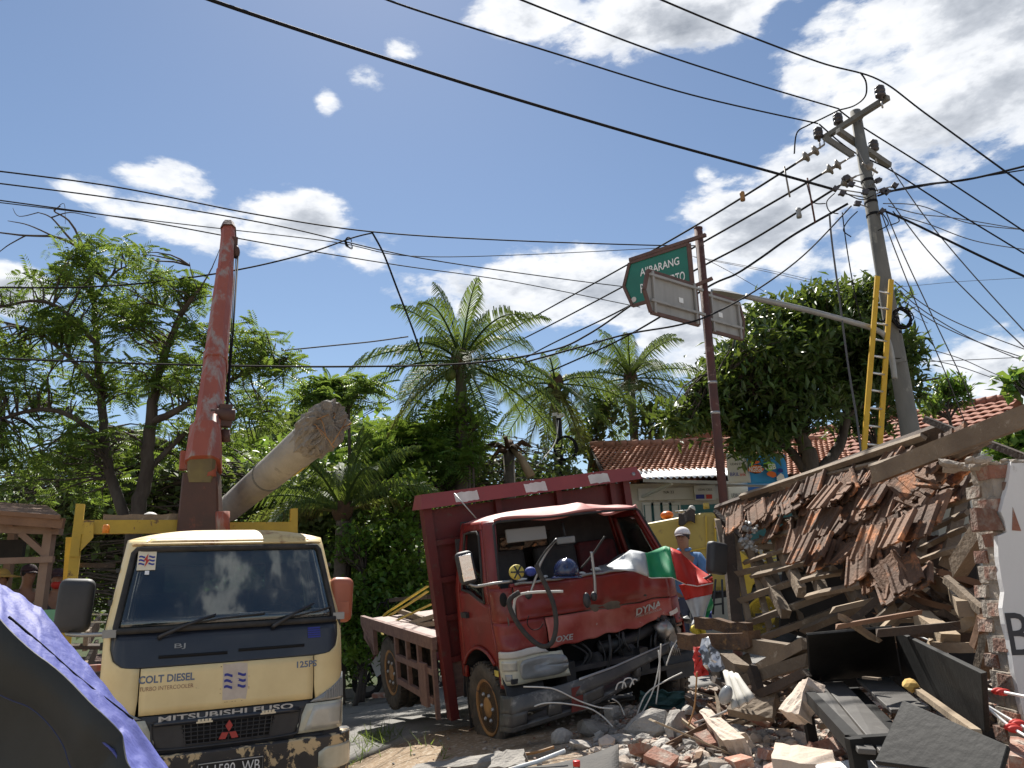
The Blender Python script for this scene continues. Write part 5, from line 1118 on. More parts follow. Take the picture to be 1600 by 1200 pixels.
for k in range(5): b.prism([(-.05,-.035+.016*k),(.05,-.035+.016*k),(.05,-.024+.016*k),(-.05,-.024+.016*k)], .002, lambda x, z, h: mt @ V((x, z, h-.001)))
obj('blue_mark', b, 'ink_blue', cw)
# windscreen, seal, pillars between
b = MB(); ca.rows(b, [(1.445,-1.36,1.36),(1.6,-1.36,1.36),(1.8,-1.34,1.34),(1.95,-1.32,1.32),(1.975,-1.22,1.22)], 36, 8, -.006, .006); ws = obj('windscreen', b, GL_CREAM, ct)
b = MB(); sealp = [ca.O(t, 1.437, .002) for t in [(-1.36+2.72*k/24) for k in range(25)]]+[ca.O(1.40, z, .002) for z in (1.46,1.6,1.75,1.9,1.955)]+[ca.O(t, 1.985, .002) for t in [(1.30-2.60*k/24) for k in range(25)]]+[ca.O(-1.40, z, .002) for z in (1.955,1.9,1.75,1.6,1.46)]
b.tube(sealp+[sealp[0]], .022, 6); obj('windscreen_seal', b, 'rubber', ct)
b = MB(); ca.rows(b, [(2.0,-1.2,1.2),(2.03,-1.1,1.1),(2.06,-1.0,1.0)], 24, 4, 0, .02); obj('roof_header', b, 'cream_rust', ct)
b = MB(); ca.roof(b, 2.06, .085); obj('roof', b, 'cream_rust', ct)
b = MB(); b.tube([ca.O(t, 2.015, .008) for t in [-1.5+3*k/30 for k in range(31)]], .010, 5); obj('drip_rail', b, 'cream_rust', ct)
b = MB(); wy = ca.yb; b.box((1.72,.03,.80), (0,wy,1.02)); b.box((1.56,.03,.13), (0,wy,2.0)); b.box((.34,.03,.52), (-.61,wy,1.68)); b.box((.34,.03,.52), (.61,wy,1.68)); obj('rear_wall', b, 'dash', ct)
b = MB(); b.box((.88,.008,.52), (0,wy,1.68)); obj('rear_window', b, GL_CLEAR, ct)
b = MB(); b.box((1.66,1.42,.04), (0,.76,.66)); obj('cab_floor', b, 'seat_dark', ct)
b = MB(); b.slab(lambda u, v: (-.8+1.6*u, .14+.34*v, 1.40-.02*v-.16*v*v), 10, 6, .3, True); obj('dashboard', b, 'dash', ct)
for x in (-.45, .05, .47):
    b = MB(); b.box((.42,.14,.62), (x,1.25,1.35)); b.box((.42,.45,.14), (x,1.05,1.02)); o = obj('seat', b, 'seat_dark', ct, bevel=.04)
steering(ct, (.42, .50, 1.40), rad(-55))
cl = MB(); rr = random.Random(1)
for k in range(7): cl.rock((-.45+.13*k+rr.uniform(-.04,.04), .30+rr.uniform(-.04,.05), 1.42), rr.uniform(.05,.09), k, 4, 2, (1.3,.8,.5))
obj('dash_rags', cl, 'dirty_white', ct)
b = MB(); b.box((.22,.005,.09), (.18,.27,1.47), Matrix.Rotation(rad(-35),3,'X') @ Matrix.Rotation(.1,3,'Y')); obj('paper', b, 'banner_blue', ct)
for x in (-.42, .42): b = MB(); b.box((.5,.02,.14), (x,.46,1.93), Matrix.Rotation(rad(-30),3,'X')); obj('sun_visor', b, 'visor', ct)
# stickers and lettering
mt = ca.fr(-.62, 1.905, .004); b = MB(); b.prism([(-.065,-.075),(.065,-.075),(.065,.075),(-.065,.075)], .002, lambda x, z, h: mt @ V((x, z, h-.004))); st = obj('windscreen_sticker', b, 'sticker_new', ws); energy_logo(ws, mt @ Matrix.Translation((0,0,-.002)), .14)
b = MB(); b.prism([(-.015,-.11),(.015,-.11),(.015,-.08),(-.015,-.08)], .002, lambda x, z, h: mt @ V((x+.01, z, h-.004))); obj('small_sticker', b, 'sign_white', ws)
mt = ca.fr(.03, 1.07, .0); b = MB(); rr = random.Random(5); pts = [(x+rr.uniform(-.004,.004), z+rr.uniform(-.004,.004)) for x, z in [(-.085,-.115),(-.03,-.12),(.03,-.115),(.085,-.12),(.088,-.04),(.085,.05),(.085,.115),(.02,.12),(-.05,.115),(-.085,.12),(-.088,.03)]]
b.prism(pts, .003, lambda x, z, h: mt @ V((x, z, h-.001))); st = obj('panel_sticker', b, 'sticker', fp); energy_logo(fp, mt @ Matrix.Translation((0,.005,.002)), .19, 'ink_blue', 'sticker')
b = MB()
for k in range(14): 
    a = rr.uniform(-.11,.11); e = rr.choice((-.1,.1)); x, z = (e, a) if k % 2 else (a*.8, e*1.28); b.box((.008,.003,.006), mt @ V((x, z, .0)), mt.to_3x3())
obj('glue_speck', b, 'ink_brown', fp, kind='stuff')
text('lettering', 'COLT DIESEL', ca.fr(-.435, 1.126, -.001), width=.37, height=.05, m='ink_steel', parent=fp, bold=.03); 
text('lettering', 'TURBO INTERCOOLER', ca.fr(-.435, 1.068, -.001), width=.36, height=.026, m='ink_brown', parent=fp)
text('lettering', '125PS', ca.fr(.56, 1.142, -.001), width=.155, height=.045, m='ink_steel', parent=fp, bold=.03)
# grille
b = MB(); ca.rows(b, [(.655,-.66,.66),(.72,-.72,.72),(.80,-.79,.79),(.897,-.86,.86)], 24, 6, .004, .03); gr_ = obj('grille', b, 'grille_black', ct)
b = MB(); ca.rows(b, [(.700,-.40,.40),(.83,-.46,.46)], 12, 3, .006, .004); obj('grille_opening', b, 'hole_black', gr_)
b = MB()
for k in range(6): z = .702+.0255*k; b.tube([ca.fr(-.29-.008*k+(.58+.016*k)*i/10, z, .010).translation for i in range(11)], .0045, 4)
for k in range(15): x = -.29+.0415*k; b.beam(ca.fr(x, .700, .010).translation, ca.fr(x*1.04, .83, .010).translation, .006, .008, (0,1,0))
obj('grille_bar', b, 'grille_black', gr_, kind='stuff')
b = MB(); b.tube([ca.fr(-.50+1.0*i/12, .848, .016).translation for i in range(13)], .018, 6); obj('grille_trim', b, 'cowl_black', gr_)
b = MB(); fz_ = lambda x, z: ca.fr(x, z, .008).translation
b.tube(smooth_path([fz_(-.52,.85), fz_(-.50,.72), fz_(-.44,.685), fz_(0,.68), fz_(.44,.685), fz_(.50,.72), fz_(.52,.85)], 5), .009, 5); obj('grille_rim', b, 'grille_black', gr_)
text('lettering', 'MITSUBISHI FUSO', ca.fr(-.01, .877, .006), width=.93, height=.036, depth=.006, m='ink_silver', parent=gr_, bold=.02)
mt = ca.fr(0, .755, .014)
for a in (90, 210, 330):
    b = MB(); c, s_ = math.cos(rad(a)), math.sin(rad(a)); b.prism([(c*d-s_*e, s_*d+c*e) for d, e in ((.002,0),(.040,.025),(.078,0),(.040,-.025))], .012, lambda x, z, h: mt @ V((x, z, h))); obj('emblem_diamond', b, 'emblem_red', gr_)
for x, z in ((-.17,.845),(.27,.857)):
    b = MB(); mq = ca.fr(x, z, .032)
    for k in range(4): b.box((.018,.014,.012), mq @ V((-.036+.024*k, .004, 0)), mq.to_3x3())
    b.box((.11,.010,.008), mq @ V((0,-.008,0)), mq.to_3x3()); obj('marker_lamp', b, 'sticker_new', ct)
# bumper
b = MB(); ca.rows(b, [(.36,-2.05,2.05),(.37,-2.1,2.1),(.5,-2.1,2.1),(.64,-2.1,2.1),(.655,-2.05,2.05)], 40, 8, .07, .13); bp = obj('bumper', b, 'bumper_rust', ct)
mt = ca.fr(.02, .53, .075); b = MB(); b.box((.46,.135,.006), mt.translation, mt.to_3x3()); pl = obj('number_plate', b, 'plate_black', bp); b = MB()
mt = mt @ Matrix.Translation((0,0,.004))
b.tube([mt @ V(p) for p in ((-.22,-.06,0),(.22,-.06,0),(.22,.06,0),(-.22,.06,0),(-.22,-.06,0))], .003, 4); obj('plate_rim', b, 'dirty_white', pl)
text('plate_lettering', 'H 1590  WB', mt @ Matrix.Translation((0,.012,0)), width=.40, height=.07, m='sign_white', parent=pl)
for s in (-1, 1): b = MB(); q = [(.44, 1.0, 1.7), (.47, .92, 1.75), (.56, .92, 1.75), (.59, 1.0, 1.7)]; ca.rows(b, [(z, min(s*a, s*c), max(s*a, s*c)) for z, a, c in q], 8, 6, .08, .02); obj('fog_lamp', b, 'lens', bp)
# wipers and mirrors
for pv, arm, tip0, tip1 in (((-.50,1.385),(-.12,1.505),(-.42,1.445),(.24,1.500)), ((.30,1.41),(.62,1.545),(.38,1.455),(.95,1.525))):
    f_ = lambda x, z, o=.03: ca.fr(x, z, o).translation
    b = MB(); b.tube([f_(*pv,.01), f_(*pv), f_((pv[0]+arm[0])/2,(pv[1]+arm[1])/2,.045), f_(*arm)], [.02,.014,.011,.008], 6); wo_ = obj('wiper', b, 'black_plastic', ct)
    b = MB(); b.tube([f_(*tip0,.012), f_((tip0[0]+tip1[0])/2,(tip0[1]+tip1[1])/2+.008,.014), f_(*tip1,.012)], .007, 5); obj('blade', b, 'rubber', wo_)
for s, m, (px, py), w, h, Y, foot, arm in ((-1, 'mirror_black', (117,946), .25, .37, 6.0, (-.80,1.47), (105,988)), (1, 'mirror_orange', (532,937), .20, .34, 6.62, (.80,1.50), (524,985))):
    c = L1(px, py, Y); mh = rbox('mirror', ct, (w,.13,h), Matrix.Translation(c) @ Matrix.Rotation(rad(8*s),4,'Z') @ Matrix.Rotation(rad(3),4,'Y'), m, .055)
    f0 = ca.O(s*1.5, foot[1]-.05, .02); a0_ = L1(*arm, Y); b = MB(); b.tube(smooth_path([f0, f0.lerp(a0_, .6)+V((0,-.06,-.01)), a0_+V((0,0,-.01)), c+V((0,.03,-h/2))], 5), .016, 7); obj('mirror_arm', b, 'mirror_black' if s > 0 else 'steel', ct)
    b = MB(); b.box((.09,.05,.05), f0); obj('arm_bracket', b, 'metal_grey', ct)
b = MB(); b.box((w*.55,.006,.09), Matrix.Translation(c) @ V((0,-.066,-.06))); obj('mirror_label', b, 'mirror_orange', ct)
# chassis, wheels, deck
for x in (-.36, .36): b = MB(); b.box((.10,5.2,.2), (x, 3.0, .62)); obj('chassis_rail', b, 'black_plastic', ct)
for y in (1.05, 4.0):
    for s in (-1, 1): wheel('wheel', ct, (s*.80, y, .37), .37, .2, s, dual=(y > 2))
b = MB(); b.box((1.95,3.6,.12), (-.1,3.7,.85)); obj('deck', b, 'bed_wood', ct)
for z in (1.0, 1.28): b = MB(); b.box((.04,3.5,.16), (-1.05,3.7,z)); obj('side_board', b, 'wood_grey', ct)
W[ct.name] = None
lw = [(px, py, Y) for px, py, Y in ()]
def bl1(name, a, c, w, h, m, up=(0,1,0), par=None, **k): b = MB(); b.beam(L1(*a), L1(*c), w, h, up, **k); return obj(name, b, m, par or ct)
bl1('gantry_post', (118,860,7.2), (94,1085,7.2), .085, .10, 'yellow_rust'); bl1('gantry_post', (126,788,7.18), (116,870,7.18), .075, .10, 'yellow_rust'); bl1('gantry_post', (108,840,7.3), (92,1070,7.3), .05, .08, 'rim_yellow')
b = MB(); b.hexa([L1(*p) for p in ((125,862,7.16),(146,840,7.16),(146,840,7.28),(125,862,7.28),(122,816,7.16),(146,816,7.16),(146,816,7.28),(122,816,7.28))]); obj('corner_gusset', b, 'yellow_rust', ct)
bl1('gantry_beam', (128,824,7.2), (286,823,7.62), .12, .115, 'yellow_rust'); bl1('gantry_beam', (338,825,7.75), (463,824,8.08), .10, .10, 'yellow_rust'); bl1('gantry_end', (459,834,8.06), (459,795,8.06), .07, .07, 'yellow_rust')
bl1('beam_topping', (160,815,7.25), (280,813,7.6), .12, .03, 'wood_grey', seg=8, wob=.008); bl1('side_plank', (122,883,7.35), (180,884,7.5), .04, .11, 'wood_dark')
bl1('rail_wire', (140,960,7.1), (172,960,7.2), .012, .012, 'aluminium'); bl1('rail_wire', (140,972,7.1), (172,972,7.2), .012, .012, 'aluminium'); bl1('side_beam', (120,1045,7.1), (175,1042,7.2), .05, .08, 'crane_red'); bl1('side_panel', (105,1010,7.3), (172,1010,7.45), .03, .32, 'wood_dark')
b = MB(); b.lathe([(0,0),(.03,0),(.03,.05),(.02,.07),(0,.07)], 8, Matrix.Translation(L1(165,833,6.9))); obj('roof_lamp', b, 'amber', ct)
# crane: column, boom, hydraulics
def sect(a, c, w0, h0, w1, h1, xdir, cham=.22):
    """chamfered box section between two local points"""
    a, c = V(a), V(c); d = (c-a).normalized(); r = V(xdir); r = (r-d*r.dot(d)).normalized(); u = d.cross(r); vs = []
    for p, w, h in ((a, w0, h0), (c, w1, h1)):
        for x, z in ((-1,-1+cham*2),(-1+cham*2,-1),(1-cham*2,-1),(1,-1+cham*2),(1,1-cham),(1-cham,1),(-1+cham,1),(-1,1-cham)): vs.append(p+r*x*w/2+u*z*h/2)
    return MB().add(vs, [tuple(range(7,-1,-1)), tuple(range(8,16))]+[(i, (i+1) % 8, 8+(i+1) % 8, 8+i) for i in range(8)], False)
X1 = I1.to_3x3() @ V((1,.25,0))
bb_, bm_, bt_ = L1(319,725,7.62), L1(345,520,8.55), L1(357,362,9.45)
obj('column', sect(L1(313,842,7.7), L1(316,742,7.7), .40, .42, .33, .36, X1, .05), 'crane_brown', ct); obj('column_head', sect(L1(316,752,7.66), L1(318,715,7.62), .25, .3, .27, .32, X1, .1), 'olive_metal', ct)
obj('column_base', sect(L1(313,905,7.7), L1(313,835,7.7), .6, .6, .46, .46, X1, .1), 'crane_brown', ct)
bo = obj('boom', sect(bb_, bm_.lerp(bt_, .55), .265, .33, .205, .25, X1), 'crane_red', ct)
obj('boom_section', sect(bm_.lerp(bt_, .5), bt_, .185, .22, .17, .20, X1), 'crane_red', bo)
obj('boom_head', sect(bt_, L1(357,352,9.5), .20, .25, .14, .18, X1), 'crane_brown', bo)
b = MB(); b.ball(L1(369,394,9.3), (.05,.06,.09), 8, 6); b.box((.08,.1,.14), L1(366,380,9.35)); obj('sheave', b, 'crane_brown', bo)
obj('boom_foot', sect(L1(318,728,7.6), L1(322,672,7.72), .33, .42, .29, .37, X1), 'crane_red', bo)
for f0, f1 in ((.03,.10),(.46,.50)):
    q = lambda f: bb_.lerp(bm_.lerp(bt_, .55), f); obj('boom_collar', sect(q(f0), q(f1), .285-.06*f0, .35-.06*f0, .285-.06*f1, .35-.06*f1, X1), 'crane_red', bo)
b = MB(); b.box((.12,.16,.17), L1(291,720,7.6)); obj('side_bracket', b, 'crane_red', ct)
b = MB(); b.box((.13,.12,.22), L1(352,650,7.9)); b.tube([L1(352,672,7.9), L1(352,690,7.9)], .05, 8); b.tube([L1(345,648,7.85)+V((-.1,0,0)), L1(358,648,7.85)+V((.06,0,0))], .06, 10); obj('winch_block', b, 'crane_brown', ct)
b = MB(); b.tube([L1(372,400,9.25), L1(364,520,8.7), L1(354,650,7.9)], .012, 5); b.tube([L1(369,400,9.25), L1(350,690,7.9)], .007, 4); obj('hoist_cable', b, 'wire', ct)
b = MB(); b.tube([L1(347,832,7.6), L1(347,800,7.6)], .075, 10); b.tube([L1(330,745,7.55), L1(334,650,7.75)], .05, 8); obj('hydraulic_ram', b, 'crane_red', ct)
# ------------------------------------------------------------------ broken concrete pole hung beside the crane
bp_ = thing('broken_pole', 'snapped off concrete pole with a jagged end lying over the crane truck', 'broken pole', P(350,800,8.5))
pa, pc = P(356,796,8.6), P(508,668,6.6); ax = (pc-pa).normalized(); Lp = (pc-pa).length; r_ = ax.cross(V((0,0,1))).normalized(); u_ = r_.cross(ax)
b = MB(); n = 26
def polept(k, s, r, jag=0.):
    a = 2*math.pi*k/n; return pa+ax*(s+jag)+(r_*math.cos(a)+u_*math.sin(a))*r
rings = [(0,.140),(.3*Lp,.150),(.6*Lp,.160),(Lp-.3,.172),(Lp-.12,.15)]
vs = []; fs = []; mi = []
for i, (s, r) in enumerate(rings):
    for k in range(n): vs.append(polept(k, s, r, -.10*noise.noise(V((math.cos(6.28*k/n)*2, math.sin(6.28*k/n)*2, 3))) if i >= 3 else 0))
    if i:
        for k in range(n): fs.append(((i-1)*n+k, (i-1)*n+(k+1)%n, i*n+(k+1)%n, i*n+k))
fs.append(tuple(range(n-1,-1,-1))); b.add(vs, fs, True); obj('shaft', b, 'pole_concrete', bp_)
b = MB(); n = 64; rings = [(Lp-.36,.166),(Lp-.28,.176),(Lp-.20,.186),(Lp-.12,.190),(Lp-.05,.196),(Lp+.02,.192),(Lp+.07,.184),(Lp+.10,.160),(Lp+.115,.115),(Lp+.12,.06),(Lp+.122,.012)]; vs = []; fs = []
for i, (s, r) in enumerate(rings):
    for k in range(n):
        a = 2*math.pi*k/n; q = V((math.cos(a)*r*11.5, math.sin(a)*r*11.5, i*.30)); d = noise.noise(q*1.3)*.07+noise.noise(q*3.1)*.05+noise.noise(q*6.3)*.02; lump = .045*noise.noise(q*2.3+V((5,0,0)))+.022*noise.noise(q*5.9+V((1,7,0)))
        up = .11*math.sin(a)*min(1, i*.16)*r/.17
        vs.append(polept(k, s+d*(.8 if i > 0 else 1.2)+up, max(.02, r+(lump if i > 1 else lump*.25))))
    if i:
        for k in range(n): fs.append(((i-1)*n+k, (i-1)*n+(k+1)%n, i*n+(k+1)%n, i*n+k))
fs.append(tuple(range((len(rings)-1)*n, len(rings)*n))); b.add(vs, fs, False); obj('broken_end', b, 'broken_concrete', bp_)
rr = random.Random(8)
for k in range(7):
    a = rr.uniform(0, 6.28); q = pa+ax*(Lp-.05)+(r_*math.cos(a)+u_*math.sin(a))*.115; b = MB(); b.tube(smooth_path([q, q+ax*.18+V((rr.uniform(-.05,.05),0,-.03)), q+ax*rr.uniform(.2,.34)+V((rr.uniform(-.12,.12),rr.uniform(-.1,.1),-rr.uniform(.05,.28)))], 4), .006, 5); obj('rebar', b, 'rim_rust', bp_)
for s in (.47, .475): b = MB(); b.tube([polept(k*64/24, Lp*s, .1575) for k in range(25)], .008, 5); obj('band', b, 'util_concrete', bp_)
b = MB(); b.slab(lambda u, v: polept(38.9+5.4*u, Lp*(.66+.09*v), .1675), 6, 4, .004); obj('painted_label', b, 'strap_yellow', bp_)
hh = thing('hard_hat', 'white hard hat lying on the yellow crane frame', 'helmet', P(236,813,7.55)); c = P(236,815,7.55)
b = MB(); q = Matrix.Rotation(rad(48),3,'Y') @ Matrix.Rotation(rad(15),3,'X'); b.ball(c, (.10,.085,.085), 16, 8, q, .5, 1.); obj('shell', b, 'dirty_white', hh); b = MB(); b.ball(c+V((-.01,0,0)), (.075,.075,.04), 12, 6, q); obj('harness', b, 'wood_dark', hh)
# ------------------------------------------------------------------ red flatbed truck, crashed
M2 = Matrix.Translation((.832, 7.175, .407)) @ (Matrix.Rotation(rad(25.34), 4, 'Z') @ Matrix.Rotation(rad(1.81), 4, 'X') @ Matrix.Rotation(rad(-5.66), 4, 'Y')) @ Matrix.Diagonal((1, 1, .973, 1))
I2 = M2.inverted()
def L2(px, py, Y): return I2 @ P(px, py, Y)
def onY(px, py, yl):                       # point on the ray whose local y is yl
    a, d = I2 @ V((0,0,CAMZ)), I2.to_3x3() @ ray(px, py); return a+d*((yl-a.y)/d.y)
def onX(px, py, xl):
    a, d = I2 @ V((0,0,CAMZ)), I2.to_3x3() @ ray(px, py); return a+d*((xl-a.x)/d.x)
rt = thing('flatbed_truck', 'crashed red flatbed truck with its windscreen gone and a crumpled front', 'truck', mtx=M2)
def dent(p):
    if p.y > .5: return V((0, .006*noise.noise(p*4), 0))
    g = math.exp(-((p.x-.30)/.42)**2-((p.z-1.00)/.14)**2); h = math.exp(-((p.x-.1)/.8)**2-((p.z-1.19)/.035)**2)
    fade = max(0, min(1, (1.48-p.z)/.12)) if p.z > 1.36 else 1
    return V((0, (.075*g+.030*h+.022*noise.noise(V((p.x*3.5, p.z*5, 2)))+.014*noise.noise(V((p.x*9, p.z*11, 5))))*fade, fade*(-.02*g+.018*noise.noise(V((p.x*4, 1, 8))))))
cr = Cab([(.40,.03),(.66,.0),(.9,.015),(1.46,.085),(2.05,.365),(2.12,.44)], [(.40,.965),(1.46,.965),(2.12,.835)], .15, .05, 1.06, dent)
def lowz(t): return .90+.045*sstep(-.6,.2,t)+.045*sstep(.3,1.,t)+.008*math.sin(t*9)+.007*math.sin(t*23)
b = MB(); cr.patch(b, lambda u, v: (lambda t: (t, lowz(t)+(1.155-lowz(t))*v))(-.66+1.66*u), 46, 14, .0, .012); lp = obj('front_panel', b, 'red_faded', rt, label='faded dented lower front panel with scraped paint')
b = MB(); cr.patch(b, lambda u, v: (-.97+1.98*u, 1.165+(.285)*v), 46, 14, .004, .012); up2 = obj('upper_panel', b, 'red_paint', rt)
b = MB(); cr.patch(b, lambda u, v: (-1.0+2.0*u, 1.452+.03*v), 40, 2, -.004, .05); obj('screen_sill', b, 'red_paint', rt)
b = MB(); b.tube([cr.O(-.95+1.95*k/40, 1.468+.004*math.sin(k*1.1), .008) for k in range(41)], .012, 6); obj('sill_sealant', b, 'metal_grey', rt)
for s in (-1, 1):
    R = lambda fn: (lambda u, v: (lambda q: (s*q[0], q[1]))(fn(u if s > 0 else 1-u, v)))
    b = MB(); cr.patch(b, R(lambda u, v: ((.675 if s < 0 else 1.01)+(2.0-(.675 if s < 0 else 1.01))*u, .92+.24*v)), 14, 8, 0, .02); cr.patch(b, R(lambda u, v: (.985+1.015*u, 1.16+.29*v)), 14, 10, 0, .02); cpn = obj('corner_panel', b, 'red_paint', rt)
    if s < 0: b = MB(); c = cr.O(-1.32, 1.36, .004); b.ball(c, (.035,.03,.06), 10, 8); obj('corner_vent', b, 'hole_black', cpn)
    b = MB(); cr.patch(b, R(lambda u, v: (1.40+.60*u-.10*(1-u)*v, 1.45+.60*v)), 8, 14, 0, .03); obj('front_pillar', b, 'red_paint', rt)
    def zlow(t):
        y = cr.F(t, 1.0).y; d = .50**2-(y-.56)**2; z = .60 if y > .3 else .66
        return max(z, .42+math.sqrt(d)) if d > 0 else z
    b = MB(); cr.patch(b, R(lambda u, v: (lambda t: (t, zlow(t)+(1.32+.10*sstep(2.1,2.6,t)-zlow(t))*v))(2.012+.86*u)), 44, 12, .003, .02)
    cr.patch(b, R(lambda u, v: (lambda t: (t, .62+(.92-.62)*v))(1.62+.37*u)), 6, 5, .0, .02)
    dr = obj('door', b, 'red_paint', rt)
    b = MB(); cr.patch(b, R(lambda u, v: (2.012+.10*u, 1.32+.66*v)), 3, 6, .003, .03); cr.patch(b, R(lambda u, v: (2.76+.11*u, 1.41+.57*v)), 3, 6, .003, .03); cr.patch(b, R(lambda u, v: (2.012+.86*u, 1.965+.085*v)), 10, 3, .003, .03); obj('window_frame', b, 'red_paint', dr)
    b = MB(); pts = [cr.O(s*t, z, .006) for t, z in ((2.12,1.33),(2.3,1.36),(2.5,1.41),(2.75,1.43),(2.76,1.7),(2.75,1.95),(2.5,1.96),(2.2,1.96),(2.12,1.92),(2.11,1.6),(2.12,1.33))]; b.tube(pts, .014, 5); obj('window_seal', b, 'rubber', dr)
    b = MB(); cr.patch(b, R(lambda u, v: (lambda t: (t, (1.33+.09*sstep(2.15,2.6,t))+(.25 if s < 0 else .60)*v))(2.125+.62*u)), 10, 5, -.015, .006); obj('window', b, GL_DARK, dr)
    b = MB(); c = cr.O(s*2.70, 1.20, .02); b.box((.035,.13,.05), c); obj('handle', b, 'black_plastic', dr)
    b = MB(); cr.patch(b, R(lambda u, v: (2.88+.12*u, .62+1.44*v)), 3, 14, 0, .03); obj('rear_pillar', b, 'red_paint', rt)
    b = MB(); ar = [cr.O(s*t, zlow(t)+.004, .014) for t in [2.03+.84*k/30 for k in range(31)]]; b.tube(ar, .018, 6); obj('wheel_arch', b, 'red_paint', dr)
    b = MB(); b.slab(lambda u, v: (s*(.965-.35*v), .56+.52*math.cos(math.pi*u), .42+.52*math.sin(math.pi*u)), 16, 2, .02); obj('inner_arch', b, 'black_plastic', rt)
b = MB(); cr.roof(b, 2.055, .085, off=lambda r: V((0,0,.022*noise.noise(V((r.x*4, r.y*4, 3)))+(.055*math.exp(-((r.x-.22)/.10)**2-((r.y-.45)/.16)**2)-.05*math.exp(-((r.x-.42)/.22)**2-((r.y-.45)/.2)**2)-.03*math.exp(-((r.x+.25)/.3)**2-((r.y-.42)/.15)**2))))); obj('roof', b, 'red_roof_skylit', rt)
b = MB(); b.tube([cr.O(t, 2.05+.012*math.sin(t*5), .004) for t in [-1.35+2.7*k/40 for k in range(41)]], .016, 6); obj('roof_lip', b, 'red_roof_skylit', rt)
b = MB(); b.tube([cr.O(-1.39, z, .008) for z in (1.47,1.6,1.75,1.9,2.0)]+[cr.O(-1.25+2.5*k/24, 2.03, .004) for k in range(25)]+[cr.O(1.39, z, .008) for z in (2.0,1.9,1.75,1.6,1.47)], .013, 5); obj('screen_sealant', b, 'rubber', rt)
wy = cr.yb; b = MB(); b.box((1.9,.03,.82), (0,wy,1.03)); b.box((1.7,.03,.17), (0,wy,1.99)); b.box((.44,.03,.48), (-.70,wy,1.67)); b.box((.82,.03,.48), (.50,wy,1.67)); obj('rear_wall', b, 'seat_dark', rt)
b = MB(); b.box((.58,.008,.45), (-.19,wy,1.67)); obj('rear_window', b, GL_CLEAR, rt)
b = MB(); b.tube([(-.48,wy-.02,1.45),(.10,wy-.02,1.45),(.10,wy-.02,1.89),(-.48,wy-.02,1.89),(-.48,wy-.02,1.45)], .02, 5); obj('rear_window_seal', b, 'rubber', rt)
b = MB(); b.box((1.84,1.0,.04), (0,.54,.68)); obj('cab_floor', b, 'seat_dark', rt)
b = MB(); b.slab(lambda u, v: (-.88+1.76*u, .13+.30*v, 1.43+.03*math.sin(u*9)*v-.2*v*v), 14, 6, .3, True); obj('dashboard', b, 'dash', rt)
for x, m in ((-.5,'seat_dark'),(.08,'seat_dark'),(.56,'seat_red')): b = MB(); b.box((.46,.14,.66), (x,.90,1.42), Matrix.Rotation(rad(-8),3,'X')); b.box((.46,.45,.16), (x,.70,1.06)); obj('seat', b, m, rt, bevel=.05)
steering(rt, (.52, .40, 1.45), rad(-50))
c = L2(822, 833, 7.1); rbox('sun_visor', rt, (.42,.025,.13), Matrix.Translation(onY(822,835,.52)) @ Matrix.Rotation(rad(-8),4,'X'), 'visor', .01)
b = MB(); q = onY(884,844,.50); b.box((.20,.03,.07), q); o = obj('rear_view_mirror', b, 'metal_grey', rt, bevel=.012); b = MB(); b.tube([q+V((0,0,.03)), q+V((0,.03,.17))], .012, 5); obj('mirror_stem', b, 'black_plastic', o)
rr = random.Random(4); b = MB()
for k in range(9): b.rock(onY(790+29*k+rr.uniform(-6,6), 912-4.6*k+rr.uniform(-3,3), .16+rr.random()*.12), rr.uniform(.025,.05), k+60, 5, 2, (1.4,.9,.5))
obj('dash_rags', b, 'dirty_white', rt)
b = MB(); b.slab(lambda u, v: onY(935+85*u, 898-22*u-14*v, .16+.30*v)+V((0,0,.03*noise.noise(V((u*5, v*3, 2))))), 12, 6, .012); obj('grey_cloth', b, 'metal_grey', rt)
# lamps and the broken front
qm = lambda t0, t1, z0, z1, nu=10, nv=6, off=0., th=.03: cr.patch(MB(), lambda u, v: (t0+(t1-t0)*u, z0+(z1-z0)*v), nu, nv, off, th)
hl = obj('headlight', cr.patch(MB(), lambda u, v: (lambda z: ((-1.82)+(-.48-.06*v+1.82)*u, z))(.655+.215*v), 16, 8, .012, .08), 'lens', rt)
obj('lamp_bezel', cr.patch(MB(), lambda u, v: (-1.80+(1.12-.08*v)*u, .872+.055*v), 12, 3, .02, .04), 'dirty_white', hl)
obj('lamp_glass', cr.patch(MB(), lambda u, v: (lambda a, r: (-.80+.30*r*math.copysign(abs(math.cos(a))**.6, math.cos(a))*(1 if 1 else 1), .765+.085*r*math.copysign(abs(math.sin(a))**.6, math.sin(a))))(2*math.pi*u, v), 24, 3, .017, .008), 'lens_grey', hl)
obj('turn_lamp', cr.patch(MB(), lambda u, v: (-1.70+.52*u, .765+.085*v), 6, 4, .016, .006), 'lens_clear', hl); obj('side_lamp', cr.patch(MB(), lambda u, v: (-1.62+.25*u, .685+.055*v), 4, 3, .016, .006), 'lens_grey', hl)
b = MB(); b.box((1.75,.06,.62), (0.05,.30,.78)); obj('radiator', b, 'hole_black', rt)
b = MB(); b.hexa([V(p) for p in ((-.5,.02,.52),(.95,.02,.52),(.95,.3,.52),(-.5,.3,.52),(-.5,.02,.56),(.95,.02,.56),(.95,.3,.56),(-.5,.3,.56))]); obj('front_crossmember', b, 'black_plastic', rt)
b = MB()
for k in range(16):
    x = -.40+.085*k+rr.uniform(-.03,.03); z0 = rr.uniform(.58,.75); z1 = lowz(x)-.02+rr.uniform(-.03,.02); y = rr.uniform(.06,.2); b.tube(smooth_path([(x,y,z0),(x+rr.uniform(-.08,.08),y-.04,(z0+z1)/2),(x+rr.uniform(-.08,.08),y,z1)], 4), rr.uniform(.006,.016), 5)
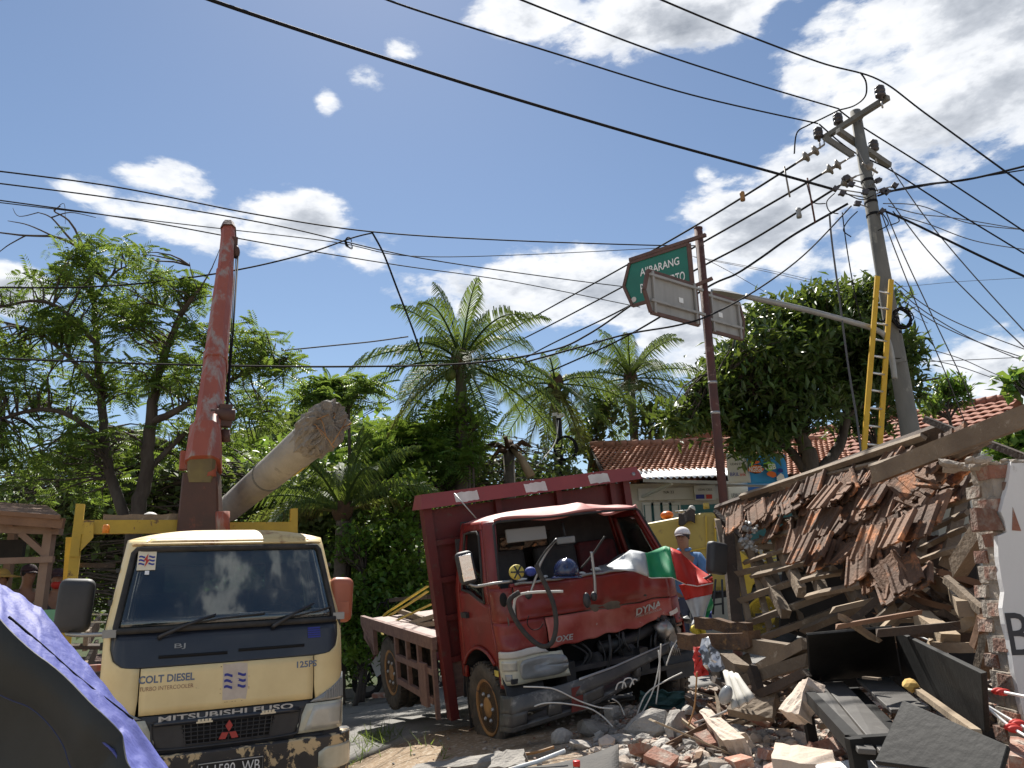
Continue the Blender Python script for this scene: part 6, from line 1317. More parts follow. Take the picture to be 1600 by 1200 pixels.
obj('loose_hose', b, 'black_plastic', rt, kind='stuff')
b = MB(); b.tube([(.0,.16,.80),(.30,.14,.82),(.62,.16,.90)], .055, 10); obj('pipe', b, 'black_plastic', rt); b = MB(); b.tube([(.62,.10,.84),(.74,.10,.90)], .085, 12); obj('canister', b, 'steel', rt); 
for q in ((.30,.15,.72), (-.05,.16,.70)): b = MB(); b.rock(q, .10, 3, 7, 2); obj('engine_casting', b, 'grille_black', rt)
b = MB()
for k in range(7): b.rock((.64+.055*k, .06+rr.uniform(0,.05), .955+rr.uniform(-.04,.03)), rr.uniform(.03,.06), k+20, 7, 1)
obj('torn_bracket', b, 'black_plastic', rt); b = MB(); b.slab(lambda u, v: cr.O(.92+.22*u, .985+.04*v+.03*u, .03), 4, 3, .008); obj('torn_strip', b, 'dirty_white', rt)
b = MB(); cr.patch(b, lambda u, v: (1.2+.75*u, .66+.22*v), 8, 5, -.10, .03); b.rock((.80,.15,.80), .14, 77, 8, 2, (1,.8,.7)); obj('lamp_housing', b, 'chunk', rt)
b = MB(); cr.patch(b, lambda u, v: (1.02+.9*u, .885+.022*v), 8, 2, -.02, .05); obj('broken_lamp_strip', b, 'brick_old', rt)
ST = [(781,1087,1143,6.50),(800,1089,1146,6.28),(840,1079,1134,6.26),(880,1069,1121,6.28),(915,1057,1110,6.32),(960,1041,1086,6.44),(1000,1023,1063,6.56),(1046,1003,1034,6.72)]
def bst(x):
    for a, c in zip(ST, ST[1:]):
        if a[0] <= x <= c[0]: f = (x-a[0])/(c[0]-a[0]); return [a[i]+(c[i]-a[i])*f for i in range(4)]
    return list(ST[-1])
def bband(px0, px1, v0, v1, n, th=.10, off=0.):
    def fn(u, v): x, t, bt, Y = bst(px0+(px1-px0)*u); vv = v1+(v0-v1)*v; bow = .03*math.sin(math.pi*vv); return L2(x, t+(bt-t)*vv, Y-bow+off)
    return MB().slab(fn, n, 4, th, True)
bu = obj('bumper', bband(781,1046,0,.50,40), 'bumper_dark', rt); obj('bumper_lip', bband(781,1000,.86,1,30,.12), 'bumper_dark', bu)
for a, c in ((781,824),(858,878),(912,944),(996,1001)): obj('bumper_post', bband(a, c, .49, .87, 6, .09), 'bumper_dark', bu)
obj('bumper_edge', bband(905,1046,-.02,.05,24,.10,-.008), 'steel', bu)
b = MB(); b.hexa([L2(*p) for p in ((1001,1040,6.6),(1042,1021,6.75),(1042,1021,6.95),(1001,1040,6.8),(1001,1023,6.6),(1044,1004,6.74),(1044,1004,6.95),(1001,1023,6.8))]); obj('bumper_backing', b, 'bumper_dark', bu)
b = MB(); b.slab(lambda u, v: L2(893+22*u, 1075+38*v-6*u, 6.27+.05*u), 6, 6, .01); obj('torn_plate', b, 'bed_red', bu)
for k in range(5): b = MB(); b.tube([L2(1046+2.2*k, 1004+rr.uniform(-2,2), 6.8), L2(1048+3*k, 1012, 6.78), L2(1050+3.3*k, 1024, 6.78)], .007, 4); obj('torn_rod', b, 'steel', bu)
for pts in ([(818,1073),(850,1074),(870,1078),(905,1095),(935,1105),(957,1107)], [(830,1106),(850,1099),(880,1099),(918,1106),(940,1118),(958,1136)], [(1058,1000),(1050,1015),(1041,1040)], [(1066,1051),(1040,1064),(1010,1084),(995,1118)], [(1033,1006),(1030,1040),(1020,1080),(1000,1120)], [(957,1092),(968,1100),(976,1118)], [(1029,1016),(1031,1050),(1025,1100)], [(962,1078),(966,1068),(975,1066),(978,1074)], [(972,1076),(976,1062),(986,1060),(990,1070)], [(984,1074),(990,1062),(996,1063)]):
    b = MB(); b.tube(smooth_path([L2(x, y, 6.25-.04*math.sin(i*1.2)) if x < 960 else L2(x, y, 6.42) for i, (x, y) in enumerate(pts)], 5), .006, 5); obj('bent_wire', b, 'dirty_white', rt)
# lettering
text('lettering', 'DYNA', cr.fr(.545, 1.092, .008), width=.30, height=.062, m='ink_silver', parent=lp, bold=.02, shear=.25)
text('lettering', 'TURBO INTERCOOLER', cr.fr(.545, 1.050, .008), width=.28, height=.018, m='ink_silver', parent=lp)
text('lettering', 'BOXE', cr.fr(-.42, .965, .005), width=.24, height=.05, m='ink_silver', parent=lp, bold=.02, shear=.2)
b = MB(); b.box((.006,.08,.05), cr.O(-2.03, .74, .006)); obj('side_reflector', b, 'strap_yellow', rt)
# wipers and the hanging rubber seal
for pts in ([(872,900),(855,905),(846,888),(858,860),(870,843)], ):
    pass
def wline(name, pts, r, m, Y=6.75, par=None): b = MB(); b.tube(smooth_path([L2(x, y, Y) for x, y in pts], 5), r, 6); return obj(name, b, m, par or rt)
wline('wiper', [(829,926),(838,900),(845,880),(856,860),(870,842)], .012, 'steel'); wline('wiper', [(930,928),(929,905),(926,880),(924,862)], .013, 'steel', 6.78); wline('wiper_blade', [(908,888),(925,868),(945,838)], .010, 'rubber', 6.85); wline('wiper_blade', [(838,884),(852,862),(869,843)], .010, 'rubber', 6.7)
wline('hanging_seal', [(812,925),(796,938),(801,960),(816,984),(836,1004),(852,1010),(864,1001),(869,975),(865,945),(853,915),(842,893),(838,882)], .022, 'rubber', 6.33)
wline('hanging_seal', [(880,924),(815,928),(803,948),(806,972)], .012, 'dirty_white', 6.4); wline('loose_wire', [(826,962),(824,975),(832,984),(843,982),(849,974)], .004, 'wire', 6.33)
for x, y, w, h in ((917,938,.09,.13),(928,932,.07,.08),(826,930,.08,.07)): b = MB(); b.ball(L2(x, y, 6.62), (w*.4, .03, h*.5), 10, 8); obj('wiper_pivot', b, 'black_plastic', rt)
b = MB(); b.tube([L2(744,810,6.9), L2(710,771,6.95)], .006, 5); obj('antenna', b, 'steel', rt)
# mirrors
c = L2(728, 887, 6.75); o = rbox('mirror', rt, (.15,.10,.285), Matrix.Translation(c) @ Matrix.Rotation(rad(-10),4,'Z') @ Matrix.Rotation(rad(-7),4,'Y'), 'mirror_black', .04); b = MB(); b.box((.105,.01,.225), (0,-.052,0)); g_ = obj('mirror_glass', b, 'mirror_glass', o, bevel=.004)
b = MB(); b.tube(smooth_path([L2(733,912,6.75), L2(745,916,6.72), L2(770,912,6.66), L2(800,908,6.7)], 4), .014, 6); obj('mirror_arm', b, 'steel', rt)
c = L2(1120, 872, 7.05); o = rbox('mirror', rt, (.20,.10,.29), Matrix.Translation(c) @ Matrix.Rotation(rad(6),4,'Z') @ Matrix.Rotation(rad(14),4,'Y'), 'mirror_black', .035)
b = MB(); b.tube(smooth_path([L2(1112,898,7.05), L2(1095,905,7.1), L2(1062,893,7.2), L2(1040,880,7.25)], 4), .014, 6); obj('mirror_arm', b, 'black_plastic', rt)
# wheels and chassis
for s in (-1, 1):
    wheel('wheel', rt, (s*.86, .56, .40), .39, .22, s); wheel('wheel', rt, (s*1.0, 3.05, .43), .41, .22, s, dual=True)
    b = MB(); b.box((.02,.05,.4), (s*.93,1.02,.45)); b.box((.30,.02,.55), (s*.80,1.02,.42)); obj('mudflap', b, 'rubber', rt)
for x in (-.38, .38): b = MB(); b.box((.09,4.0,.20), (x, 2.0, .66)); obj('chassis_rail', b, 'black_plastic', rt)
b = MB(); b.tube([(-.75,1.45,.6),(.3,1.45,.6)], .16, 10); obj('fuel_tank', b, 'grille_black', rt)
b = MB(); b.beam((-.82,1.2,.15),(-.70,1.6,.9), .10, .06); obj('strut', b, 'wood_dark', rt)
# headboard
HB = [onY(693,1036,1.30), onY(1004,962,1.30), onY(972,740,1.26), onY(659,782,1.26)]
hx, hy = (HB[1]-HB[0]).normalized(), (HB[3]-HB[0]).normalized(); hn = hx.cross(hy).normalized()
def hb(u, v, o=0.): return HB[0].lerp(HB[1], u).lerp(HB[3].lerp(HB[2], u), v)+hn*o
def hbox(name, u0, u1, v0, v1, o0, o1, m, par=None, n=1): b = MB(); b.hexa([hb(u0,v0,o1), hb(u1,v0,o1), hb(u1,v0,o0), hb(u0,v0,o0), hb(u0,v1,o1), hb(u1,v1,o1), hb(u1,v1,o0), hb(u0,v1,o0)]); return obj(name, b, m, par or rt)
vv = [-.22,.02,.27,.50,.73,.94]
for k in range(5): hbox('headboard_panel', .02, .98, vv[k]+.006, vv[k+1]-.006, 0, .025, 'bed_red' if k else 'bed_wood')
for k in range(1, 5): hbox('ledge', .02, .98, vv[k]-.022, vv[k]+.012, .026, .07, 'bed_red')
for u in (.315, .615, .90): hbox('upright', u, u+.028, .02, .95, .026, .085, 'bed_red')
hbox('frame_post', -.012, .025, -.33, .96, -.03, .085, 'bed_red'); hbox('frame_post', .975, 1.01, -.2, .96, -.03, .085, 'bed_red')
hbo = []
tb_ = MB(); tb_.hexa([hb(-.04,.945,.22), hb(1.05,.945,.22), hb(1.05,.945,-.05), hb(-.04,.945,-.05), hb(-.02,1.035,.17), hb(1.035,1.035,.17), hb(1.035,1.035,-.05), hb(-.02,1.035,-.05)]); tbo = obj('top_beam', tb_, 'beam_red', rt)
rr = random.Random(6)
for u0 in (.115, .44, .765):
    n = 9; f = lambda u, v: hb(u, .962+.052*v, .2145-.036*v*.9); pts = [(i/n, 0+rr.uniform(0,.12)) for i in range(n+1)]+[(1-i/n, 1-rr.uniform(0,.15)) for i in range(n+1)]
    b = MB(); b.prism(pts, .004, lambda a, c, h: hb(u0+.105*a, .953+.070*c, .2190-.052*(.953+.070*c-.945)/.09+h)); obj('reflective_strip', b, 'dirty_white', tbo)
b = MB(); b.lathe([(0,0),(.022,0),(.022,.01),(0,.01)], 10, frame(hb(1.005,.985,.2), hx, hy)); obj('bolt', b, 'steel', tbo)
# bed floor, side frame, cargo
BF = [V((-1.12,1.32,.93)), V((1.12,1.32,.93)), V((1.12,4.05,.985)), V((-1.12,4.05,.985))]
def bf(u, v, z=0.): return BF[0].lerp(BF[1], u).lerp(BF[3].lerp(BF[2], u), v)+V((0,0,z))
for k in range(9):
    u0, u1 = k/9+.004, (k+1)/9-.004; z = rr.uniform(-.006,.006); b = MB(); b.hexa([bf(u0,0,z-.03), bf(u1,0,z-.03), bf(u1,1,z-.03), bf(u0,1,z-.03), bf(u0,0,z), bf(u1,0,z), bf(u1,1,z), bf(u0,1,z)]); obj('floor_board', b, 'bed_floor', rt)
for k in range(7): v = .04+.15*k; b = MB(); b.beam(bf(.01,v,-.07), bf(.99,v,-.07), .07, .08); obj('crossbeam', b, 'bed_wood', rt)
for s in (0, 1):
    x = -1.135 if s == 0 else 1.135; sb = lambda y0, z0, y1, z1, w=.045, h=.062, nm='side_rail': (lambda b: (b.beam((x,y0,z0),(x,y1,z1), w, h, (0,0,1) if abs(y1-y0) > .2 else (0,1,0)), obj(nm, b, 'bed_wood', rt))[1])(MB())
    sb(1.30,.92,4.06,.975,.05,.12,'edge_rail'); sb(1.36,.64,2.62,.66); sb(1.42,.36,2.62,.41)
    for y, z0, z1 in ((1.36,.20,.93),(1.80,.30,.93),(2.18,.38,.93),(2.60,.36,.93)): sb(y, z0, y, z1, .04, .05, 'side_post')
    b = MB(); b.box((.03,.20,.42), (x-.03 if s == 0 else x+.03, 1.62, .50)); obj('side_plate', b, 'bed_wood', rt)
    sb(3.52,.62,4.0,.93,.05,.08,'side_brace'); sb(3.52,.60,3.52,.93,.05,.08,'side_post'); sb(3.95,.80,3.55,.66,.05,.07,'side_brace')
b = MB(); b.slab(lambda u, v: (-1.15-.004, 3.52+.5*u, .93-.30*(1-u)*v-.02), 4, 4, .03); obj('tail_gusset', b, 'bed_wood', rt)
def strap(label, pts, w=.035, m='strap_yellow', cat='strap', name='strap', group='straps and bars on the truck bed'):
    q = smooth_path([P(*p) for p in pts], 5); b = MB()
    for a, c in zip(q, q[1:]): b.beam(a, c, w, .012, (0,.3,1))
    return obj(name, b, m, None, label, cat, group)
strap('upper yellow lashing strap stretched over the truck bed', [(589,983,10.5),(600,962,10.6),(625,944,10.2),(668,916,9.3)]); strap('second yellow lashing strap beside it on the truck bed', [(592,972,10.5),(615,958,10.4),(640,943,10),(668,924,9.3)])
strap('lower yellow lashing strap running to the bed edge', [(608,975,10),(640,960,9.6),(674,944,9)], .03); strap('yellow strap end hanging over the bed side', [(590,968,10.5),(588,980,10.4),(596,988,10.35),(593,978,10.4),(598,992,10.3)], .04)
for lab, a, c, w, m in (('dark wooden bar lying across the truck bed', (640,985,9.6),(697,990,8.6),.07,'wood_dark'),('grey bar lying along the truck bed near the headboard', (625,955,10.4),(680,975,9),.06,'wood_grey'),('tan batten on the truck bed beside the headboard', (642,974,9.6),(690,960,8.9),.05,'wood_tan'),('short tan block on the truck bed against the headboard', (655,977,9.3),(685,974,8.8),.08,'wood_tan'),('upper brown batten at the far side of the truck bed', (612,938,11.2),(672,932,9.8),.08,'wood_dark')):
    b = MB(); b.beam(P(*a), P(*c), w, .05); obj('timber_bar', b, m, None, lab, 'timber', 'straps and bars on the truck bed')
b = MB(); pts = [(x, z) for x, z in ((-.12,-.06),(.12,-.02),(.10,.07),(-.10,.06))]; c = P(633,981,9.7); b.prism(pts, .03, lambda x, z, h: c+V((x,h,z))); obj('steel_wedge', b, 'wire', None, 'small dark steel wedge on the near edge of the truck bed', 'wedge')
for px, py in ((589,953),(600,948),(612,946)):
    b = MB(); c = P(px, py, 11.2); b.tube([c, c+V((.05,0,.10)), c+V((.14,0,.09)), c+V((.18,0,-.02))], .012, 5); obj('shackle', b, 'wire', None, 'dark wire shackle at the tail end of the truck bed, '+{589:'nearest the left edge',600:'between two others',612:'nearest the lashing straps'}[px], 'shackle', 'shackles on the tail of the bed')
# things on the dash
he = thing('safety_helmet', 'dark blue safety helmet lying on the red truck dashboard', 'helmet', P(885, 905, 6.8)); c = P(885, 893, 6.8)
b = MB(); b.ball(c, (.110,.125,.115), 20, 10, None, .42, 1.); obj('shell', b, 'helmet_blue', he); b = MB(); b.lathe([(.112,-.035),(.135,-.05),(.14,-.058),(.112,-.045)], 20, Matrix.Translation(c)); obj('brim', b, 'helmet_blue', he)
b = MB(); b.tube([c+V((math.cos(a)*.012,math.sin(a)*.125,math.cos(a)*0+.0+abs(math.cos(a))*0)) for a in ()], .01) if False else b.tube([c+V((0, -.122*math.cos(a), .118*math.sin(a))) for a in [math.pi*k/14 for k in range(1,14)]], .007, 6); obj('crest', b, 'helmet_blue', he)
tr_ = thing('cable_reel', 'small yellow and black reel on the left of the red truck dashboard', 'reel', P(809,905,6.75)); c = P(807, 894, 6.72); m = frame(c, V((1,.3,0)), V((0,0,1)))
b = MB(); b.lathe([(0,-.03),(.06,-.03),(.065,0),(.06,.03),(0,.03)], 16, m); obj('hub', b, 'strap_yellow', tr_); b = MB()
for k in range(6): b.beam(m @ V((0,0,.034)), m @ V((math.cos(k*1.05)*.06, math.sin(k*1.05)*.06, .034)), .012, .008, m.to_3x3() @ V((0,0,1)))
obj('spoke', b, 'black_plastic', tr_)
b = MB(); b.ball(P(829,893,6.74), (.05,.04,.04), 10, 8); obj('purple_pouch', b, 'flag_blue', None, 'small dark purple pouch beside the reel on the dashboard', 'pouch')
# flag cloth
fl = thing('flag_cloth', 'green white and red flag cloth draped over the corner of the red truck', 'flag', P(1060,950,6.95))
topl = [(948,885),(985,860),(1012,864),(1040,853),(1062,862),(1085,884),(1113,903)]; botl = [(958,890),(990,893),(1018,903),(1049,902),(1072,913),(1090,916),(1114,911)]
def along(tab, u): x = u*(len(tab)-1); i = min(int(x), len(tab)-2); f = x-i; f = f*f*(3-2*f)*.5+f*.5; return tab[i][0]+(tab[i+1][0]-tab[i][0])*f, tab[i][1]+(tab[i+1][1]-tab[i][1])*f
def ribbon(u, v): a, c = along(topl, u), along(botl, u); return P(a[0]+(c[0]-a[0])*v, a[1]+(c[1]-a[1])*v, 6.88+.42*u-.06-.16*v+.05*math.sin(u*17+v*2.2)+.03*math.sin(u*31-v*5))
for nm, u0, u1, m in (('white_stripe',0,.30,'flag_white'),('green_stripe',.30,.56,'flag_green'),('red_stripe',.56,1.,'flag_red')): b = MB(); b.slab(lambda u, v: ribbon(u0+(u1-u0)*u, v), 14, 8, .006, True); obj(nm, b, m, fl)
b = MB(); b.tube([ribbon(.3+.7*k/30, 1.0) for k in range(31)], .006, 4); obj('hem', b, 'sign_white', fl)
lf = [(1060,914),(1072,940),(1084,968),(1078,985),(1098,1005)]; rt_ = [(1114,906),(1112,930),(1104,952),(1100,975),(1109,1010)]
def drop(u, v): a, c = along(lf, v), along(rt_, v); return P(a[0]+(c[0]-a[0])*u, a[1]+(c[1]-a[1])*u, 7.12-.10*v+.05*math.sin(u*7+v*4)+.03*math.sin(u*15))
for nm, v0, v1, m in (('red_panel',0,.22,'flag_red'),('white_panel',.22,.66,'flag_white'),('yellow_panel',.66,1.,'flag_yellow')): b = MB(); b.slab(lambda u, v: drop(u, v0+(v1-v0)*v), 8, 8, .006, True); obj(nm, b, m, fl)
b = MB(); b.slab(lambda u, v: P(1100+10*u+4*math.sin(v*5), 930+42*v, 7.2+.04*math.sin(v*9+u*3)), 4, 8, .006, True); obj('green_edge', b, 'flag_green', fl); b = MB(); b.slab(lambda u, v: P(1102+10*u, 955+30*v, 7.24+.03*math.sin(v*9+u*3)), 4, 6, .006, True); obj('blue_edge', b, 'flag_blue', fl)
SPOTS = [(1075,1060,'between the bumper end and the red plastic sheet'),(1105,1075,'below the red plastic sheet'),(1150,1085,'at the pale blue cup'),(1215,1095,'left of the sloping grey fragment'),(1245,1060,'beside the left end of the bench back'),(1160,1130,'at the lower end of the long pale beam fragment'),(1075,1165,'right of the largest grey lump'),(1160,1190,'left of the large plastered slab'),(900,1165,'under the truck bumper'),(960,1190,'at the bottom edge before the grey lumps'),(1040,1190,'below the largest grey lump'),(1110,1190,'below the long pale beam fragment'),(1100,1110,'beside the long pale beam fragment'),(1130,1060,'beside the silver bag'),(1180,1110,'in front of the cream roofing piece'),(1190,1060,'among the tangled beams'),(1215,1150,'left of the front bench leg'),(1290,1150,'under the black bench'),(1240,1200,'at the bottom edge under the bench'),(1330,1210,'under the near end of the bench'),(1400,1020,'behind the black bench'),(1480,960,'in the hollow by the brick column'),(1380,940,'under the slipped tiles'),(1450,1180,'behind the loose black board'),(1550,1120,'beside the foot of the brick wall'),(1590,1190,'at the lower right corner')]
def where(px, py): return min(SPOTS, key=lambda s: (s[0]-px)**2+(s[1]-py)**2)[2]
# ------------------------------------------------------------------ collapsed kiosk: roof, lattice, brick wall
kz = thing('collapsed_roof', 'collapsed tiled roof of a kiosk with bare battens sticking out', 'collapsed roof', (2.9, 6.2, H(2.9, 6.2)))
Q = [P(1128,806,7.9), P(1530,690,5.4), P(1490,880,4.6), P(1215,965,6.5)]        # TL TR BR BL of the slope
def sl(u, v): return Q[0].lerp(Q[1], u).lerp(Q[3].lerp(Q[2], u), v)
def sfr(u, v):
    e = .02; du, dv = sl(u+e, v)-sl(u-e, v), sl(u, v+e)-sl(u, v-e); return frame(sl(u, v), du, -dv)   # x along batten, y up the slope, z out
rr = random.Random(12)
def warp(u, v): return .05*noise.noise(V((u*3, v*3, 4)))-.08*math.exp(-((u-.62)/.2)**2-((v-.75)/.3)**2)
def spt(u, v, o=0.): m = sfr(u, v); return m @ V((0,0,warp(u, v)+o))
def batten(name, pts, w, h, m): b = MB(); q = [V(p) for p in pts]; 
def bar(name, a, c, w, h, m, parent=None, up=(0,-1,.6), **k): k.setdefault('rag', .03); b = MB(); b.beam(a, c, w, h, up, **k); return obj(name, b, m, parent or kz)
for j in range(8):
    v = -.03+.135*j; b = MB(); n = 9; pts = [spt(u, v+.01*math.sin(u*5+j)) for u in [(-.02 if j < 6 else .25)+(1.03-(0 if j < 6 else .25))*i/n for i in range(n+1)]]
    for a, c in zip(pts, pts[1:]): b.beam(a, c+(c-a)*.02, .045, .03, (0,-1,.6))
    obj('batten', b, 'wood_grey', kz)
for i in range(7): u = .03+.155*i; bar('rafter', spt(u, -.08, -.06), spt(u+rr.uniform(-.03,.03), .95+rr.uniform(-.15,.1), -.06), .07, .09, 'wood_grey')
bar('ridge_board', P(1122,800,8.0), P(1480,672,5.7), .05, .14, 'wood_dark'); bar('ridge_batten', P(1160,776,7.6), P(1440,683,5.8), .045, .05, 'wood_grey'); bar('ridge_batten', P(1190,768,7.4), P(1478,700,5.6), .04, .05, 'wood_grey')
bar('purlin', P(1360,733,6.1), P(1470,700,5.5), .05, .07, 'wood_grey')
tl = MB(); prof = [(-.105,.004),(-.099,.018),(-.082,.018),(-.076,.002),(-.026,.0),(-.018,.009),(.0,.010),(.008,.0),(.076,.0),(.082,.014),(.099,.014),(.105,.0)]
k = len(prof); vs = []
for y in (-.135, .135):
    for x, z in prof: vs.append((x, y, z+.0))
    for x, z in prof[::-1]: vs.append((x, y, z-.013))
n2 = 2*k; tl.add(vs, [tuple(range(n2-1,-1,-1))[:], tuple(range(n2, 2*n2))]+[(i, (i+1) % n2, n2+(i+1) % n2, n2+i) for i in range(n2)], False)
TILE = tl.mesh('roof_tile', ['roof_tile']); wz = V(W[kz.name])
def tile(m, parent=kz, nm='roof_tile'): o = link(nm, TILE, parent, Matrix.Translation(-wz) @ m); W[o.name] = tuple(wz); return o
skew = .16
for j in range(7):
    v = .05+.138*j; nu_ = 22
    for i in range(nu_):
        u = .035+i/nu_*.95+.012*(j % 2)+skew*(v-.4)*.5
        if not 0 < u < .99: continue
        hole = noise.noise(V((u*4.2+3, v*3.1, 8)))
        if hole < -.12 and not .40 < u < .75: continue
        if v > .24+1.35*max(0,u-.14) or (v > .62 and u > .80): continue
        if v > .48 and u > .86: continue
        if u < .12 and v > .45: continue
        m = sfr(min(max(u,0.02),.98), min(v,.97)); lift = warp(u, v)+.035+.014*rr.random()
        ang = rr.gauss(.14, .05); tip = rr.gauss(-.10, .035)
        if rr.random() < .17: ang += rr.gauss(0, .4); lift += rr.uniform(.01,.06); tip += rr.gauss(-.02,.16)
        tile(m @ Matrix.Translation((rr.gauss(0,.012), rr.gauss(0,.02), lift)) @ Matrix.Rotation(ang,4,'Z') @ Matrix.Rotation(tip,4,'X') @ Matrix.Rotation(rr.gauss(0,.09),4,'Y'))
# heaps of slipped tiles, drawn where they slid to
for px, py, Y, n, az in ((1190,805,7.1,5,.5),(1250,785,6.8,6,.7),(1225,830,6.8,4,.3),(1300,800,6.1,6,-.3),(1350,880,5.3,8,.4),(1400,905,4.9,8,.5),(1390,850,5.3,5,.2),(1440,830,4.9,5,.3),(1290,870,5.9,6,.1),(1430,770,5.3,5,1.1),(1480,735,5.1,6,.9),(1500,715,5.0,5,.2),(1330,760,6.2,4,.9),(1350,790,5.9,7,.1)):
    for q in range(int(n*.7)):
        c = P(px+rr.gauss(0,20), py+rr.gauss(0,13), Y-.03*q); m = Matrix.Translation(c+V((0,-.02,.02))) @ sfr(.5,.5).to_3x3().to_4x4()
        tile(m @ Matrix.Rotation(az+rr.gauss(0,.25),4,'Z') @ Matrix.Rotation(rr.gauss(-.08,.13),4,'X') @ Matrix.Rotation(rr.gauss(0,.12),4,'Y'))
# the bare lattice hanging down at the left
def pb(name, a, c, w, h, m, up=(0,-1,0)): return bar(name, P(*a), P(*c), w, h, m, kz, up)
for a, c in (((1121,812,7.5),(1154,968,7.0)),((1136,800,7.5),(1150,890,7.2)),((1142,810,7.45),(1172,985,6.9)),((1166,834,7.3),(1203,984,6.8)),((1190,838,7.2),(1240,985,6.7)),((1228,890,6.9),(1258,990,6.6)),((1322,918,6.1),(1355,985,5.9)),((1362,930,5.8),(1392,985,5.6)),((1244,850,6.7),(1250,892,6.6))): pb('upright_batten', a, c, .05, .035, 'wood_grey')
for a, c in (((1137,852,7.4),(1238,856,6.9)),((1144,898,7.2),(1248,874,6.8)),((1150,940,7.1),(1300,888,6.3)),((1168,974,6.9),(1330,915,6.1)),((1182,1000,6.8),(1312,952,6.3)),((1256,985,6.5),(1360,942,5.8)),((1225,842,7),(1336,796,6.3))): pb('cross_batten', a, c, .05, .06, 'wood_grey')
pb('door_post', (1137,835,7.35), (1150,975,7.0), .10, .08, 'wood_dark'); pb('frame_board', (1120,804,7.6), (1162,845,7.3), .04, .10, 'wood_dark')
b = MB(); b.prism([(1219,985),(1225,880),(1330,850),(1410,850),(1525,860),(1530,1080),(1400,1060),(1270,1000)], .04, lambda x, y, h: P(x, y, 6.75-.0022*(x-1219))+V((0,h,0))); obj('inner_shade_wall', b, 'plywood_dark', kz)  # dark plank panel, added so the interior under the roof looks shaded
b = MB(); b.prism([(1150,900),(1215,880),(1222,985),(1205,990)], .03, lambda x, y, h: P(x, y, 7.6)+V((0,h,0))) if False else b.box((.3,.04,.25), P(1240,870,7.2)); obj('inner_board', b, 'plywood_dark', kz)
# fallen beams around it
def timber(label, a, c, w, h, m, up=(0,0,1), group='fallen timbers of the kiosk', name='timber', **k):
    k.setdefault('seg', 3); k.setdefault('wob', .003); b = MB(); b.beam(P(*a), P(*c), w, h, up, rag=w*.5, **k); return obj(name, b, m, None, label, 'timber', group)
timber('long grey beam slanting up over the roof to the right edge', (1366,742,5.4), (1625,642,4.1), .06, .115, 'wood_grey', (0,-.3,1))
timber('thin dark board crossing under the long beam at the right', (1445,655,5.6), (1640,730,4.6), .03, .045, 'wood_dark')
timber('pale batten end sticking out below the long beam', (1455,735,5.0), (1547,688,4.7), .04, .035, 'wood_grey')
timber('thick grey post leaning against the brick wall end', (1498,885,4.4), (1560,790,4.0), .085, .085, 'wood_grey')
timber('dark post standing inside the collapsed kiosk', (1466,880,5.0), (1474,945,4.9), .11, .10, 'wood_dark'); timber('squared grey beam end inside the collapsed kiosk', (1430,875,5.1), (1540,965,4.6), .10, .09, 'wood_grey')
timber('thin grey batten leaning across the hollow by the wall', (1478,905,4.5), (1535,955,4.1), .035, .045, 'wood_grey'); timber('sawn pale beam end pointing at us by the brick wall', (1492,925,4.8), (1508,952,4.2), .075, .075, 'wood_tan')
timber('dirty yellow square timber behind the black bench', (1440,965,4.7), (1484,1000,4.3), .09, .08, 'wood_tan'); timber('short tan timber lying right of it behind the black bench', (1476,1000,4.5), (1528,965,4.3), .07, .06, 'wood_tan'); timber('flat tan board lying behind the black bench', (1460,1010,4.35), (1520,1012,4.2), .05, .05, 'wood_tan')
timber('brown broken stake leaning up against the brick column', (1525,1010,4.0), (1538,965,3.85), .045, .05, 'hut_wood'); timber('grey board end beside the brick column foot', (1533,1050,3.9), (1545,990,3.8), .06, .05, 'wood_grey')
timber('reddish pole lying along the top of the black bench back', (1395,985,4.75), (1445,996,4.6), .05, .045, 'hut_wood')
timber('rough rotten beam pointing at the truck, upper one', (1092,972,6.6), (1172,985,6.2), .08, .09, 'wood_rotten', seg=6, wob=.012); timber('large rotten beam lying above the rubble beside the truck', (1070,1002,6.3), (1185,1000,5.7), .10, .11, 'wood_rotten', seg=7, wob=.014)
timber('thick brown squared beam behind the black bench', (1150,1004,6.0), (1262,1024,5.2), .09, .10, 'wood_grey', seg=4); timber('grey batten lying slantwise on the thick brown beam', (1185,1046,5.6), (1260,1004,5.1), .07, .07, 'wood_grey'); timber('long grey beam pointing left over the rubble', (1150,1068,5.7), (1265,1030,5.1), .07, .07, 'wood_grey')
timber('short stake stuck upright in the rubble', (1174,1042,5.45), (1186,1082,5.4), .06, .05, 'wood_dark'); timber('brown block end beside the sack of rubbish', (1135,1030,5.8), (1160,1050,5.6), .10, .09, 'wood_grey'); timber('dark board lying under the beams in the rubble', (1118,1056,5.9), (1190,1104,5.2), .10, .035, 'wood_dark')
timber('tall grey stake standing left of the thick beam', (1163,1028,5.9), (1172,1060,5.8), .07, .05, 'wood_grey'); timber('grey plank on edge behind the cream roofing piece', (1190,1085,5.2), (1262,1050,4.9), .08, .05, 'wood_dark')
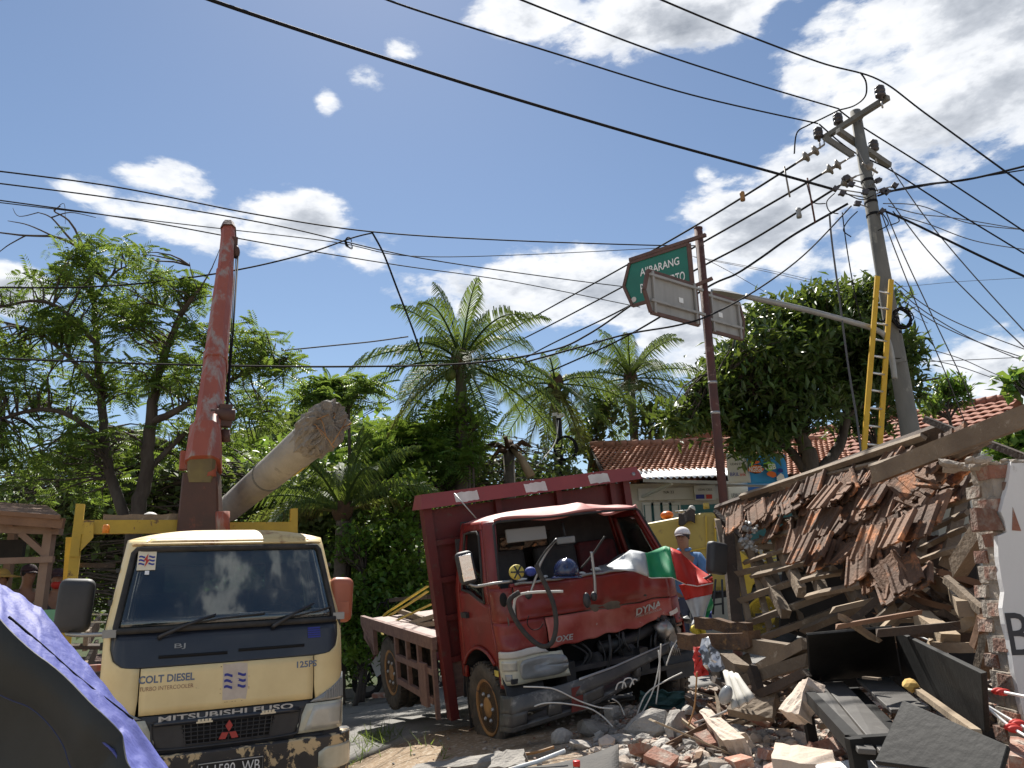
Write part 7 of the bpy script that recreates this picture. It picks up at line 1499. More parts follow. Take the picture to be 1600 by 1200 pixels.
for k in range(34):
    px, py, Y = rr.uniform(1330,1530), rr.uniform(900,1010), rr.uniform(4.3,5.4); a = rr.uniform(-.9,.9); l = rr.uniform(.18,.5); c = P(px, py, Y); d = V((math.cos(a), rr.uniform(-.5,.5), math.sin(a))).normalized()
    b = MB(); b.beam(c-d*l/2, c+d*l/2, rr.uniform(.02,.055), rr.uniform(.02,.045), rag=.04); obj('timber', b, (wm := rr.choice(['wood_grey','wood_dark','wood_tan','hut_wood'])), None, ('short ' if l < .45 else 'long ')+{'wood_grey':'grey','wood_dark':'dark','wood_tan':'pale tan','hut_wood':'reddish brown'}[wm]+' broken batten '+('sloping up ' if a > .3 else 'sloping down ' if a < -.3 else 'lying level ')+where(px, py), 'timber', 'broken battens inside the kiosk')
# brick wall with plaster
wl = thing('brick_wall', 'broken brick wall with white plaster and black graffiti at the right edge', 'wall', P(1600,1150,3.6))
wall_c = P(1561, 900, 3.45); wx, wy_ = wall_c.x, 3.45; ztop, zbot = P(1540, 727, 3.5).z, .55; th = .155; ch = .074; rows_ = int((ztop-zbot)/ch)
ED = [(1513,727),(1515,790),(1524,832),(1525,900),(1531,950),(1538,1000),(1545,1050),(1552,1100),(1560,1180)]
ED = sorted((P(x, y, wy_+th).z, P(x, y, wy_+th).x) for x, y in ED)
EDX = lambda z: interp(ED, z)
BR = []
for v in range(3):
    b = MB(); rb_ = random.Random(v); b.hexa([V((x+rb_.uniform(-.006,.006), y+rb_.uniform(-.005,.005), z+rb_.uniform(-.004,.004))) for z in (-.027,.027) for x, y in ((-.098,-.048),(.098,-.048),(.098,.048),(-.098,.048))]); BR.append(b.mesh('brick', ['brick_old']))
mo = MB(); ww = V(W[wl.name])
for i in range(rows_+1):
    z = ztop-(i+.5)*ch; lean = .030*math.sin(i*.5)+.012*noise.noise(V((i*.9, 1, 1))); top = i < 8
    x0 = wx-.14+lean if top else wx-.010+.012*i*.25+lean*.5
    x0 = EDX(z)+.010*(i % 2)+.012*noise.noise(V((i*1.3,2,2)))
    for yy in (-.052, .052):
        nb = 7 if i < 9 else 3; x = x0+.098+(.05 if (i+(yy > 0)) % 2 else 0)
        for q in range(nb):
            if rr.random() < .06 and i > 1 and q == 0: x += .208; continue
            o = link('brick', rr.choice(BR), wl, Matrix.Translation(V((x, wy_+th/2+.014+yy+rr.gauss(0,.004), z))-ww) @ Matrix.Rotation(rr.gauss(0,.03),4,'Z') @ Matrix.Rotation(rr.gauss(0,.02),4,'Y')); W[o.name] = tuple(ww); x += .208
    mo.box((1.40, th-.007, ch), (x0+.70+.010, wy_+th/2, z))
obj('mortar', mo, 'mortar', wl)
edge = [(1577,722),(1572,760),(1566,780),(1561,800),(1567,815),(1570,832),(1556,838),(1557,870),(1562,905),(1566,925),(1563,950),(1567,975),(1574,1000),(1578,1025),(1582,1052),(1588,1080),(1592,1100),(1600,1130)]
ep = [(P(x, y, wy_-.016).x, P(x, y, wy_-.016).z) for x, y in edge]
rp = [(ep[-1][0]+.02, .5), (wx+1.5, .5), (wx+1.5, ztop-.005), (ep[0][0], ztop-.005)]
pt_ = lambda x, y: (P(x, y, wy_-.016).x, P(x, y, wy_-.016).z)
b = MB(); b.prism(ep+rp, .030, lambda x, z, h: V((x, wy_-.030+h, z))); bo_ = obj('plaster', b, 'plaster', wl)
b = MB(); b.prism([pt_(1578,829), pt_(1579,793), pt_(1592,830)], .006, lambda x, z, h: V((x, wy_-.0325, z)) if h == 0 else V((x, wy_-.0295, z))); obj('exposed_patch', b, 'brick_old', bo_)
b = MB(); b.prism([pt_(1523,793), pt_(1553,796), pt_(1570,829), pt_(1527,828)], .05, lambda x, z, h: V((x, wy_-.024+h, z))); obj('clay_slab', b, 'brick_old', wl)
g0 = P(1590, 990, wy_-.022); text('graffiti', 'BE', frame(V((g0.x+.055, wy_-.031, g0.z)), (1,0,0), (0,0,1)), width=.20, height=.17, depth=.0015, m='ink', parent=bo_)
b = MB()
for k in range(26): b.rock(V((wx-.10+rr.uniform(0,.5), wy_+rr.uniform(0,th), ztop+rr.uniform(-.01,.02))), rr.uniform(.015,.05), k, 8, 1, (1.3,1,.6))
obj('loose_mortar', b, 'mortar', wl, kind='stuff')
# ------------------------------------------------------------------ black bench
zs = 1.14
bn_ = thing('black_bench', 'black painted wooden bench with tall side boards on the rubble', 'bench', (1.75, 3.7, .72))
A1, A2, A3_, A4 = PZ(1256,1063,zs), PZ(1407,1057,zs), PZ(1540,1143,zs), PZ(1333,1161,zs)
def bp2(u, v, z=0.): return A1.lerp(A2, u).lerp(A4.lerp(A3_, u), v)+V((0,0,z))
def board(name, c4, th, m, parent, n=None): n = n if n is not None else (c4[1]-c4[0]).cross(c4[3]-c4[0]).normalized(); b = MB(); b.hexa([p-n*th for p in c4]+list(c4)); return obj(name, b, m, parent, bevel=.004)
for u0, u1, v0, v1, dz, m in ((.03,.16,.0,1.,.0,'board_grey'),(.18,.40,.01,1.,-.012,'board_grey'),(.42,.55,.0,.75,-.05,'black_board'),(.53,.86,.02,.62,.006,'board_grey')): board('seat_board', [bp2(u0,v1,dz-.02*v1), bp2(u1,v1,dz-.03*v1), bp2(u1,v0,dz), bp2(u0,v0,dz)], .02, m, bn_)
board('back_board', [PZ(1267,1064,zs+.0), PZ(1408,1056,zs), P(1396,981,4.72), P(1262,993,4.72)], .022, 'black_board', bn_)
board('side_board', [PZ(1410,1058,zs), PZ(1539,1144,zs), P(1533,1052,2.98), P(1397,985,4.70)], .022, 'black_board', bn_)
for (px, py), (qx, qy) in (((1253,1074),(1332,1161)),): b = MB(); b.beam(PZ(px,py,zs-.03), PZ(qx,qy,zs-.03), .05, .06); obj('seat_rail', b, 'black_board', bn_)
b = MB(); b.beam(PZ(1333,1164,zs-.03), PZ(1540,1150,zs-.03), .05, .06); obj('seat_rail', b, 'black_board', bn_); b = MB(); b.beam(PZ(1256,1070,zs-.03), PZ(1407,1060,zs-.03), .05, .06); obj('seat_rail', b, 'black_board', bn_)
for px, py in ((1254,1078),(1335,1166),(1538,1150),(1404,1064)): p = PZ(px, py, zs-.03); b = MB(); b.beam(p+V((0,0,.03)), V((p.x+.03, p.y-.02, H(p.x, p.y)-.1)), .052, .052, (0,1,0)); obj('leg', b, 'black_board', bn_)
b = MB(); b.beam(PZ(1336,1178,zs-.09), PZ(1400,1176,zs-.09), .03, .045); obj('stretcher', b, 'black_board', bn_)
lb_ = [P(1366,1190,2.78), P(1560,1215,2.46), P(1575,1164,2.50), P(1410,1093,2.86)]
fb_ = MB(); n_ = (lb_[1]-lb_[0]).cross(lb_[3]-lb_[0]).normalized(); fb_.hexa([p-n_*.02 for p in lb_]+lb_); obj('fallen_board', fb_, 'black_board', None, 'loose black board leaning on the near end of the bench', 'board', bevel=.004)
timber('tan batten lying on the bench along its side board', (1428,1075,4.0), (1528,1146,3.0), .03, .025, 'wood_tan', group='battens on the bench')
b = MB(); b.rock(P(1425,1082,3.95)+V((0,0,.03)), .05, 4, 7, 2, (1.1,.9,.7)); obj('sponge_lump', b, 'hat_straw', None, 'yellow foam lump in the corner of the black bench', 'foam lump'); b = MB(); b.box((.03,.10,.012), P(1363,1066,4.4)+V((0,0,.02)), Matrix.Rotation(.5,3,'Z')); obj('wood_chip', b, 'wood_grey', None, 'small grey wood chip on the back of the bench seat', 'wood chip')
# ------------------------------------------------------------------ rubble
def put(name, label, cat, group, m, px, py, r, seed, squash=(1,1,1), sub=1, cuts=9, sink=.25, rot=None):
    c = PG(px, py); b = MB(); b.rock(c+V((0,0,r*squash[2]*(1-sink)*.6)), r*.92, seed, cuts+8, sub, squash, rot); return obj(name, b, m, None, label, cat, group)
big = [(1020,1150,.17,'large grey concrete lump with a rounded pale face in front of the truck',(1.5,.9,.9)),(1055,1150,.15,'dark grey jagged concrete lump beside the largest one',(.9,.9,1.2)),(925,1150,.13,'dusty dark concrete chunk in the shade under the bumper',(1.3,1,.75)),(970,1165,.11,'flat topped grey concrete chunk at the edge of the shade',(1.2,1,.8)),(1010,1120,.13,'shaded concrete chunk under the middle of the bumper',(1,1,1)),(960,1125,.12,'dark concrete chunk deep under the truck front',(1,1,.9)),(905,1170,.10,'small shaded concrete chunk left of the dusty one',(1.3,1,.6)),(1075,1128,.12,'grey concrete chunk right of the bumper end',(1,1,.9)),(880,1160,.12,'dark block end under the bumper left of the chunks',(1.1,.9,.7)),(985,1185,.11,'flat grey slab lying at the front of the chunks',(1.8,.8,.5)),(1035,1172,.09,'grey chunk below the largest lump',(1.2,1,.8))]
for k, (px, py, r, lab, sq) in enumerate(big): put('concrete_chunk', lab, 'rubble', 'concrete chunks in front of the truck', 'chunk', px, py, r, 100+k, sq, 2, 8, .35)
def slabpiece(label, c4, th, m, cat='rubble', name='wall_fragment', group='wall fragments in the rubble', rough=.012):
    c4 = [V(p) for p in c4]; b = MB(); n = (c4[1]-c4[0]).cross(c4[3]-c4[0]).normalized(); 
    def fn(u, v): return c4[0].lerp(c4[1], u).lerp(c4[3].lerp(c4[2], u), v)+V((noise.noise(V((u*7,v*7,c4[0].x)))*rough, noise.noise(V((u*7,v*7,3)))*rough, noise.noise(V((u*6,v*6,5)))*rough))
    b.slab(fn, 7, 5, th); return obj(name, b, m, None, label, cat, group)
slabpiece('long pale concrete beam fragment sloping down to the right', [P(1092,1112,5.5),P(1128,1157,5.0),P(1164,1153,4.9),P(1104,1103,5.5)], .12, 'plaster_chunk'); slabpiece('sloping grey plastered fragment left of the bench leg', [P(1216,1108,4.7),P(1246,1116,4.5),P(1262,1058,4.6),P(1250,1066,4.75)], .10, 'plaster_chunk'); 
slabpiece('large flat plastered wall slab lying in front of the bench leg', [P(1205,1185,4.1),P(1310,1200,3.8),P(1300,1172,4.1),P(1212,1160,4.5)], .09, 'plaster_chunk'); slabpiece('pale grey slab edge at the bottom right by the board', [P(1275,1200,3.8),P(1420,1200,3.5),P(1410,1186,3.7),P(1278,1189,4.0)], .05, 'plaster')
slabpiece('pinkish slab of wall at the lower right corner', [P(1575,1180,3.0),P(1660,1200,2.9),P(1660,1160,3.3),P(1580,1150,3.4)], .07, 'brick'); slabpiece('grey slab standing behind the cream roofing piece', [P(1135,1108,5.2),P(1205,1122,5.0),P(1212,1082,5.1),P(1150,1090,5.3)], .05, 'wood_grey'); slabpiece('broken kerb stone at the bottom left of the rubble', [P(640,1204,6.0),P(820,1185,5.6),P(816,1170,5.8),P(650,1194,6.2)], .16, 'chunk', rough=.02); slabpiece('kerb stone piece beside the truck front wheel', [P(762,1200,5.4),P(822,1194,5.3),P(818,1170,5.6),P(772,1174,5.7)], .12, 'chunk', rough=.02)
cf = [P(1132,1050,5.3),P(1152,1056,5.25),P(1180,1093,4.95),P(1146,1110,4.95)]
b = MB(); b.slab(lambda u, v: cf[0].lerp(cf[1], u).lerp(cf[3].lerp(cf[2], u), v)+V((0,-.014*math.sin(u*16),.010*math.sin(u*16))), 24, 4, .012, True); obj('roofing_piece', b, 'wall_cream', None, 'cream corrugated roofing fragment standing in the rubble', 'roofing')
rr = random.Random(77)
def in_zone(x, y): return x > .55+.0*y and y > 3.0 and not (-.2 < x < 1.9 and y > 6.9) and x < 3.4
n = 0
while n < 38:                                     # loose bricks
    px, py = rr.uniform(985,1620), rr.uniform(1060,1230); c = PG(px, py)
    if not in_zone(c.x, c.y) or c.y > 6.4 or (px < 1080 and rr.random() < .75): continue
    b_ = rr.random(); s = rr.uniform(.55,1.) if b_ < .6 else 1.
    m = Matrix.Translation(c+V((0,0,.02+rr.random()*.05))) @ Matrix.Rotation(rr.uniform(0,6.3),4,'Z') @ Matrix.Rotation(rr.gauss(0,.35),4,'X') @ Matrix.Rotation(rr.gauss(0,.3),4,'Y') @ Matrix.Diagonal((s,1,1,1))
    if n < 3: LB = LB+[None] if n else [None]; mb_ = MB(); rb_ = random.Random(n+50); mb_.hexa([V((x+rb_.uniform(-.015,.015), y+rb_.uniform(-.008,.008), z+rb_.uniform(-.006,.006))) for z in (-.027,.027) for x, y in ((-.10,-.05),(.10,-.05),(.10,.05),(-.10,.05))]); LB[n] = mb_.mesh('loose_brick', ['brick'])
    o = link('loose_brick', LB[n % 3] if n >= 3 else LB[n], None, m); setp(o, ('whole' if s == 1 else 'half' if s > .75 else 'short broken')+' dusty red brick lying loose '+where(px, py), 'brick', 'loose bricks in the rubble'); n += 1
n = 0
while n < 300:
    px, py = rr.uniform(870,1620), rr.uniform(1110,1235); c = PG(px, py)
    if not in_zone(c.x, c.y) or c.y > 6.6: continue
    r = rr.choice((.03,.04,.05,.06,.085)) *rr.uniform(.8,1.2); pl_ = rr.random() < (.25 if px < 1100 else .6); b = MB(); b.rock(c+V((0,0,r*.35)), r, 500+n, 9, 1, (rr.uniform(.9,1.5),1,rr.uniform(.5,.9)))
    obj('plaster_lump' if pl_ else 'concrete_lump', b, 'plaster_chunk' if pl_ else 'chunk', None, ('tiny ' if r < .036 else 'small ' if r < .05 else 'medium ' if r < .065 else 'large ')+('pale plaster covered lump ' if pl_ else 'grey concrete lump ')+where(px, py), 'rubble', 'plaster lumps in the rubble' if pl_ else 'concrete lumps in the rubble'); n += 1
gv = [MB(), MB(), MB()]
for k in range(9000):
    px, py = rr.uniform(540,1640), rr.uniform(1075,1260); c = PG(px, py) if k % 4 == 0 else V((c.x+rr.gauss(0,.25), c.y+rr.gauss(0,.25), 0)); c.z = H(c.x, c.y)
    dens = sstep(.2, 1., c.x) if c.y < 8 else 0
    if (rr.random() > .06+dens) or c.y > 8.2 or c.y < 1.5: continue
    gv[rr.choice((0,0,1,2,2))].rock(c+V((0,0,.006)), rr.choice((.012,.018,.026,.04)) if dens > .3 else rr.choice((.008,.012,.02)), k % 40, 5, 1, (1.2,1,.7))
for b, m, lab in zip(gv, ('chunk','brick','plaster_chunk'), ('small grey concrete crumbs strewn over the ground','small red brick crumbs strewn over the rubble','small pale plaster crumbs strewn over the rubble')): obj('rubble_crumbs', b, m, None, lab, 'rubble', kind='stuff')
n = 0
while n < 84:
    px, py = (rr.uniform(1050,1620), rr.uniform(1040,1190)) if n % 2 else (rr.uniform(1060,1270), rr.uniform(1030,1140)); c = PG(px, py)
    if not in_zone(c.x, c.y) or c.y > 6.6: continue
    a = rr.uniform(0,3.14); l = rr.uniform(.15,.5); d = V((math.cos(a), math.sin(a), rr.gauss(0,.25))).normalized(); b = MB(); b.beam(c+V((0,0,.05))-d*l, c+V((0,0,.05))+d*l, rr.uniform(.015,.05), rr.uniform(.01,.03), rag=.05); obj('timber_scrap', b, (wm := rr.choice(['wood_grey','wood_dark','wood_tan','wood_rotten'])), None, ('short ' if l < .22 else 'medium ' if l < .36 else 'long ')+{'wood_grey':'grey','wood_dark':'dark','wood_tan':'tan','wood_rotten':'rotten brown'}[wm]+' splintered wood scrap '+where(px, py), 'timber', 'wood scraps in the rubble'); n += 1
for k in range(10):
    px, py = rr.uniform(1090,1250), rr.uniform(1060,1150); c = PG(px, py); tile(Matrix.Translation(c+V((0,0,.06))) @ Matrix.Rotation(rr.uniform(0,6),4,'Z') @ Matrix.Rotation(rr.gauss(0,.5),4,'X'), kz)
# litter
b = MB(); b.slab(lambda u, v: P(1083+24*u+3*v, 1012+46*v-4*u, 5.95-.1*v)+V((0,.04*noise.noise(V((u*4,v*4,2))),0)), 6, 8, .01); rs = obj('red_sign_sheet', b, 'flag_red', None, 'crumpled red plastic sheet with black mark beside the truck', 'plastic sheet'); 
q = P(1099, 1030, 5.9); b = MB(); b.box((.07,.006,.05), q); b.box((.03,.006,.08), q+V((.02,0,.03))); obj('black_mark', b, 'ink', rs)
b = MB(); rs_ = MB(); rs_.rock(P(1122,1040,5.85), .17, 9, 4, 3, (.8,.5,1.3)); vv_ = [tuple(V(p)+V((1,1,1))*.03*noise.noise(V(p)*14)) for p in rs_.v]; rs_.v = vv_; obj('foil_bag', rs_, 'foil_bag', None, 'crumpled silver and black foil bag in the rubble', 'bag')
b = MB(); b.ball(P(1134,1086,5.0), (.04,.04,.06), 12, 8, Matrix.Rotation(.5,3,'Y')); obj('cup', b, 'lens_grey', None, 'pale blue plastic cup lying on the rubble', 'cup')
b = MB(); b.slab(lambda u, v: P(1000+70*u, 1080+30*v, 6.6)+V((0,.05*noise.noise(V((u*4,v*4,2))),.04*noise.noise(V((u*5,v*3,7))))), 8, 6, .01); obj('green_sheet', b, 'plastic_teal', None, 'dark teal plastic sheet under the bumper', 'plastic sheet')
b = MB(); c = P(1225,985,8.6); b.box((.35,.3,.16), V((c.x, c.y, H(c.x,c.y)+.1))); obj('green_crate', b, 'plastic_green', None, 'green plastic crate on the road behind the lattice', 'crate', bevel=.02)
bs = thing('curved_panel', 'curved dark sheet with a white edge at the bottom centre of the rubble', 'panel', P(880,1200,4.6))
b = MB(); b.slab(lambda u, v: P(795+172*u, 1203-38*u*u*(1-v)+12*v-(0 if u < .5 else 0), 4.7-.3*v)+V((0,0,0)), 14, 4, .012, True); obj('sheet', b, 'rubber', bs); b = MB(); b.tube([P(795,1203,4.68), P(840,1190,4.66), P(883,1173,4.64)], .012, 6); obj('white_edge', b, 'sign_white', bs)
bt2 = thing('water_bottle', 'clear plastic bottle with a red cap at the bottom edge', 'bottle', P(901,1240,4.0)); c = P(901,1197,4.0)
b = MB(); b.lathe([(0,-.24),(.032,-.24),(.034,-.1),(.032,-.05),(.016,-.015),(.016,0),(0,0)], 14, Matrix.Translation(c)); obj('bottle_body', b, GL_BOTTLE, bt2); b = MB(); b.lathe([(0,0),(.0175,0),(.0175,.022),(.015,.024),(0,.024)], 14, Matrix.Translation(c)); obj('cap', b, 'plastic_red', bt2)
for lab, pts, m, r in (('thin wire sticking up out of the rubble by the bumper', [(1076,1134,5.6),(1085,1105,5.6),(1088,1070,5.6),(1089,1050,5.6)], 'rim_rust', .006), ('long bent rod lying across the rubble', [(1085,1130,5.5),(1120,1118,5.3),(1150,1104,5.2)], 'steel', .008), ('white and red plastic tape stretched to the right edge', [(1536,1078,3.4),(1560,1080,3.3),(1650,1098,3.0)], 'sign_white', .006), ('lower white tape stretched to the right edge', [(1538,1100,3.3),(1580,1125,3.2),(1650,1162,3.0)], 'sign_white', .006), ('third strand of tape stretched to the right edge', [(1540,1103,3.25),(1580,1136,3.15),(1650,1178,2.9)], 'sign_white', .006), ('loop of white cable behind the black bench', [(1425,990,4.6),(1450,1000,4.5),(1472,1012,4.45),(1482,1025,4.4),(1470,1004,4.5),(1455,994,4.6)], 'sign_white', .006), ('rusty rod lying beside the truck wheel', [(800,1180,5.6),(835,1176,5.6),(866,1167,5.6)], 'rim_rust', .01)):
    b = MB(); b.tube(smooth_path([P(*p) for p in pts], 5), r, 5); o = obj('loose_wire', b, m, None, lab, 'wire', 'wires and tapes in the rubble')
    if 'tape' in lab:
        for f in ((.15,.3) if 'lower' not in lab else (.4,.6)): q = P(*pts[1]) if f < .3 else P(*pts[1]).lerp(P(*pts[2]), f*.3); b = MB(); b.ball(q, (.03,.012,.014), 8, 6); obj('red_band', b, 'flag_red', o)
b = MB(); rs_ = MB()
for k in range(26): rs_.rock(P(1168+rr.gauss(0,9), 838+rr.gauss(0,16), 6.9), rr.uniform(.015,.035), k, 5, 1)
obj('dust_clump', rs_, 'metal_grey', None, 'dirty white clump of net caught on the lattice', 'net', kind='stuff')
# ------------------------------------------------------------------ tarpaulin at the lower left
tp = thing('tarpaulin', 'blue purple tarpaulin with a black underside stretched in the lower left corner', 'tarpaulin', P(60,1200,1.9))
o1 = [(-80,872),(0,915),(62,952),(130,1035),(200,1118),(262,1204),(330,1300)]; o2 = [(-80,925),(0,986),(62,1052),(125,1122),(170,1172),(202,1210),(260,1290)]
def upper(u, v): a, c = along(o1, u), along(o2, u); p = P(a[0]+(c[0]-a[0])*v, a[1]+(c[1]-a[1])*v, 2.15-.35*v-.1*u); return p+V((0,0,.006*noise.noise(V((u*22,v*4,1)))+.007*abs(noise.noise(V((u*13+v*3,v*7-u*4,6))))+.0016*noise.noise(V((u*60,v*11,4)))))
b = MB(); b.slab(upper, 110, 16, .004, True); obj('upper_sheet', b, 'tarp_blue', tp)
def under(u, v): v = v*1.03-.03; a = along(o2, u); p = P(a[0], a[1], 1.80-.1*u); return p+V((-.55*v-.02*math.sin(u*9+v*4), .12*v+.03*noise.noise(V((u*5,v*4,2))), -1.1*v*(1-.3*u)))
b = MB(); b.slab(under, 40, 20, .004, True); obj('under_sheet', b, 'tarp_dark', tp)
b = MB(); b.tube([under(.02+.96*k/40, .10+.015*math.sin(k*.3)+.0) + V((0,-.016,0)) for k in range(41)], .0015, 4); obj('seam', b, 'tarp_seam', tp)
b = MB(); b.tube(smooth_path([upper(.22,.55)+V((0,-.01,.006)), upper(.36,.52)+V((0,-.01,.006)), upper(.50,.35)+V((0,-.01,.006)), upper(.62,.12)+V((0,-.01,.008)), upper(.70,.0)+V((0,-.01,.01))], 6), .0035, 5); obj('cord', b, 'wire', tp)
# ------------------------------------------------------------------ yellow truck behind
yo = P(1203, 978, 12.4); yf = V((.955,-.295,.055)).normalized(); ys = V((-.295,-.955,0)).normalized(); yz = yf.cross(V((-ys.x,-ys.y,0))).normalized()
if yz.z < 0: yz = -yz
MY = Matrix(((yf.x,-ys.x,yz.x,yo.x),(yf.y,-ys.y,yz.y,yo.y),(yf.z,-ys.z,yz.z,H(yo.x,yo.y)),(0,0,0,1)))     # x forward, y away from us, z up
IY = MY.inverted()
def LY(px, py, y):
    a, d = IY @ V((0,0,CAMZ)), IY.to_3x3() @ ray(px, py); return a+d*((y-a.y)/d.y)
yt = thing('work_truck', 'yellow high cabbed truck parked on the road behind the collapsed roof', 'truck', mtx=MY)
cabp = [LY(1020,905,-.02), LY(1020,822,-.02), LY(1100,800,-.02), LY(1119,800,-.02), LY(1126,830,-.02), LY(1136,905,-.02), LY(1136,925,-.02)]
pr = [(p.x, p.z) for p in cabp]; pr[0] = (pr[0][0]-.9, pr[0][1]); pr[1] = (pr[1][0]-.9, pr[1][1]+.0)
b = MB(); b.prism(pr, 2.0, lambda x, z, h: V((x, h, z))); obj('cab', b, 'yellow_truck', yt, bevel=.07)
w0 = [LY(x, y, -.06) for x, y in ((1117,807),(1124,830),(1131,862),(1119,858))]; b = MB(); b.prism([(p.x, p.z) for p in w0], .03, lambda x, z, h: V((x, -.075+h, z))); obj('side_window', b, GL_DARK, yt)
b = MB(); b.tube([V((p.x, -.08, p.z)) for p in w0+[w0[0]]], .018, 5); obj('window_frame', b, 'rim_yellow', yt)
for a, c in (((1103,806),(1106,905)), ((1060,812),(1062,900)), ((1045,868),(1103,856))): b = MB(); b.beam(LY(*a,-.03), LY(*c,-.03), .02, .012, (0,1,0)); obj('panel_seam', b, 'rim_yellow', yt)
b = MB(); b.slab(lambda u, v: LY(1060+26*u, 800-4*u+20*v+3*math.sin(u*7), -.10+.12*(1-v)), 8, 6, .01, True); obj('roof_cloth', b, 'wood_dark', yt)
b = MB(); b.ball(LY(1042,805,.3), (.11,.11,.07), 12, 8); obj('beacon', b, 'orange_plastic', yt); b = MB(); b.ball(LY(1081,796,.3), (.06,.06,.07), 10, 8); obj('work_lamp', b, 'dirty_white', yt); b = MB(); b.tube([LY(1055,800,.3), LY(1085,797,.3)], .02, 6); obj('roof_bar', b, 'metal_grey', yt)
b = MB(); b.tube([LY(1104,795,.5), LY(1103,786,.5)], .05, 8); obj('exhaust_stub', b, 'yellow_truck', yt)
fn_ = [LY(x, y, -.05) for x, y in ((1142,925),(1138,870),(1150,856),(1170,872),(1182,890),(1186,905),(1176,915),(1170,940),(1160,938))]; b = MB(); b.prism([(p.x, p.z) for p in fn_], .55, lambda x, z, h: V((x, h, z))); obj('fender', b, 'rim_yellow', yt, bevel=.02)
b = MB(); b.prism([(p.x, p.z) for p in [LY(x, y, .7) for x, y in ((1120,880),(1124,856),(1165,862),(1190,890),(1180,905))]], .8, lambda x, z, h: V((x, .7+h, z))); obj('engine_hood', b, 'yellow_truck', yt)
wheel('wheel', yt, (0, .18, .47), .50, .30, 1, 'rubber', 'rim_yellow'); wo_ = [o for o in yt.children if o.name.startswith('wheel')][-1]
wo_.matrix_basis = Matrix.Rotation(rad(-90), 4, 'Z') @ Matrix.Identity(4); wo_.location = (.18*-1+.18-.18, .18+.0, 0)
wheel('wheel', yt, (0, 1.6, .47), .50, .30, 1, 'rubber', 'rim_yellow'); wo_ = [o for o in yt.children if o.name.startswith('wheel')][-1]; wo_.matrix_basis = Matrix.Rotation(rad(-90), 4, 'Z'); wo_.location = (-1.6, 1.6, 0)
c = LY(1203,870,.2); b = MB(); b.tube([c+V((math.cos(a)*.09, math.sin(a)*.09, -.16+a*.0085)) for a in [i*.5 for i in range(76)]], .016, 5); obj('coil_spring', b, 'strap_yellow', yt)
for x in (0, 10): b = MB(); b.tube([LY(1118+x,905,-.1), LY(1114+x*1.6,960,-.1)], .018, 6); obj('step_rail', b, 'black_plastic', yt)
for y in (925, 945): b = MB(); b.tube([LY(1116,y,-.1), LY(1130,y-2,-.1)], .015, 5); obj('step', b, 'black_plastic', yt)
b = MB(); p0, p1 = LY(1080,930,.4), LY(1245,905,.4); b.beam(p0, p1, .2, .22); b.beam(p0+V((0,1.1,0)), p1+V((0,1.1,0)), .2, .22); b.beam(V((-.1,.0,.47)), V((-.1,1.9,.47)), .14, .14); obj('chassis', b, 'black_plastic', yt)
b = MB(); b.beam(LY(1170,862,.0), LY(1176,892,.0), .05, .05, (0,1,0)); b.beam(LY(1183,856,.0), LY(1190,890,.0), .04, .04, (0,1,0)); obj('brace', b, 'rim_yellow', yt)
# ------------------------------------------------------------------ people
def skin(name, vs, es, rs, mats, parent, root=0, lv=2, band=None):
    me = bpy.data.meshes.new(name); sh = V(W[parent.name]); me.from_pydata([tuple(V(v)-sh) for v in vs], es, []); o = bpy.data.objects.new(name, me); COL.objects.link(o)
    o.modifiers.new('s', 'SKIN'); d = me.skin_vertices[0].data
    for i, r in enumerate(rs): d[i].radius = r if isinstance(r, tuple) else (r, r); d[i].use_root = (i == root)
    m = o.modifiers.new('u', 'SUBSURF'); m.levels = lv; m.render_levels = lv
    dg = bpy.context.evaluated_depsgraph_get(); dg.update(); nm = bpy.data.meshes.new_from_object(o.evaluated_get(dg)); bpy.data.objects.remove(o)
    nm.materials.clear()
    for k in mats: nm.materials.append(M[k])
    for p in nm.polygons:
        p.use_smooth = True; p.material_index = 0
        if band: p.material_index = int((p.center.z+sh.z)/band) % len(mats)
    o = link(name, nm, parent); W[o.name] = tuple(sh); return o
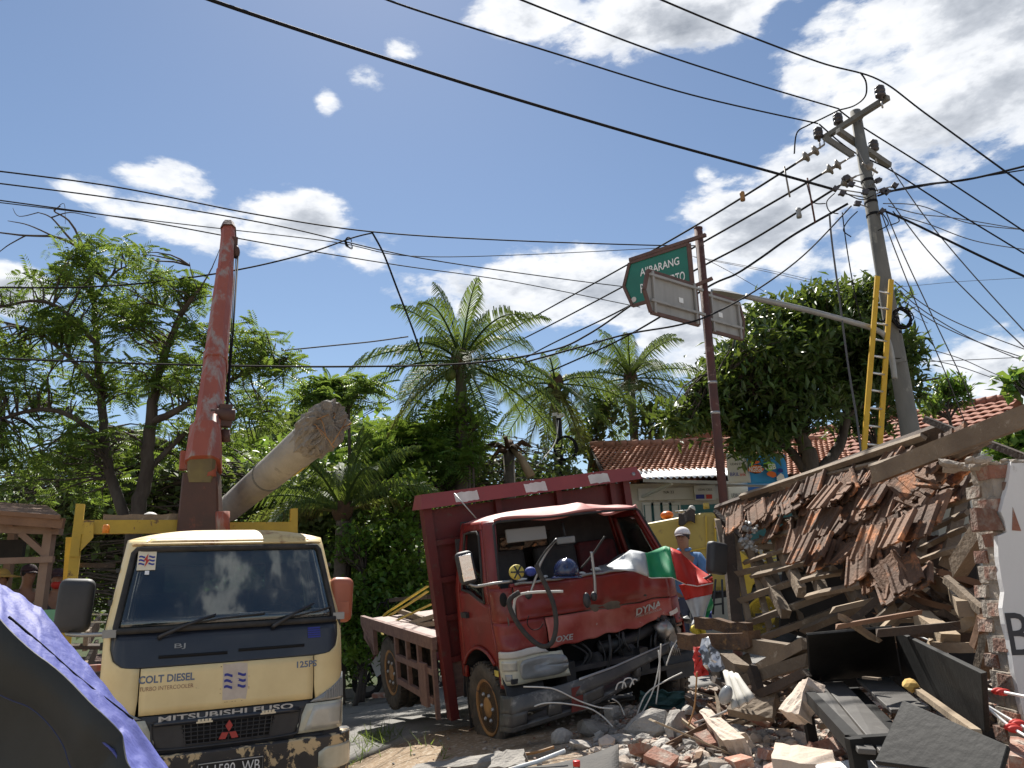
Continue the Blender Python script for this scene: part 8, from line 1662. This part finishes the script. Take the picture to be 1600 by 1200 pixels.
def person(label, top, face, lean, hgt, shirt, trousers, arms, cap, seated=None, band=None, group=None, extra=None):
    """top = crown of the head; face = horizontal facing direction; arms = list of (elbow, wrist) offsets from the shoulder in (right, forward, up)"""
    top = V(top); f = V((face[0], face[1], 0)).normalized(); r = V((f.y, -f.x, 0)); u = V((0,0,1)); k = hgt/1.70
    foot = top-u*hgt if not seated else V((top.x, top.y, seated))
    t = thing('person', label, 'person', (top.x, top.y, foot.z if not seated else seated), group)
    A = lambda a, b_, c: top+(r*a+f*(b_)+u*c)*k+f*lean*k*(-c)*(-1 if False else -1)*0
    hd, ch, nk, cst, wst, plv = A(0,.012,-.095), A(0,.028,-.178), A(0,-.02,-.245), A(0,-.03,-.45), A(0,-.05,-.68), A(0,-.06,-.84)
    vs = [plv, wst, cst, nk, ch, hd, A(0,.0,-.025)]; es = [(0,1),(1,2),(2,3),(3,4),(4,5),(5,6)]; rs = [(.15*k,.11*k),(.135*k,.10*k),(.16*k,.11*k),(.062*k,.066*k),(.068*k,.080*k),(.090*k,.108*k),(.060*k,.075*k)]
    sv, se, sr = [plv, wst, cst, A(0,-.025,-.265)], [(0,1),(1,2),(2,3)], [(.165*k,.125*k),(.15*k,.115*k),(.178*k,.125*k),(.075*k,.075*k)]
    for s, (el, wr) in zip((1, -1), arms):
        shd = A(.175*s,-.03,-.345); E, Wr = shd+(r*el[0]*s+f*el[1]+u*el[2])*k, shd+(r*wr[0]*s+f*wr[1]+u*wr[2])*k; d = (Wr-E).normalized(); hp = Wr+d*.085*k; n = len(vs); sd = r if abs(d.dot(r)) < .8 else u
        vs += [shd, E, Wr, hp]; es += [(2,n),(n,n+1),(n+1,n+2),(n+2,n+3)]; rs += [.052*k,.040*k,.026*k,(.034*k,.022*k)]
        for q in range(4): m = len(vs); o_ = sd*(q-1.5)*.019*k; vs += [hp+o_+d*.045*k, hp+o_*1.05+d*(.085-.008*abs(q-1.5))*k-f*.01*k]; es += [(n+3,m),(m,m+1)]; rs += [.0095*k,.008*k]
        m = len(vs); vs += [hp-d*.03*k+sd*.04*k, hp+sd*.055*k+d*.02*k]; es += [(n+3,m),(m,m+1)]; rs += [.011*k,.009*k]
        sn = len(sv); half = shd.lerp(E, .95); sv += [shd, half]; se += [(2,sn),(sn,sn+1)]; sr += [.070*k,.058*k]
    pv, pe, pr_ = [plv+u*.05*k, plv-u*.05*k], [(0,1)], [(.155*k,.12*k),(.15*k,.12*k)]
    for s in (1, -1):
        hip = plv+r*.09*s*k-u*.04*k
        if seated: kn, an = hip+f*.42*k+u*.02, hip+f*.44*k-u*.42*k
        else: kn, an = hip+f*.02*k-u*.42*k, hip-u*.80*k
        n = len(vs); vs += [hip, kn, an, an+f*.16*k-u*.03*k]; es += [(0,n),(n,n+1),(n+1,n+2),(n+2,n+3)]; rs += [.075*k,.055*k,.035*k,.035*k]
        n = len(pv); pv += [hip, kn, kn.lerp(an, .95)]; pe += [(1,n),(n,n+1),(n+1,n+2)]; pr_ += [.092*k,.07*k,.055*k]
    skin('body', vs, es, rs, ['skin'], t); skin('shirt', sv, se, sr, shirt, t, 0, 2, band); skin('trousers', pv, pe, pr_, [trousers], t)
    fm = frame(hd, r, u); fz_ = lambda a, c, z: fm @ V((a*k, c*k, -z*k if fm.to_3x3() @ V((0,0,1)) != f and (fm.to_3x3() @ V((0,0,1))).dot(f) < 0 else z*k))
    b = MB(); b.ball(fz_(0,-.012,.098), (.014*k,.014*k,.022*k), 8, 6); obj('nose', b, 'skin', t)
    for s in (1, -1):
        b = MB(); b.ball(fz_(.033*s,.012,.086), .011*k, 8, 6); obj('eye', b, 'ink', t); b = MB(); b.ball(fz_(.078*s,.0,-.005), (.012*k,.022*k,.03*k), 8, 6); obj('ear', b, 'skin', t)
    b = MB(); b.tube([fz_(-.024,-.058,.082), fz_(0,-.06,.09), fz_(.024,-.058,.082)], .006*k, 5); obj('mouth', b, 'brick', t)
    b = MB(); b.ball(hd+u*.012*k-f*.012*k, (.088*k,.095*k,.098*k), 14, 9, None, .35, .9); obj('hair', b, 'hair', t)
    if cap:
        b = MB()
        if cap == 'hat_straw': b.ball(hd+u*.03*k, (.10*k,.11*k,.10*k), 16, 8, None, .45, 1.); b.lathe([(.08*k,0),(.20*k,-.025*k),(.21*k,-.03*k),(.21*k,-.02*k),(.08*k,.012*k)], 20, Matrix.Translation(hd+u*.045*k)); obj('straw_hat', b, cap, t)
        else:
            b.ball(hd+u*.030*k, (.096*k,.104*k,.088*k), 16, 8, None, .48, 1.); c_ = obj('cap', b, cap, t); b = MB(); b.slab(lambda a, v: hd+u*(.032-.025*v-.012*(2*a-1)**2)*k+r*(2*a-1)*.078*k*(1-.35*v*v)+f*(.085+.085*v-.03*(2*a-1)**2)*k, 8, 4, .006, True); obj('peak', b, 'cap_dark', c_)
    if extra: extra(t, hd, f, r, u, k)
    return t
def collar(t, hd, f, r, u, k):
    b = MB(); c = hd-u*.155*k-f*.02*k; b.tube([c+(r*math.cos(a)*.075+f*math.sin(a)*.075)*k+u*.01*math.sin(a)*-1 for a in [math.pi*.62+2*math.pi*.88*i/14 for i in range(15)]], .018*k, 5); obj('collar', b, 'shirt_blue', t)
hang = ((.06,.02,-.28),(.05,.10,-.50))
person('man in a white cap and blue shirt standing behind the red truck', P(1066,826,10.0), (-.45,-.9), 0, 1.78, ['shirt_blue'], 'jeans', [((.06,.10,-.26),(-.05,.32,-.30)), ((.12,.12,-.24),(.12,.36,-.28))], 'cap_white', extra=collar)
arm = ((.05,.08,-.26),(-.06,.26,-.30))
person('man in a dark cap and broad striped shirt sitting in the hut', P(46,884,9.75), (.8,-.6), 0, 1.66, ['dirty_white','post_wood','wood_grey'], 'jeans', [arm, arm], 'cap_dark', seated=1.22, band=.07, group='people in the hut')
person('man in a yellow straw hat sitting at the left end of the hut', P(4,892,9.5), (.3,-.95), 0, 1.6, ['hut_wood'], 'jeans', [arm, arm], 'hat_straw', seated=1.2, group='people in the hut')
def scarf(t, hd, f, r, u, k): b = MB(); b.ball(hd-u*.10*k+f*.03*k, (.075*k,.075*k,.06*k), 10, 7); obj('red_scarf', b, 'flag_red', t)
person('person in a black and white striped shirt behind the hut post', P(92,890,9.9), (.5,-.85), 0, 1.6, ['dirty_white','ink'], 'jeans', [arm, arm], 'cap_dark', seated=1.2, band=.035, group='people in the hut', extra=scarf)
# ------------------------------------------------------------------ motorbike at the road edge
mo_ = P(574, 1072, 14.6); mo_.z = road_z(mo_.x, mo_.y)+.02; MBK = Matrix.Translation(mo_) @ Matrix.Rotation(rad(200), 4, 'Z')
mk = thing('motorbike', 'dark red motorbike with a white leg shield parked at the road edge', 'motorbike', mtx=MBK)
for x in (0, -1.2):
    m = Matrix.Translation((x,0,.28)) @ Matrix.Rotation(rad(90),4,'X'); b = MB(); b.tube([m @ V((math.cos(a)*.235, math.sin(a)*.235, 0)) for a in [2*math.pi*k/28 for k in range(29)]], .045, 8); w_ = obj('wheel', b, 'rubber', mk)
    b = MB(); b.tube([m @ V((math.cos(a)*.19, math.sin(a)*.19, 0)) for a in [2*math.pi*k/24 for k in range(25)]], .012, 5)
    for k in range(5): b.beam(m @ V((0,0,0)), m @ V((math.cos(k*1.257)*.19, math.sin(k*1.257)*.19, 0)), .03, .02)
    obj('rim', b, 'grille_black', w_)
b = MB(); b.tube([(0,.07,.28),(-.12,.06,.70)], .022, 6); b.tube([(0,-.07,.28),(-.12,-.06,.70)], .022, 6); obj('fork', b, 'grille_black', mk)
b = MB(); b.slab(lambda u, v: (.22-.44*u, .0+(v-.5)*.13, .575+.07*math.sin(math.pi*u)), 10, 3, .02, True); obj('front_fender', b, 'bike_red', mk)
b = MB(); b.hexa([V(p) for p in ((-.30,-.20,.36),(-.14,-.16,.36),(-.14,.16,.36),(-.30,.20,.36),(-.26,-.22,.92),(-.02,-.13,.95),(-.02,.13,.95),(-.26,.22,.92))]); obj('front_fairing', b, 'bike_red', mk, bevel=.05)
for s in (-1, 1): b = MB(); b.prism([(-.12,.36),(-.02,.60),(-.22,.86),(-.34,.50)], .02, lambda x, z, h: V((x, s*.20+h*s, z))); obj('leg_shield', b, 'white', mk, bevel=.01)
b = MB(); b.hexa([V(p) for p in ((-.85,-.12,.36),(-.25,-.10,.34),(-.25,.10,.34),(-.85,.12,.36),(-.85,-.14,.66),(-.30,-.08,.46),(-.30,.08,.46),(-.85,.14,.66))]); b.hexa([V(p) for p in ((-1.5,-.10,.62),(-.8,-.15,.45),(-.8,.15,.45),(-1.5,.10,.62),(-1.55,-.10,.76),(-.8,-.15,.74),(-.8,.15,.74),(-1.55,.10,.76))]); obj('body', b, 'bike_red', mk, bevel=.04)
b = MB(); b.box((.75,.26,.09), (-1.08,0,.80)); obj('saddle', b, 'rubber', mk, bevel=.04); b = MB(); b.tube(smooth_path([(-.28,-.33,.98),(-.20,-.2,1.0),(-.18,0,.98),(-.20,.2,1.0),(-.28,.33,.98)], 4), .018, 6); obj('handlebar', b, 'black_plastic', mk)
b = MB(); b.box((.10,.16,.12), (-.05,0,.98)); obj('headlight', b, 'lens_clear', mk, bevel=.04); b = MB(); b.tube([(-.6,-.14,.30),(-1.3,-.16,.38)], .05, 8); obj('exhaust', b, 'steel', mk)
for s in (-1, 1): b = MB(); b.tube([(-.24,s*.24,1.0),(-.20,s*.27,1.12)], .008, 5); b.ball((-.20,s*.28,1.15), (.02,.06,.04), 8, 6); obj('mirror', b, 'black_plastic', mk)
b = MB(); c = MBK @ V((-.75,-.02,.62)); b.slab(lambda u, v: c+V((.30*u-.15+.05*noise.noise(V((u*4,v*4,1))), -.16, .10-.5*v)), 6, 6, .04); obj('blue_raincoat', b, 'flag_blue', None, 'blue raincoat hung over the side of the motorbike', 'raincoat')
b = MB(); b.ball(MBK @ V((-.95,0,.97)), (.14,.14,.13), 14, 8, None, .2, 1.); obj('riding_helmet', b, 'mirror_orange', None, 'orange helmet resting on the motorbike saddle', 'helmet')
b = MB(); c = P(632,1088,12.9); 
for k in range(3): b.box((.30,.2,.06), V((c.x+.2*k-.4, c.y+.3, road_z(c.x, c.y)+.05)), Matrix.Rotation(.3*k,3,'Z'))
obj('broken_slab', b, 'brick', None, 'few flat reddish slabs lying on the road under the truck tail', 'slab', kind='stuff')
